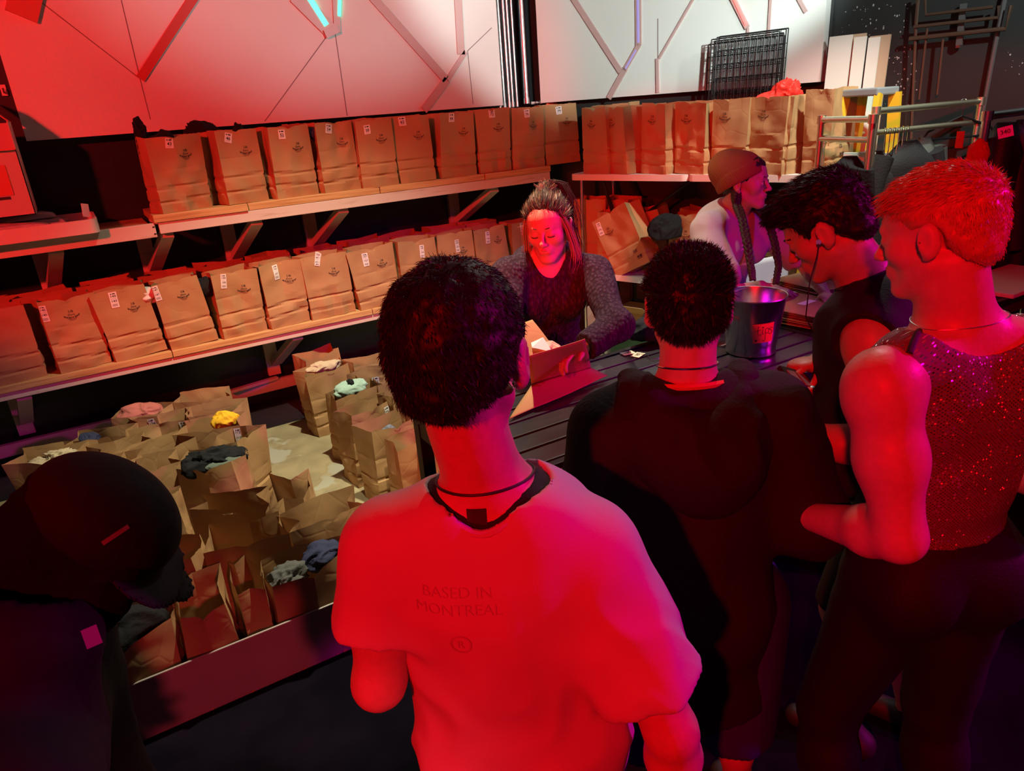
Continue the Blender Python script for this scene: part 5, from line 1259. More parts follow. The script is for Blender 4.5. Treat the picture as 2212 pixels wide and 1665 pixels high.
def body_prims(J, g=1.0, arm=1.0, leg=1.0, hs=1.0, female=False, hands=True, headscale=1.0):
    hip, neck = J['hip'], J['neck']; R = _n(J['shR'] - J['shL']); U = _n(neck - hip); R = _n(R - U * (R @ U)); Fw = np.cross(U, R); Fr = np.array([R, Fw, U])
    J['R'], J['U'], J['F'] = R, U, Fw; P = []
    mid = lambda t: hip * (1 - t) + neck * t
    shm = (J['shL'] + J['shR']) / 2; tl = np.linalg.norm(neck - hip)
    P.append(ell(mid(.70) + Fw * .005, (.158 * g, .108 * g, .36 * tl), Fr, 'torso', .05))
    P.append(ell(mid(.38), (.135 * g * (.92 if female else 1), .098 * g, .30 * tl), Fr, 'torso', .05))
    P.append(ell(hip + U * .02, (.160 * g * (1.05 if female else 1), .112 * g, .125), Fr, 'pelvis', .04))
    for s_, sh in ((-1, J['shL']), (1, J['shR'])):
        P.append(cone(mid(.97) - Fw * .01, sh + U * .012, .048 * g, .044 * g, 'torso', .04)); P.append(ell(mid(.80) - Fw * .055 + R * s_ * .07 * g, (.075 * g, .045, .10), Fr, 'torso', .04))
        if not female: P.append(ell(mid(.78) + Fw * .06 + R * s_ * .07 * g, (.075 * g, .045, .07), Fr, 'torso', .04))
        else: P.append(ell(mid(.66) + Fw * .085 + R * s_ * .07, (.058, .050, .058), Fr, 'torso', .03))
        P.append(ell(hip - Fw * .055 + R * s_ * .075 - U * .02, (.085 * g, .08, .095), Fr, 'pelvis', .03))
    hc = J['head']; P.append(cone(mid(.965) - Fw * .008, hc - J['HF'][2] * .055 * headscale - J['HF'][1] * .022, .062 * g, .054 * g, 'neck', .03))
    P.append(cone(mid(.94) + Fw * .025, hc - J['HF'][2] * .085 * headscale + J['HF'][1] * .005, .046 * g, .042 * g, 'neck', .03))
    for s_ in 'LR':
        sh, el, wr = J['sh' + s_], J['el' + s_], J['wr' + s_]; a = arm
        P.append(ell(sh + (el - sh) * .06, (.060 * a, .058 * a, .064 * a), None, 'delt' + s_, .03)); P.append(cone(sh, el, .050 * a, .037 * a, 'uarm' + s_, .025)); P.append(ell(sh * .52 + el * .48, (.049 * a,) * 3, None, 'uarm' + s_, .04))
        m_ = el * .72 + wr * .28; P.append(cone(el, m_, .037 * a, .041 * a, 'farm' + s_, .02)); P.append(cone(m_, wr, .040 * a, .0245 * a, 'farm' + s_, .02))
        if hands and ('hand' + s_) in J:
            d, n_, sd, cu = J['hand' + s_][:4]; th = J['hand' + s_][4] if len(J['hand' + s_]) > 4 else (.75, .25); P += hand_prims(wr + _n(d) * .005, d, n_, sd, hs, cu, thumb=th, tag='hand' + s_)
        k_, an = J['kn' + s_], J['an' + s_]; hj = hip + R * (.085 if s_ == 'R' else -.085) - U * .04; l = leg
        P.append(cone(hj, k_, .082 * l, .052 * l, 'thigh' + s_, .03)); c_ = k_ * .68 + an * .32 - Fw * .012; P.append(cone(k_, an, .048 * l, .032 * l, 'calf' + s_, .02)); P.append(ell(c_, (.047 * l, .050 * l, .09), None, 'calf' + s_, .03))
        ft = _n(np.array([Fw[0], Fw[1], 0])); P.append(cone(np.array([an[0], an[1], .045]) - ft * .03, np.array([an[0], an[1], .028]) + ft * .14, .035, .026, 'foot' + s_, .02))
    return P
def skin_mat(name, c): return mat(name, c, .42, 0, .4, (60, tuple(v * .93 for v in c[:3]), .4, .6, 3), (140, .06, 2), .12)
def hair_strands(name, src, F3, hc, m, parent, n=9000, L=(.012, .03), flow=lambda p: np.array([0, -.3, -1.0]), lift=.5, curl=.25, seed=1, width=.0011, mask=None):
    """tapered strands rooted on the hair cap mesh; flow works in the head frame"""
    me = src.data; r = np.random.default_rng(seed); nf = len(me.polygons); cen = np.empty(nf * 3, np.float32); me.polygons.foreach_get('center', cen); nor = np.empty(nf * 3, np.float32); me.polygons.foreach_get('normal', nor)
    ar = np.empty(nf, np.float32); me.polygons.foreach_get('area', ar); cen = cen.reshape(-1, 3) ; nor = nor.reshape(-1, 3)
    q = r.choice(nf, n, p=ar / ar.sum()); C = cen[q] + r.normal(0, .0018, (n, 3)); N = nor[q]
    Lc = (C - hc) @ F3.T; Nl = N @ F3.T
    fl = flow(Lc); fl = fl / np.linalg.norm(fl, axis=1, keepdims=True); fl = fl - Nl * (fl * Nl).sum(1, keepdims=True) * .9
    D0 = fl * (1 - lift) + Nl * lift + r.normal(0, curl, (n, 3)); D0 /= np.linalg.norm(D0, axis=1, keepdims=True)
    ln = r.uniform(L[0], L[1], n)
    if mask is not None: ln = ln * mask(Lc)
    ln = np.where((np.abs(Lc[:, 0]) > .055) & (np.abs(Lc[:, 1] + .008) < .036) & (np.abs(Lc[:, 2] + .010) < .044), .0015, ln)
    D1 = D0 * .75 + fl * .35 - np.array([0, 0, .15]); D1 /= np.linalg.norm(D1, axis=1, keepdims=True)
    A = Lc - Nl * .002; B = A + D0 * ln[:, None] * .55; E_ = B + D1 * ln[:, None] * .45
    S = np.cross(D0, r.normal(0, 1, (n, 3))); S /= np.linalg.norm(S, axis=1, keepdims=True)
    w = width * r.uniform(.7, 1.3, (n, 1)); V = np.stack([A - S * w, A + S * w, B - S * w * .75, B + S * w * .75, E_], 1) @ F3 + hc
    i = np.arange(n)[:, None] * 5; T = np.concatenate([i + [0, 1, 3], i + [0, 3, 2], i + [2, 3, 4]])
    return loc(mesh_np(name, V.reshape(-1, 3), T, m, parent, True))
def hair_cap(name, hc, F3, s, m, parent, line, thick=.012, extra=None, h=.005, noise=.003, top=0.0, earcut=True):
    """hair shell over the skull. line: (y points, z points) hairline in the head frame"""
    P = [p for p in head_prims(hc, F3, s) if p.tag == 'skull']; P.append(ell(hc + F3[2] * (-.02) * s - F3[1] * .035 * s, np.array((.066, .070, .075)) * s, F3, 'skull', .03))
    if extra: P += extra
    def post(D, X, Y, Z):
        x, y, z = X - hc[0], Y - hc[1], Z - hc[2]; lx, ly, lz = [(x * F3[i][0] + y * F3[i][1] + z * F3[i][2]) / s for i in range(3)]
        zl = np.interp(ly + 0 * lz, line[0], line[1]) if False else np.interp((ly + 0 * lz).ravel(), line[0], line[1]).reshape((ly + 0 * lz).shape)
        zl = zl + .007 * vnoise(lx, ly, lz, 60, 9)
        D = D + noise * vnoise(lx * s, ly * s, lz * s, 55, 3) + noise * .8 * vnoise(lx * s, ly * s, lz * s, 120, 5) - top * np.clip(lz * 9, 0, 1)
        D = D + thick * .95 * np.clip(1 - (lz - zl) / .030, 0, 1)
        clip = (zl - lz) * s * .8
        ear = .034 * s - np.sqrt((np.abs(lx) * s - .080 * s) ** 2 + (ly * s + .004 * s) ** 2 + (lz * s + .012 * s) ** 2)
        return (smax(smax(D, clip.astype(np.float32), .008), ear.astype(np.float32), .006) if earcut else smax(D, clip.astype(np.float32), .008)).astype(np.float32)
    return sdf_mesh(name, P, m, parent, h, inflate=thick, post=post, smooth=0)
def fine_for(pts, h):
    f_ = ([], [], [])
    for c, r in pts:
        for i in range(3): f_[i].append((c[i] - r, c[i] + r, h))
    return f_
def folds(seed, amp=.004, fx=9, fz=4, dirv=None, warp=.03):
    def g(X, Y, Z):
        w = warp * vnoise(X, Y, Z, 5, seed); n = vnoise(X + w, Y - w, Z * fz / fx + w * .6, fx, seed + 1); m_ = vnoise(X - w, Y + w, Z * .8 + w, fx * 2.1, seed + 2)
        return -amp * (1.2 - 2.4 * np.abs(n)) - amp * .45 * (1 - 2.2 * np.abs(m_))
    return g
def neck_hole(J, r, dz=0.0, fw=.02, tilt=.35, dn=.0):
    """crew neckline cutter"""
    b = J['neck'] + J['F'] * fw + J['U'] * (dz)
    up = _n(J['U'] - J['F'] * 0 + J['F'] * tilt * .2); return cone(b - up * dn, b + up * .16, r, r * 1.15, 'cut', .006, 'sub')
def person(name_label, J, base):
    e = empty('person', (base[0], base[1], 0), 0, name_label, 'person'); return e
V3 = lambda *a: np.array(a, float)
def skin(e, P, m, hc, hr=.155, hh=.0040, hands=(), h=.011, name='body_skin'):
    pts = [(hc, hr)]; f_ = fine_for(pts, hh)
    for w in hands:
        for i in range(3): f_[i].append((w[i] - .11, w[i] + .11, .0042))
    return sdf_mesh(name, P, m, e, h, f_, smooth=1)
def arms_sleeve(J, s_, frac, r0, r1, tag='sleeve', cut=.004, k=.035):
    sh, el = J['sh' + s_], J['el' + s_]; return cone(sh, sh + (el - sh) * frac, r0, r1, tag, k, 'add', None, cut)
def trousers(e, J, P, m, zlo, name='trousers', inf=.014, ztop=None, seed=3, h=.011, leg_end=None):
    Q = [p for p in P if p.tag[:5] in ('pelvi', 'thigh', 'calfL', 'calfR')]; fd = folds(seed, .004, 7, 3)
    zt_ = ztop if ztop is not None else J['hip'][2] + .10
    def post(D, X, Y, Z): return np.maximum(np.maximum(D + fd(X, Y, Z), zlo - Z), Z - zt_).astype(np.float32)
    return sdf_mesh(name, Q, m, e, h, inflate=inf, post=post)
def shoes(e, J, m, name='shoe'):
    for s_ in 'LR':
        an = J['an' + s_]; ft = _n(np.array([J['F'][0], J['F'][1], 0])); a = np.array([an[0], an[1], 0.0])
        P = [cone(a - ft * .045 + (0, 0, .042), a + ft * .15 + (0, 0, .036), .040, .036, 'shoe', .02), cone(a - ft * .04 + (0, 0, .05), a - ft * .01 + (0, 0, .085), .038, .036, 'shoe', .02)]
        sdf_mesh(name, P, m, e, .008, post=lambda D, X, Y, Z: np.maximum(D, .007 - Z).astype(np.float32))

M_tee = mat('grey_white_cotton', (.62, .58, .57), .85, 0, .2, None, (300, .05, 2))
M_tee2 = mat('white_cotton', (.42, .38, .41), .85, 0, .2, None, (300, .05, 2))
M_hair = mat('black_hair', (.009, .006, .005), .5, 0, .28)
M_hairb = mat('dark_brown_hair', (.035, .017, .010), .6, 0, .3); M_blond = mat('ash_blond_hair', (.42, .28, .15), .4)
M_red = mat('ginger_hair', (.55, .22, .08), .4, 0, .5); M_hood = mat('black_jersey', (.016, .012, .014), .8, 0, .3, None, (120, .2, 3))
M_tank = mat('black_tank_cotton', (.012, .010, .014), .75, 0, .3, None, (160, .15, 2)); M_jean = mat('black_denim', (.010, .009, .013), .7, 0, .3, None, (200, .2, 2))
SK1 = skin_mat('tan_skin', (.52, .29, .20)); SK2 = skin_mat('fair_skin', (.66, .40, .31)); SK3 = skin_mat('light_skin', (.62, .38, .29))

# ---------------------------------------------------------------- man in front, grey-white tee
J = dict(hip=V3(.455, .84, .93), neck=V3(.425, .825, 1.395), shL=V3(.282, .895, 1.312), shR=V3(.530, .725, 1.290), elL=V3(.226, .885, 1.085), wrL=V3(.36, 1.07, 1.10),
         elR=V3(.590, .610, 1.000), wrR=V3(.640, .640, .745), knL=V3(.37, .92, .50), knR=V3(.56, .82, .50), anL=V3(.36, .90, .08), anR=V3(.58, .79, .08), head=atd(992, 772, .965), HF=facing(43, -8, 2))
J['handL'] = (V3(.5, .8, -.1), V3(0, 0, -1), V3(.6, -.4, 0), (.4, .45, .5, .55)); J['handR'] = (V3(.05, .05, -1), V3(-.8, -.2, 0), V3(.1, .9, 0), (.3, .35, .4, .45))
e = person('man with short dark hair in a greyish white tee, back to the camera', J, J['hip'])
hc = J['head']; HF = J['HF']; P = body_prims(J, .95, 1.08, 1.05, 1.0, headscale=1.05); P += head_prims(hc, HF, 1.06)
skin(e, P, SK2, hc, .165, .0045)
fa = folds(11, .012, 7.0, 1.6); fb = folds(17, .010, 8.0, 8.0)
def fd(X, Y, Z):
    xr = (X - .42) * .7 + (Z - 1.1) * .7; zr = (Z - 1.1) * .7 - (X - .42) * .7
    return fa(X, Y, Z) * .6 + fb(xr, Y, zr * .25) * .8
bodyt = [p for p in P if p.tag in ('torso', 'pelvis')]
def post(D, X, Y, Z):
    return np.maximum(D + fd(X, Y, Z) * np.clip((1.38 - Z) * 5, .25, 1), .70 - Z).astype(np.float32)
dr1 = J['hip'] * .35 + J['neck'] * .65; T_ = bodyt + [cone(dr1, J['hip'] - J['U'] * .22, .150, .150, 'drape', .06, 'add', (J['F'], .78)), arms_sleeve(J, 'L', .50, .058, .060), arms_sleeve(J, 'R', .66, .060, .072), cone(J['neck'] + V3(0, 0, -.05), J['shR'] + V3(0, 0, .0), .05, .05, 'yoke', .04), cone(J['neck'] + V3(0, 0, -.05), J['shL'] + V3(0, 0, .0), .05, .05, 'yoke', .04)]
nh = cone(J['neck'] + V3(0, 0, -.036) + J['F'] * -.006, J['neck'] + V3(0, 0, .16) + J['F'] * .010, .090, .100, 'cut', .006, 'sub')
tee = sdf_mesh('t_shirt', T_ + [nh], M_tee, e, .0062, inflate=.008, post=post)
def collar(shirt, cut, J, r, name, m, par, n=48, lift=0.0):
    co = np.array([v.co[:] for v in shirt.data.vertices]); d = np.abs(cut.fn(co[:, 0], co[:, 1], co[:, 2])); q = co[d < .0075]; c = J['neck']; rel = q - c
    a = np.arctan2(rel @ J['F'], rel @ J['R']); pts = []
    for k in range(n):
        b = -PI + 2 * PI * (k + .5) / n; s = q[np.abs((a - b + PI) % (2 * PI) - PI) < PI / n * 1.6]
        if len(s): t = s[s[:, 2] >= np.quantile(s[:, 2], .6)]; pts.append(t.mean(0))
    pts = np.array(pts); 
    for _ in range(3): pts = (np.roll(pts, 1, 0) + pts * 2 + np.roll(pts, -1, 0)) / 4
    pts = [p + _n(p - c) * lift for p in pts]; pts = pts + pts[:1]
    g = MB(); g.tube(pts, r, 8, cap=False); return loc(g.build(name, m, par, True))
collar(tee, nh, J, .0065, 'ribbed_collar', M_tee, e, lift=.001)
und_cut = cone(J['neck'] + V3(0, 0, -.07) + J['F'] * -.02, J['neck'] + V3(0, 0, .16) + J['F'] * .0, .050, .075, 'cut', .006, 'sub')
sdf_mesh('undershirt', bodyt + [cone(J['neck'] + V3(0, 0, -.05), J['shR'], .05, .05, 'yoke', .04), cone(J['neck'] + V3(0, 0, -.05), J['shL'], .05, .05, 'yoke', .04), und_cut], M_tank, e, .007, inflate=.004, post=lambda D, X, Y, Z: np.maximum(D, 1.345 - Z).astype(np.float32))
# collar ring helper
def ring_on(bvh, ctr, up, r0, r1, n, lift=.0): 
    ax_ = fr_of(np.cross(up, V3(1, 0, 0)), up); pts = []
    for i in range(n):
        a = 2 * PI * i / n; d = ax_[0] * math.cos(a) + ax_[1] * math.sin(a); pts.append(ctr + d * (r0 * abs(math.cos(a)) + r1 * abs(math.sin(a))))
    return pts
def bvh_of(o): 
    vs = [v.co[:] for v in o.data.vertices]; return BVHTree.FromPolygons(vs, [tuple(p.vertices) for p in o.data.polygons])
def neck_loop(skin_o, J, dz, off, tiltf, n=40, rr0=.20):
    """closed loop hugging the neck: cast inward onto the skin mesh"""
    b = bvh_of(skin_o); c = J['neck'] + J['F'] * .015 + J['U'] * dz; pts = []
    for i in range(n + 1):
        a = 2 * PI * i / n; d = J['R'] * math.cos(a) + J['F'] * math.sin(a); up = J['U'] * (-math.sin(a) * tiltf)
        o_ = c + d * rr0 + up; h_ = b.ray_cast(Vector(o_), Vector(-d), rr0)
        if h_[0] is None: continue
        pts.append(np.array(h_[0]) + d * off)
    return pts
def wrapped(par, name): return [c for c in par.children if c.name.startswith(name)][0]
skn = wrapped(e, 'body_skin')
loc(MB().tube(neck_loop(skn, J, .018, .0026, .02), .0021, 6, cap=False).build('necklace', M_ink, e, True))
def decal(target, origin_pts, direction, lift, name, m, par, faces):
    b = bvh_of(target); out = []
    for p in origin_pts:
        h_ = b.ray_cast(Vector(p), Vector(direction), .5); out.append(np.array(h_[0]) - np.array(direction) * lift if h_[0] is not None else np.array(p) + np.array(direction) * .15)
    return loc(mesh_np(name, out, faces, m, par))
rgt, upv, fw_ = J['R'], V3(0, 0, 1), J['F']
v, fc = rect2d(-.014, -.024, .014, .020, 5, 6); o0 = J['neck'] + V3(0, 0, -.004) - fw_ * .20 - rgt * .012
decal(skn, [o0 + rgt * a + upv * b for a, b in v], fw_, .0008, 'neck_tattoo', mat('tattoo_ink', (.03, .01, .015), .6), e, fc)
M_tone = mat('tonal_print', (.52, .47, .47), .6); o0 = J['neck'] + V3(0, 0, -.105) - fw_ * .25 - rgt * .045
for s_, sz, dy in (('BASED IN', .024, .018), ('MONTREAL', .024, -.008)):
    v, fc = text2d(s_, sz, -.01); decal(tee, [o0 + rgt * a + upv * (b + dy) for a, b in v], fw_, .0010, 'tonal_print', M_tone, e, fc)
P2 = []
for r_ in (.016,):
    n = 20; vv = [(r_ * math.cos(2 * PI * i / n), r_ * math.sin(2 * PI * i / n)) for i in range(n)] + [(r_ * .82 * math.cos(2 * PI * i / n), r_ * .82 * math.sin(2 * PI * i / n)) for i in range(n)]
    P2.append((np.array(vv), [(i, (i + 1) % n, n + (i + 1) % n, n + i) for i in range(n)]))
P2.append((text2d('R', .018)[0], text2d('R')[1])); v, fc = join2d(P2); decal(tee, [o0 + rgt * a + upv * (b - .062) for a, b in v], fw_, .0010, 'tonal_print', M_tone, e, fc)
trousers(e, J, P, M_jean, .10, ztop=.82); shoes(e, J, M_ink)
# black strap of undershirt at neckline
o0 = J['neck'] + V3(0, 0, -.006)
capL = hair_cap('hair', hc, HF, 1.04, M_hair, e, ([-.15, -.10, -.06, -.02, .01, .03, .06, .075, .2], [-.078, -.070, -.048, -.035, -.03, .0, .04, .058, .062]), .013, noise=.0035, top=.003)
def fl_front(L_):
    sw = np.array([-.012, -.07, .085]); d = L_ - sw; out = np.stack([d[:, 0] * 6 - d[:, 1] * 3, d[:, 1] * 4 + d[:, 0] * 3, -np.ones(len(L_)) * .35 - (L_[:, 1] < -.03) * .5], -1); return out
hair_strands('hair_strands', capL, HF, hc, M_hair, capL, 30000, (.005, .012), fl_front, .22, .18, 2, .00050); capL.children[0].location = (0, 0, 0)

# ---------------------------------------------------------------- person in black hooded jacket
J = dict(hip=V3(1.00, 1.00, .84), neck=V3(1.015, 1.02, 1.335), shL=V3(.868, 1.085, 1.250), shR=V3(1.165, .915, 1.270), elL=V3(.80, 1.09, 1.01), wrL=V3(.88, 1.28, 1.03), elR=V3(1.215, .85, 1.02), wrR=V3(1.24, 1.08, 1.03),
         knL=V3(.92, 1.06, .47), knR=V3(1.12, .94, .47), anL=V3(.90, 1.04, .08), anR=V3(1.15, .92, .08), head=atd(1486, 662, 1.445), HF=facing(40, -12))
J['handL'] = (V3(.4, .8, -.05), V3(0, 0, -1), V3(.8, -.4, 0), (.3, .3, .35, .4)); J['handR'] = (V3(.0, 1, -.05), V3(0, 0, -1), V3(-1, 0, 0), (.3, .3, .35, .4))
e = person('person with spiky dark hair in a black hooded jacket and blue shorts, seen from behind', J, J['hip'])
hc = J['head']; HF = J['HF']; P = body_prims(J, .98, 1.0, 1.0, .95, headscale=.95); P += head_prims(hc, HF, .96)
skin(e, P, SK2, hc, .15, .0048, h=.012); skn = wrapped(e, 'body_skin')
fd = folds(31, .011, 5, 2)
T_ = [p for p in P if p.tag in ('torso', 'pelvis')] + [arms_sleeve(J, 'L', 1.0, .066, .062, cut=.05), arms_sleeve(J, 'R', 1.0, .068, .064, cut=.05)]
T_ += [cone(J['elL'], J['elL'] * .15 + J['wrL'] * .85, .066, .052, 's', .03, 'add', None, .004), cone(J['elR'], J['elR'] * .15 + J['wrR'] * .85, .066, .052, 's', .03, 'add', None, .004)]
T_ += [cone(J['hip'] + V3(0, 0, .15), J['hip'] + V3(0, 0, -.34), .165, .205, 'skirt', .08, 'add', (_n(J['F'] if 'F' in J else V3(0, 1, 0)), .72)), cone(J['neck'] + V3(0, 0, -.05), J['shR'], .06, .065, 'yoke', .04), cone(J['neck'] + V3(0, 0, -.05), J['shL'], .06, .065, 'yoke', .04)]
nh = cone(J['neck'] + V3(0, 0, .01) + J['F'] * .02, J['neck'] + V3(0, 0, .18) + J['F'] * .02, .078, .10, 'cut', .008, 'sub')
def post(D, X, Y, Z): return np.maximum(D + fd(X, Y, Z), .545 - Z).astype(np.float32)
sdf_mesh('jacket', T_ + [nh], M_hood, e, .0085, inflate=.013, post=post)
# hood lying on the back: thick draped roll
nk, Rj, Fj, Uj = J['neck'], J['R'], J['F'], J['U']; H_ = []
arcp = [nk + Rj * (.120 * math.sin(a)) - Fj * (.125 * math.cos(a) - .03) + Uj * (.030 - .085 * math.cos(a) ** 2) for a in np.linspace(-1.45, 1.45, 11)]
for i in range(10): rr1 = [.020 + .018 * math.sin(PI * k / 10) for k in (i, i + 1)]; H_.append(cone(arcp[i], arcp[i + 1], rr1[0], rr1[1], 'hood', .03, 'add', (_n(Uj * .8 + Fj * .4), .72)))
arcq = [nk + Rj * (.125 * math.sin(a)) - Fj * (.125 * math.cos(a) - .02) + Uj * (-.06 - .075 * math.cos(a) ** 2) for a in np.linspace(-1.2, 1.2, 8)]
for i in range(7): H_.append(cone(arcq[i], arcq[i + 1], .050, .050, 'hood', .05))
H_.append(ell(nk - Fj * .135 - Uj * .14, (.095, .045, .085), np.array([Rj, Fj, Uj]), 'hood', .05))
H_.append(ell(nk - Fj * .055 + Uj * .06, (.100, .085, .050), np.array([Rj, Fj, _n(Uj - Fj * .2)]), 'cut', .012, 'sub')); H_.append(cone(nk + Uj * -.02, hc, .070, .085, 'cut', .01, 'sub'))
fdh = folds(35, .007, 8, 8); sdf_mesh('hood', H_, M_hood, e, .006, inflate=.004, post=lambda D, X, Y, Z: (D + fdh(X, Y, Z)).astype(np.float32))
loc(MB().tube(neck_loop(skn, J, .012, .008, .02), .007, 6, cap=False).build('orange_collar', mat('orange_cotton', (.70, .16, .03), .8), e, True))
loc(MB().tube(neck_loop(skn, J, .050, .0035, .02), .0022, 6, cap=False).build('chain_necklace', M_chrome, e, True))
fs = folds(37, .004, 8, 3); Q = [p for p in P if p.tag[:5] in ('pelvi', 'thigh')]
M_short = mat('royal_blue_shorts', (.035, .030, .32), .55, 0, .4); kz = .385
sdf_mesh('shorts', Q + [cone(J['kn' + s_] + V3(0, 0, .32), J['kn' + s_] + V3(0, 0, -.09), .105, .098, 's', .03) for s_ in 'LR'], M_short, e, .011, inflate=.012, post=lambda D, X, Y, Z: np.maximum(np.maximum(D + fs(X, Y, Z), kz - Z), Z - .95).astype(np.float32)); shoes(e, J, M_ink)
cap_ = hair_cap('hair', hc, HF, .96, M_hair, e, ([-.15, -.10, -.06, -.02, .01, .03, .06, .075, .2], [-.085, -.075, -.055, -.04, -.035, .0, .04, .055, .06]), .011, noise=.004, top=.004)
hair_strands('hair_strands', cap_, HF, hc, M_hair, cap_, 16000, (.008, .018), lambda L_: np.stack([L_[:, 0] * 4, L_[:, 1] * 3 + .2, .35 - (L_[:, 2] < .03) * 1.6], -1), .55, .22, 5, .0007); cap_.children[0].location = (0, 0, 0)

# ---------------------------------------------------------------- red-haired man in glittering net tank
J = dict(hip=V3(1.375, .65, .955), neck=V3(1.322, .645, 1.485), shL=V3(1.125, .660, 1.422), shR=V3(1.475, .490, 1.430), elL=V3(1.110, .583, 1.155), wrL=atd(1748, 1115, 1.50), elR=V3(1.555, .47, 1.14), wrR=V3(1.62, .68, 1.08),
         knL=V3(1.27, .77, .50), knR=V3(1.47, .63, .50), anL=V3(1.26, .74, .08), anR=V3(1.50, .60, .08), head=atd(2022, 503, 1.245), HF=facing(-13, -14, -2))
J['handL'] = (_n(J['wrL'] - J['elL']) + V3(0, 0, .25), V3(0, .6, -.6), V3(.2, -.2, 1), (.5, .5, .55, .6), (.9, -.1)); J['handR'] = (V3(-.1, 1, -.1), V3(-1, 0, 0), V3(0, 0, 1), (.4, .4, .45, .5))
e = person('red-haired man in a glittering net tank and black trousers, right of the others', J, J['hip'])
hc = J['head']; HF = J['HF']; P = body_prims(J, .97, 1.16, 1.08, 1.05, headscale=1.02); P += head_prims(hc, HF, .93)
skin(e, P, SK2, hc, .16, .0045, hands=(J['wrL'] + V3(0, .06, 0),)); skn = wrapped(e, 'body_skin')
def sparkle():
    m = bpy.data.materials.new('rhinestone_net'); m.use_nodes = True; nt = m.node_tree; b = nt.nodes['Principled BSDF']
    uv = nt.nodes.new('ShaderNodeUVMap'); uv.uv_map = 'net'
    mp = nt.nodes.new('ShaderNodeMapping'); mp.inputs['Rotation'].default_value = (0, 0, math.radians(45)); nt.links.new(uv.outputs[0], mp.inputs[0])
    sc_ = nt.nodes.new('ShaderNodeVectorMath'); sc_.operation = 'SCALE'; sc_.inputs['Scale'].default_value = 190; nt.links.new(mp.outputs[0], sc_.inputs[0])
    fr = nt.nodes.new('ShaderNodeVectorMath'); fr.operation = 'FRACTION'; nt.links.new(sc_.outputs[0], fr.inputs[0])
    sb = nt.nodes.new('ShaderNodeVectorMath'); sb.operation = 'DISTANCE'; sb.inputs[1].default_value = (.5, .5, 0)
    fx = nt.nodes.new('ShaderNodeVectorMath'); fx.operation = 'MULTIPLY'; fx.inputs[1].default_value = (1, 1, 0); nt.links.new(fr.outputs[0], fx.inputs[0]); nt.links.new(fx.outputs[0], sb.inputs[0])
    st = nt.nodes.new('ShaderNodeMath'); st.operation = 'LESS_THAN'; st.inputs[1].default_value = .24; nt.links.new(sb.outputs['Value'], st.inputs[0])
    mx = nt.nodes.new('ShaderNodeMix'); mx.data_type = 'RGBA'; mx.inputs[6].default_value = (.20, .07, .09, 1); mx.inputs[7].default_value = (.9, .88, .9, 1); nt.links.new(st.outputs[0], mx.inputs[0]); nt.links.new(mx.outputs[2], b.inputs['Base Color'])
    nt.links.new(st.outputs[0], b.inputs['Metallic']); r_ = nt.nodes.new('ShaderNodeMapRange'); r_.inputs['To Min'].default_value = .7; r_.inputs['To Max'].default_value = .28; nt.links.new(st.outputs[0], r_.inputs[0]); nt.links.new(r_.outputs[0], b.inputs['Roughness'])
    # each stone is tilted a little differently
    fl = nt.nodes.new('ShaderNodeVectorMath'); fl.operation = 'FLOOR'; nt.links.new(sc_.outputs[0], fl.inputs[0]); wn = nt.nodes.new('ShaderNodeTexWhiteNoise'); wn.noise_dimensions = '3D'; nt.links.new(fl.outputs[0], wn.inputs[0])
    s2 = nt.nodes.new('ShaderNodeVectorMath'); s2.operation = 'SUBTRACT'; s2.inputs[1].default_value = (.5, .5, .5); nt.links.new(wn.outputs['Color'], s2.inputs[0])
    s3 = nt.nodes.new('ShaderNodeVectorMath'); s3.operation = 'SCALE'; nt.links.new(s2.outputs[0], s3.inputs[0]); mm = nt.nodes.new('ShaderNodeMath'); mm.operation = 'MULTIPLY'; mm.inputs[1].default_value = 1.3; nt.links.new(st.outputs[0], mm.inputs[0]); nt.links.new(mm.outputs[0], s3.inputs['Scale'])
    ge = nt.nodes.new('ShaderNodeNewGeometry'); ad = nt.nodes.new('ShaderNodeVectorMath'); ad.operation = 'ADD'; nt.links.new(ge.outputs['Normal'], ad.inputs[0]); nt.links.new(s3.outputs[0], ad.inputs[1])
    no = nt.nodes.new('ShaderNodeVectorMath'); no.operation = 'NORMALIZE'; nt.links.new(ad.outputs[0], no.inputs[0]); nt.links.new(no.outputs[0], b.inputs['Normal']); return m
def net_uv(o, J):
    me = o.data; uvl = me.uv_layers.new(name='net'); n = len(me.vertices); co = np.empty(n * 3, np.float32); me.vertices.foreach_get('co', co); co = co.reshape(-1, 3) - J['hip']
    a = co @ J['R']; b = co @ J['F']; z = co @ J['U']; th = np.arctan2(a, -b); uv = np.stack([th * .13, z], -1)
    li = np.empty(len(me.loops), np.int32); me.loops.foreach_get('vertex_index', li); uvl.data.foreach_set('uv', uv[li].astype(np.float32).ravel())
R_, F_, U_ = J['R'], J['F'], J['U']
cuts = [ell(J['shL'] - R_ * .045 + V3(0, 0, -.02), (.088, .12, .150), np.array([R_, F_, U_]), 'cut', .006, 'sub'), ell(J['shR'] + R_ * .045 + V3(0, 0, -.02), (.088, .12, .150), np.array([R_, F_, U_]), 'cut', .006, 'sub'),
        ell(J['neck'] + V3(0, 0, .035) - F_ * .0, (.118, .13, .075), np.array([R_, F_, U_]), 'cut', .006, 'sub')]
fd = folds(51, .003, 6, 3)
tk = sdf_mesh('net_tank', [p for p in P if p.tag in ('torso', 'pelvis')] + cuts, sparkle(), e, .0068, inflate=.010, post=lambda D, X, Y, Z: np.maximum(D + fd(X, Y, Z), 1.055 + .1 * (X - 1.34) - Z).astype(np.float32))
net_uv(tk, J)
loc(MB().tube(neck_loop(skn, J, .020, .0022, .01, rr0=.17), .0010, 6, cap=False).build('necklace', M_chrome, e, True))
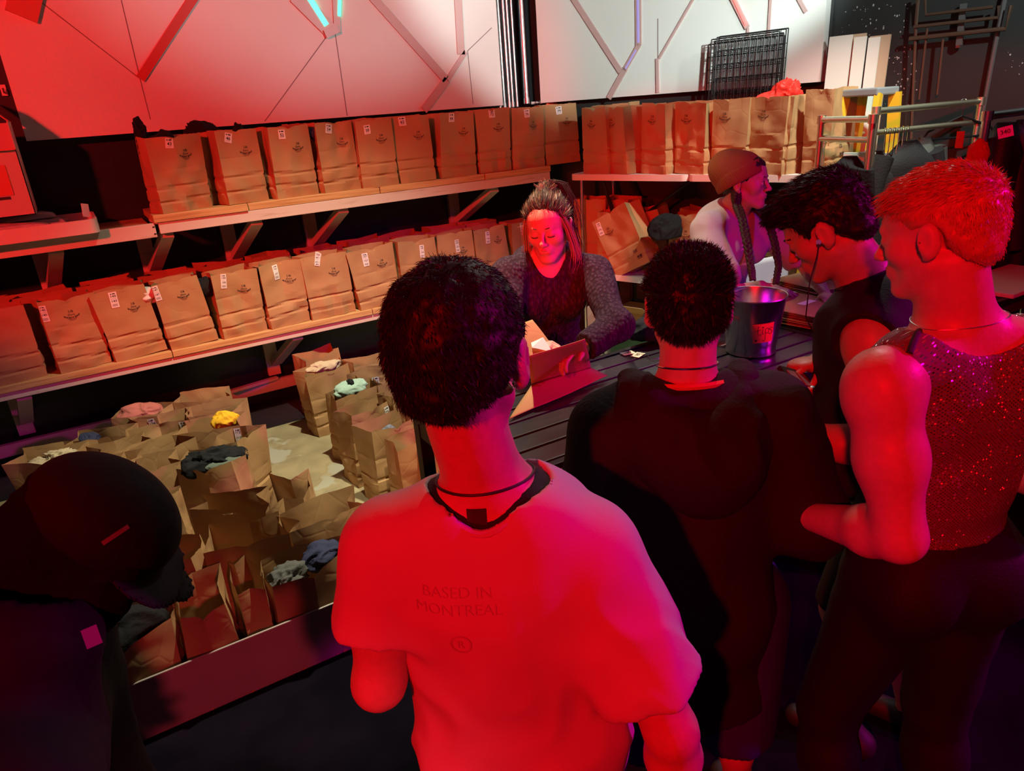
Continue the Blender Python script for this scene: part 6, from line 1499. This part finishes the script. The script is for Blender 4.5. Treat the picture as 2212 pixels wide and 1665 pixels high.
trousers(e, J, P, M_jean, .10, ztop=1.10); shoes(e, J, M_ink)
tb = bvh_of(tk); sm_ = []
for t in np.linspace(0, 1, 12):
    o_ = J['neck'] * (1 - t) * 1.0 + J['shL'] * t; o_ = o_ + R_ * (-.085 * (1 - t) - .0 * t) - F_ * (.02 + .03 * t) + V3(0, 0, .2); h_ = tb.ray_cast(Vector(o_), Vector((0, 0, -1)), .35)
    if h_[0] is not None: sm_.append(np.array(h_[0]) + V3(0, 0, .001))
if len(sm_) > 2: loc(MB().tube(sm_, .006, 8).build('shoulder_seam', M_ink, e, True))
cap_ = hair_cap('hair', hc, HF, .925, M_red, e, ([-.15, -.10, -.07, -.03, .0, .02, .04, .075, .2], [-.105, -.090, -.060, -.022, -.015, .012, .04, .060, .066]), .006, noise=.003, top=.003)
hair_strands('hair_strands', cap_, HF, hc, M_red, cap_, 26000, (.007, .014), lambda L_: np.stack([L_[:, 0] * 3, .8 + 0 * L_[:, 1] - (L_[:, 2] < .04) * .9, -.25 - (L_[:, 2] < .05) * 1.0], -1), .26, .13, 7, .0005, mask=lambda L_: np.clip(1 + (L_[:, 2] - .05) * 9, .35, 1.3) * (1 + 1.1 * np.clip((L_[:, 1] - .03) / .05, 0, 1))); cap_.children[0].location = (0, 0, 0)

# ---------------------------------------------------------------- man with earphones in black tank
J = dict(hip=V3(1.69, .90, .94), neck=V3(1.675, 1.04, 1.445), shL=V3(1.528, .940, 1.350), shR=V3(1.87, 1.05, 1.370), elL=atd(1893, 975, 1.66), wrL=V3(1.33, 1.06, 1.135), elR=V3(1.88, 1.10, 1.10), wrR=atd(1772, 778, 1.93),
         knL=V3(1.60, .98, .50), knR=V3(1.80, .96, .50), anL=V3(1.62, .92, .08), anR=V3(1.84, .86, .08), head=atd(1782, 494, 1.735), HF=facing(-27, -34, 0))
J['handL'] = (V3(-.2, .9, -.1), V3(0, 0, -1), V3(.8, 0, 0), (.4, .4, .45, .5)); J['handR'] = (atd(1715, 790, 1.91) - J['wrR'], V3(-.3, .1, -1), V3(-.3, -.8, .1), (.55, .6, .65, .7), (.8, .5))
e = person('man with black quiff and earphones in a black sleeveless top, looking down at the counter', J, J['hip'])
hc = J['head']; HF = J['HF']; P = body_prims(J, .98, 1.08, 1.0, .98, headscale=.98); P += head_prims(hc, HF, .98)
skin(e, P, SK1, hc, .155, .0045, hands=(J['wrR'] + V3(-.05, 0, 0),)); skn = wrapped(e, 'body_skin')
R_, F_, U_ = J['R'], J['F'], J['U']; Fr = np.array([R_, F_, U_])
cuts = [ell(J['shL'] - R_ * .070 + V3(0, 0, -.04), (.080, .10, .115), Fr, 'cut', .006, 'sub'), ell(J['shR'] + R_ * .060 + V3(0, 0, -.03), (.080, .10, .110), Fr, 'cut', .006, 'sub'), neck_hole(J, .074, .0, .03, .3, .0)]
fd = folds(61, .009, 6, 2)
sdf_mesh('sleeveless_top', [p for p in P if p.tag in ('torso', 'pelvis')] + [cone(J['neck'] - U_ * .04, J['shL'], .05, .05, 'y', .04), cone(J['neck'] - U_ * .04, J['shR'], .05, .05, 'y', .04), cone(J['neck'] - U_ * .2 + F_ * .05, J['hip'] + F_ * .10 + U_ * .05, .10, .13, 'y', .06)] + cuts, M_tank, e, .0075, inflate=.014, post=lambda D, X, Y, Z: np.maximum(D + fd(X, Y, Z), .90 - Z).astype(np.float32))
loc(MB().tube(neck_loop(skn, J, .012, .003, .02), .0024, 6, cap=False).build('necklace_cord', M_ink, e, True))
Q = [p for p in P if p.tag[:5] in ('pelvi', 'thigh')]; sdf_mesh('shorts', Q, M_jean, e, .011, inflate=.02, post=lambda D, X, Y, Z: np.maximum(np.maximum(D, .52 - Z), Z - 1.02).astype(np.float32)); shoes(e, J, M_ink)
TH = lambda x, y, z, s=.98: hc + s * (HF[0] * x + HF[1] * y + HF[2] * z)
cap_ = hair_cap('hair', hc, HF, .98, M_hair, e, ([-.15, -.10, -.06, -.03, .0, .015, .03, .05, .085, .2], [-.100, -.085, -.060, -.025, -.025, -.03, .0, .045, .062, .066]), .009, [ell(TH(0, .048, .088), (.058, .044, .022), HF, 'quiff', .02), ell(TH(0, .0, .100), (.062, .070, .020), HF, 'quiff', .02)], noise=.004, top=.006)
hair_strands('hair_strands', cap_, HF, hc, M_hair, cap_, 18000, (.010, .024), lambda L_: np.stack([L_[:, 0] * 3, 1.0 - (L_[:, 2] < .05) * 1.3, .15 - (L_[:, 2] < .05) * 1.2], -1), .30, .14, 9, .0006, mask=lambda L_: np.clip(1 + (L_[:, 2] - .06) * 8, .3, 1.15)); cap_.children[0].location = (0, 0, 0)
b = TH(-.084, .006, -.014); o = loc(MB().tube([b, b - HF[0] * .012], .006, 12).build('earphone', M_chrome, e, True)); o['label'] = 'small metallic earphone bud'
loc(MB().tube([b - HF[0] * .010, b - HF[0] * .016 + V3(0, 0, -.03), b + V3(-.01, .01, -.10), b + V3(.0, .02, -.19), b + V3(.06, .03, -.26), b + V3(.11, .05, -.25)], .0016, 6).build('earphone_cable', M_ink, e, True))
loc(MB().tube([TH(sx * (.016 + .006 * i), .0925 - .0018 * i * i * .5, .0245 + .003 * math.sin(i * .8)) for i in range(6) for sx in (-1,)], .0024, 6).build('eyebrow', M_hair, e, True))
# his key pouch and keys
q = atd(1722, 815, 1.86); k_ = empty('key_pouch', tuple(q), 0, 'dark pouch with clear windows and keys held over the counter', 'pouch')
loc(MB().beam(q + V3(-.045, .0, .012), q + V3(.055, .0, -.030), .075, .012, up=(.3, -.5, .8)).build('pouch_body', M_ink, k_))
M_win = mat('grey_clear_window', (.30, .32, .34), .15)
for a in (.15, .55): p0 = q + V3(-.045 + .1 * a, -.006, .018 - .042 * a); loc(MB().beam(p0, p0 + V3(.03, 0, -.0126), .048, .003, up=(.3, -.5, .8)).build('clear_window', M_win, k_))
q2 = atd(1748, 838, 1.80); loc(MB().tube([q2, q2 + V3(.0, 0, -.03)], .010, 12, [.009, .006]).build('red_fob', REDJ, k_, True)); loc(MB().tube([q2 + V3(.014, 0, .0), q2 + V3(.018, 0, -.035)], .006, 8).build('key', M_chrome, k_, True))

# ---------------------------------------------------------------- woman in dark knitted sweater
def face_details(e, T, s, m_lip, lids=True, iris=None, brow=M_hairb):
    for sx in (-1, 1):
        loc(MB().tube([T(sx * (.015 + .0062 * i), .0905 - .0011 * i * i, .0235 + .0025 * math.sin(i * .75)) for i in range(6)], .0018 * s, 6, [.001, .0018, .002, .0018, .0014, .0006]).build('eyebrow', brow, e, True))
        if lids: loc(MB().tube([T(sx * (.018 + .005 * i), .0885 - .0010 * (i - 2.3) ** 2 * .9, -.0065 - .0012 * math.sin(i * .62 + .3)) for i in range(6)], .0013 * s, 6).build('eyelashes', M_hair, e, True))
        else:
            MBx = MB(); prof = [(math.sin(a) * .0118 * s, math.cos(a) * .0118 * s) for a in np.linspace(.001, PI - .001, 14)]; MBx.lathe(prof, tuple(T(sx * .030, .0775, .001)), 20); loc(MBx.build('eyeball', mat('eye_white', (.8, .78, .75), .2), e, True))
            c_ = T(sx * .031, .0885, .001); n_ = _n(T(0, 1, 0) - T(0, 0, 0)); loc(MB().tube([c_, c_ + n_ * .0012], .0052 * s, 14).build('iris', M_hair, e, True))
            loc(MB().tube([T(sx * (.018 + .005 * i), .0895 - .0010 * (i - 2.3) ** 2 * .9, .0062 + .0022 * math.sin(i * .62)) for i in range(6)], .0013 * s, 6).build('eyelashes', M_hair, e, True))
    HFm = np.array([_n(T(1, 0, 0) - T(0, 0, 0)), _n(T(0, 1, 0) - T(0, 0, 0)), _n(T(0, 0, 1) - T(0, 0, 0))])
    L_ = [cone(T(-.017, .0838, -.0555), T(.017, .0838, -.0555), .0050 * s, .0050 * s, '', .005), ell(T(0, .0920, -.0545), np.array((.012, .0056, .0050)) * s, HFm, '', .004), cone(T(-.0145, .0870, -.0660), T(.0145, .0870, -.0660), .0060 * s, .0060 * s, '', .002), cone(T(-.020, .0975, -.0608), T(.020, .0975, -.0608), .0028 * s, .0028 * s, '', .003, 'sub')]
    sdf_mesh('lips', L_, m_lip, e, .0022, pad=.006)
J = dict(hip=V3(1.55, 2.36, .93), neck=V3(1.485, 2.235, 1.385), shR=V3(1.325, 2.265, 1.320), shL=V3(1.610, 2.110, 1.305), elL=atd(1330, 702, 2.52), wrL=atd(1258, 752, 2.44), elR=atd(1085, 745, 2.52), wrR=atd(1148, 745, 2.44),
         knL=V3(1.66, 2.42, .5), knR=V3(1.50, 2.48, .5), anL=V3(1.66, 2.44, .08), anR=V3(1.48, 2.50, .08), head=atd(1184, 490, 2.60), HF=facing(229, -11, -3))
for k_ in ('elL', 'wrL', 'elR', 'wrR'): J[k_][2] = max(J[k_][2], 1.06)
J['handR'] = (atd(1190, 752, 2.38) - J['wrR'], V3(0, 0, -1), V3(.6, -.2, .2), (.5, .55, .6, .65), (.7, .4)); J['handL'] = (atd(1222, 768, 2.40) - J['wrL'], V3(0, .2, -1), V3(-.2, -.6, .2), (.5, .55, .6, .65))
e = person('woman with blonde-tipped ponytail in a dark knitted sweater behind the counter', J, J['hip'])
hc = J['head']; HF = J['HF']; P = body_prims(J, .92, .92, .95, .88, True, headscale=.93); P += head_prims(hc, HF, 1.0, True)
skin(e, P, SK3, hc, .15, .0036, hands=(J['wrR'] + V3(.03, -.05, 0),), h=.012); skn = wrapped(e, 'body_skin')
def knit():
    m = mat('dark_chenille_knit', (.060, .032, .052), 1.0, 0, .15); nt = m.node_tree; b = nt.nodes['Principled BSDF']; tc = [n for n in nt.nodes if n.type == 'TEX_COORD'][0]
    v = nt.nodes.new('ShaderNodeTexVoronoi'); v.inputs['Scale'].default_value = 95; mp = nt.nodes.new('ShaderNodeMapping'); mp.inputs['Scale'].default_value = (1, 1, .45); nt.links.new(tc.outputs['Object'], mp.inputs[0]); nt.links.new(mp.outputs[0], v.inputs['Vector'])
    bp = nt.nodes.new('ShaderNodeBump'); bp.inputs['Strength'].default_value = .8; bp.inputs['Distance'].default_value = .006; bp.invert = True; nt.links.new(v.outputs['Distance'], bp.inputs['Height']); nt.links.new(bp.outputs[0], b.inputs['Normal'])
    r = nt.nodes.new('ShaderNodeValToRGB'); r.color_ramp.elements[0].color = (.075, .045, .065, 1); r.color_ramp.elements[1].color = (.030, .015, .026, 1); r.color_ramp.elements[1].position = .6; nt.links.new(v.outputs['Distance'], r.inputs[0]); nt.links.new(r.outputs[0], b.inputs['Base Color']); return m
M_knit = knit(); fd = folds(71, .006, 6, 3)
T_ = [p for p in P if p.tag in ('torso', 'pelvis')] + [cone(J['sh' + s_], J['el' + s_], .054, .046, 's', .035) for s_ in 'LR'] + [cone(J['el' + s_], J['el' + s_] * .12 + J['wr' + s_] * .88, .046, .036, 's', .03, 'add', None, .003) for s_ in 'LR']
nh3 = neck_hole(J, .066, -.035, .03, .4)
sw = sdf_mesh('knitted_sweater', T_ + [nh3], M_knit, e, .0075, inflate=.009, post=lambda D, X, Y, Z: np.maximum(D + fd(X, Y, Z), .86 - Z).astype(np.float32))
collar(sw, nh3, J, .008, 'knit_collar', M_knit, e)
trousers(e, J, P, M_jean, .10, ztop=.93); shoes(e, J, M_ink)
T = lambda x, y, z, s=1.0: hc + s * (HF[0] * x + HF[1] * y + HF[2] * z)
face_details(e, T, 1.0, mat('lip_rose', (.55, .16, .14), .35))
cap_ = hair_cap('hair', hc, HF, 1.0, M_hairb, e, ([-.15, -.10, -.06, -.02, .01, .03, .05, .070, .2], [-.075, -.068, -.05, -.035, -.015, .02, .064, .098, .115]), .005, [ell(T(0, -.045, .108), (.030, .032, .028), HF, 'bun', .012)], noise=.0035)
hair_strands('hair_strands', cap_, HF, hc, M_hairb, cap_, 16000, (.03, .05), lambda L_: np.stack([-L_[:, 0] * 2, -1 + 0 * L_[:, 1], .9 - L_[:, 2] * 5], -1), .06, .08, 11, .0005); cap_.children[0].location = (0, 0, 0)
loc(MB().tube([T(.026 * math.cos(a), -.045 + .028 * math.sin(a), .108) for a in np.linspace(0, 2 * PI, 20)], .007, 8).build('hair_tie', mat('red_scrunchie', (.35, .03, .03), .7), e, True))
rs = random.Random(3)
def lock(par, a, pts, n, m, spread=.006, w=.0012, name='hair_lock'):
    g_ = MB()
    for k in range(n):
        o_ = V3(rs.gauss(0, spread), rs.gauss(0, spread), rs.gauss(0, spread * .4)); q_ = [np.array(p) + o_ * (1 + .35 * i * rs.uniform(.2, 1)) for i, p in enumerate(pts)]
        g_.tube(q_, w, 4, [w * (1 - .7 * i / (len(q_) - 1)) for i in range(len(q_))])
    return loc(g_.build(name, m, par, True))
hair_strands('hair_strands', cap_, HF, hc, M_blond, cap_, 3500, (.03, .05), lambda L_: np.stack([-L_[:, 0] * 2, -1 + 0 * L_[:, 1], .9 - L_[:, 2] * 5], -1), .10, .12, 12, .0005); cap_.children[1].location = (0, 0, 0)
# two loose locks falling past the face to the shoulders, and the ponytail fan
lock(e, 0, [T(.066, .030, .045), T(.078, .032, .0), T(.082, .026, -.050), T(.092, .020, -.10), T(.110, .010, -.150), T(.135, .0, -.175)], 46, M_blond, .005)
lock(e, 0, [T(-.066, .030, .045), T(-.080, .022, .0), T(-.088, .010, -.055), T(-.092, .0, -.11), T(-.088, .004, -.150), T(-.078, .012, -.172)], 60, M_blond, .007)
lock(e, 0, [T(-.070, -.01, .03), T(-.086, -.015, -.02), T(-.092, -.02, -.08), T(-.090, -.02, -.13)], 40, M_hairb, .006)
lock(e, 0, [T(0, -.045, .125), T(-.02, -.06, .150), T(-.05, -.07, .135), T(-.075, -.06, .08), T(-.088, -.05, .02), T(-.090, -.04, -.03)], 60, M_hairb, .008)
lock(e, 0, [T(0, -.045, .120), T(.005, -.045, .138), T(.015, -.05, .150)], 24, M_blond, .009)
lock(e, 0, [T(0, -.045, .120), T(-.012, -.05, .135), T(-.03, -.055, .146)], 24, M_blond, .009)
loc(MB().tube([T(.078, -.002, -.045), T(.080, .0, -.060)], .0025, 8).build('earring', M_chrome, e, True))

# ---------------------------------------------------------------- woman in beanie with braids
J = dict(hip=V3(2.53, 2.36, .95), neck=V3(2.50, 2.255, 1.415), shR=V3(2.335, 2.235, 1.350), shL=V3(2.665, 2.195, 1.345), elR=V3(2.235, 2.03, 1.115), wrR=atz(1645, 616, 1.10), elL=V3(2.80, 2.05, 1.12), wrL=V3(2.66, 1.86, 1.07),
         knL=V3(2.62, 2.42, .5), knR=V3(2.44, 2.42, .5), anL=V3(2.62, 2.45, .08), anR=V3(2.42, 2.46, .08), head=atd(1612, 392, 3.03), HF=facing(157, -2, 0))
J['handR'] = (atz(1700, 628, 1.085) - J['wrR'], V3(0, 0, -1), V3(.2, 1, .1), (.12, .12, .15, .18), (.6, .1)); J['handL'] = (V3(-.5, -.6, 0), V3(0, 0, -1), V3(-.5, .5, 0), (.3, .3, .3, .3))
e = person('woman in a brown knitted beanie and white tee with two dark braids', J, J['hip'])
hc = J['head']; HF = J['HF']; P = body_prims(J, .92, .90, .95, .9, True, headscale=.93); P += head_prims(hc, HF, .95, True)
skin(e, P, SK3, hc, .15, .0036, hands=(J['wrR'] + V3(.04, -.05, 0),), h=.012); skn = wrapped(e, 'body_skin')
fd = folds(81, .007, 8, 3); T_ = [p for p in P if p.tag in ('torso', 'pelvis')] + [arms_sleeve(J, s_, .78, .060, .066) for s_ in 'LR']
nh2 = neck_hole(J, .058, .012, .02, .4)
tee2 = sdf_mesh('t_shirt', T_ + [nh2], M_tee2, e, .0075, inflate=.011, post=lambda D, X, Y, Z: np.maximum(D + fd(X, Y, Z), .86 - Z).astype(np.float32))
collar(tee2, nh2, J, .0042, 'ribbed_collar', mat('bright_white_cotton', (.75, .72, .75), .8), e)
v, fc = join2d([rect2d(-.004, -.05, .004, .04, 1, 8), rect2d(-.03, .025, .0, .032, 4, 1), rect2d(-.022, .04, -.002, .046, 3, 1), rect2d(-.012, -.06, .03, -.045, 4, 2)])
o0 = J['neck'] - J['U'] * .16 + J['F'] * .35; decal(tee2, [o0 + J['R'] * -a + V3(0, 0, 1) * b for a, b in v], -J['F'], .001, 'pale_print', mat('silver_print', (.8, .8, .85), .35), e, fc)
trousers(e, J, P, M_jean, .10, ztop=.93); shoes(e, J, M_ink)
T = lambda x, y, z, s=.95: hc + s * (HF[0] * x + HF[1] * y + HF[2] * z); face_details(e, T, .95, mat('lip_rose', (.55, .16, .14)), lids=False)
def beanie_mat():
    m = mat('rust_brown_knit', (.34, .13, .055), 1.0, 0, .15); nt = m.node_tree; b = nt.nodes['Principled BSDF']; tc = [n for n in nt.nodes if n.type == 'TEX_COORD'][0]
    uv = nt.nodes.new('ShaderNodeUVMap'); uv.uv_map = 'net'; w_ = nt.nodes.new('ShaderNodeTexWave'); w_.inputs['Scale'].default_value = 38; w_.inputs['Distortion'].default_value = .6; w_.bands_direction = 'X'; nt.links.new(uv.outputs[0], w_.inputs['Vector'])
    bp = nt.nodes.new('ShaderNodeBump'); bp.inputs['Strength'].default_value = .7; bp.inputs['Distance'].default_value = .004; nt.links.new(w_.outputs['Fac'], bp.inputs['Height']); nt.links.new(bp.outputs[0], b.inputs['Normal']); return m
M_bean = beanie_mat(); HB = facing(157, 27)
TB = lambda x, y, z: hc + .95 * (HB[0] * x + HB[1] * y + HB[2] * z)
dome = [ell(TB(0, -.020, .048), (.090, .108, .092), HB, 'b', .02), ell(TB(0, -.055, .098), (.074, .080, .074), HB, 'b', .03)]
def bpost(z0, z1):
    def post(D, X, Y, Z):
        z = ((X - hc[0]) * HB[2][0] + (Y - hc[1]) * HB[2][1] + (Z - hc[2]) * HB[2][2]) / .95; return np.maximum(np.maximum(D, (z0 - z) * .9), (z - z1) * .9).astype(np.float32)
    return post
JB = dict(hip=hc, R=HB[0], F=HB[1], U=HB[2])
bn = sdf_mesh('beanie_crown', dome, M_bean, e, .005, post=bpost(.02, .3)); net_uv(bn, JB)
bc_ = sdf_mesh('beanie_cuff', [ell(TB(0, -.018, .030), (.094, .112, .14), HB, 'b', .02)], M_bean, bn, .005, post=bpost(.004, .066)); bc_.location = (0, 0, 0); net_uv(bc_, JB)
cap_ = hair_cap('hair', hc, HF, .95, M_hairb, e, ([-.15, -.10, -.06, -.02, .01, .03, .05, .070, .2], [-.075, -.068, -.05, -.04, -.02, .01, .048, .062, .066]), .006, noise=.002)
def braid(par, pts, r=.019, n=13):
    P_ = [np.array(p, float) for p in pts]; L = np.linspace(0, len(P_) - 1, n * 4); g_ = []
    at_ = lambda t: P_[min(int(t), len(P_) - 2)] * (1 - (t - min(int(t), len(P_) - 2))) + P_[min(int(t), len(P_) - 2) + 1] * (t - min(int(t), len(P_) - 2))
    for s_ in range(3):
        prev = None
        for i, t in enumerate(L):
            a = i * PI / 4 * 1.2 + s_ * 2 * PI / 3; k = 1 - .35 * i / len(L); q_ = at_(t) + J['R'] * math.cos(a) * r * .8 * k + J['F'] * math.sin(2 * a) * r * .5 * k
            if prev is not None: g_.append(cone(prev, q_, r * .46 * k, r * .46 * k, 'h', .0005))
            prev = q_
    return sdf_mesh('braid', g_, M_hairb, par, .0030, smooth=0)
N0 = J['neck']; Fj, Rj = J['F'], J['R']
br1 = [T(.070, -.02, -.03), T(.078, -.01, -.09), atd(1603, 470, 2.96), atd(1612, 520, 2.90), atd(1622, 575, 2.87), atd(1626, 604, 2.86)]
br2 = [T(-.062, -.02, -.04), T(-.066, .0, -.10), atd(1660, 478, 3.06), atd(1674, 525, 3.02), atd(1682, 575, 3.0), atd(1676, 612, 2.98)]
braid(e, br1); braid(e, br2)

# ---------------------------------------------------------------- dark capped person at lower left
J = dict(hip=V3(-.40, .93, .82), neck=V3(-.235, .985, 1.270), shL=V3(-.200, 1.130, 1.200), shR=V3(-.235, .815, 1.200), elL=V3(-.22, 1.10, .93), wrL=V3(-.15, 1.14, .74), elR=V3(-.27, .76, .92), wrR=V3(-.19, .90, .74),
         knL=V3(-.22, 1.0, .46), knR=V3(-.26, .84, .46), anL=V3(-.26, 1.02, .08), anR=V3(-.28, .82, .08), head=atd(186, 1180, 1.00), HF=facing(104, -52, 0))
J['handL'] = (V3(.3, .0, -1), V3(0, 1, 0), V3(1, 0, 0), (.4, .4, .45, .5)); J['handR'] = (V3(.3, .2, -1), V3(0, 1, 0), V3(1, 0, 0), (.4, .4, .45, .5))
e = person('person in a dark cap and dark coat bending at the lower left', J, J['hip'])
hc = J['head']; HF = J['HF']; P = body_prims(J, .98, 1.0, 1.0, .95, headscale=.95); P += [p for p in head_prims(hc, HF, .97) if p.tag != 'ear']
skin(e, P, SK1, hc, .15, .0055, h=.013)
fd = folds(91, .007, 6, 4); T_ = [p for p in P if p.tag in ('torso', 'pelvis')] + [cone(J['sh' + s_], J['el' + s_], .070, .062, 's', .035) for s_ in 'LR'] + [cone(J['el' + s_], J['el' + s_] * .1 + J['wr' + s_] * .9, .062, .05, 's', .03, 'add', None, .003) for s_ in 'LR'] + [cone(J['hip'] + V3(0, 0, .1), J['hip'] + V3(0, 0, -.25), .16, .18, 's', .06)]
M_coat = mat('black_coat_nylon', (.006, .005, .009), .8, 0, .2, None, (30, .3, 3))
sdf_mesh('coat', T_ + [cone(J['neck'] - J['U'] * .05, J['neck'] + J['U'] * .055 + J['F'] * .02, .085, .072, 's', .03), neck_hole(J, .050, .075, .03, .3)], M_coat, e, .0095, inflate=.020, post=lambda D, X, Y, Z: np.maximum(D + fd(X, Y, Z), .48 - Z).astype(np.float32)); trousers(e, J, P, M_jean, .10); shoes(e, J, M_ink)
T = lambda x, y, z, s=.97: hc + s * (HF[0] * x + HF[1] * y + HF[2] * z)
hair_cap('hair', hc, HF, .97, mat('matte_black_hair', (.004, .003, .004), .9, 0, .1), e, ([-.15, -.06, -.02, .01, .03, .06, .2], [-.2, -.2, -.2, -.2, -.18, -.15, .06]), .008, [ell(T(0, -.04, -.07), (.070, .06, .10), HF, 'h', .03), ell(T(.066, .035, -.05), (.022, .05, .10), HF, 'h', .02), ell(T(-.066, .035, -.05), (.022, .05, .10), HF, 'h', .02)], noise=.003, earcut=False)
cp = sdf_mesh('cap', [ell(T(0, -.010, .055), (.090, .108, .078), HF, 'c', .02)], M_coat, e, .006, post=lambda D, X, Y, Z: np.maximum(D, .022 - ((X - hc[0]) * HF[2][0] + (Y - hc[1]) * HF[2][1] + (Z - hc[2]) * HF[2][2])).astype(np.float32))
br_ = sdf_mesh('cap_brim', [cone(T(-.04, .075, .030), T(.04, .075, .030), .065, .065, 'c', .02, 'add', (HF[2], .10)), cone(T(0, .075, .030), T(0, .120, .022), .070, .050, 'c', .02, 'add', (HF[2], .10))], M_coat, cp, .005); br_.location = (0, 0, 0)
q = atd(198, 1375, .80); v, fc = rect2d(-.008, -.011, .008, .011); nrm = _n(CAM - q); rx = _n(np.cross(V3(0, 0, 1), nrm)); ry = np.cross(nrm, rx)
M_lav = mat('lavender_patch', (.16, .13, .24), .5)
for px0, py0, w0, h0, a0 in ((250, 1155, .036, .006, .30),):
    v, fc = rect2d(-w0 / 2, -h0 / 2, w0 / 2, h0 / 2, 6, 2); d_ = _n(atd(px0, py0, 1.0) - CAM); r0_ = _n(np.cross(d_, V3(0, 0, 1))); u0_ = np.cross(r0_, d_); o0 = atd(px0, py0, .6)
    decal(cp, [o0 + r0_ * (a * math.cos(a0) - b * math.sin(a0)) + u0_ * (a * math.sin(a0) + b * math.cos(a0)) for a, b in v], d_, .0012, 'pale_cap_highlight', M_lav, e, fc)  # blurred highlight on the cap logo, painted as a pale strip
v, fc = rect2d(-.008, -.011, .008, .011); loc(mesh_np('sleeve_patch', [q + rx * a + ry * b for a, b in v], fc, M_lav, e))

# ---------------------------------------------------------------- person at far left edge in pale lavender top
J = dict(hip=V3(-.92, 1.50, .92), neck=V3(-.90, 1.48, 1.40), shL=V3(-1.07, 1.56, 1.34), shR=V3(-.73, 1.40, 1.34), elL=V3(-1.12, 1.60, 1.05), wrL=V3(-1.05, 1.80, 1.05), elR=V3(-.66, 1.40, 1.06), wrR=V3(-.66, 1.62, 1.06),
         knL=V3(-1.0, 1.56, .5), knR=V3(-.82, 1.48, .5), anL=V3(-1.0, 1.54, .08), anR=V3(-.82, 1.46, .08), head=V3(-.90, 1.50, 1.58), HF=facing(20, -10, 0))
e = person('person in a pale lavender top, only an arm showing at the far left edge', J, J['hip'])
P = body_prims(J, 1.0, 1.0, 1.0, 1.0, hands=False) + head_prims(J['head'], J['HF'], .98); skin(e, P, SK3, J['head'], .15, .008, h=.014)
fd = folds(95, .005, 6, 4); T_ = [p for p in P if p.tag in ('torso', 'pelvis')] + [cone(J['sh' + s_], J['el' + s_], .065, .062, 's', .035) for s_ in 'LR'] + [cone(J['el' + s_], J['wr' + s_], .060, .045, 's', .03, 'add', None, -.02) for s_ in 'LR']
sdf_mesh('lavender_top', T_ + [neck_hole(J, .066)], mat('lavender_cotton', (.45, .34, .48), .8), e, .011, inflate=.013, post=lambda D, X, Y, Z: np.maximum(D + fd(X, Y, Z), .86 - Z).astype(np.float32)); trousers(e, J, P, M_jean, .10, h=.014); shoes(e, J, M_ink)
hair_cap('hair', J['head'], J['HF'], .98, M_hairb, e, ([-.15, -.06, -.02, .01, .03, .06, .2], [-.09, -.08, -.05, -.02, .0, .05, .06]), .014, h=.008)
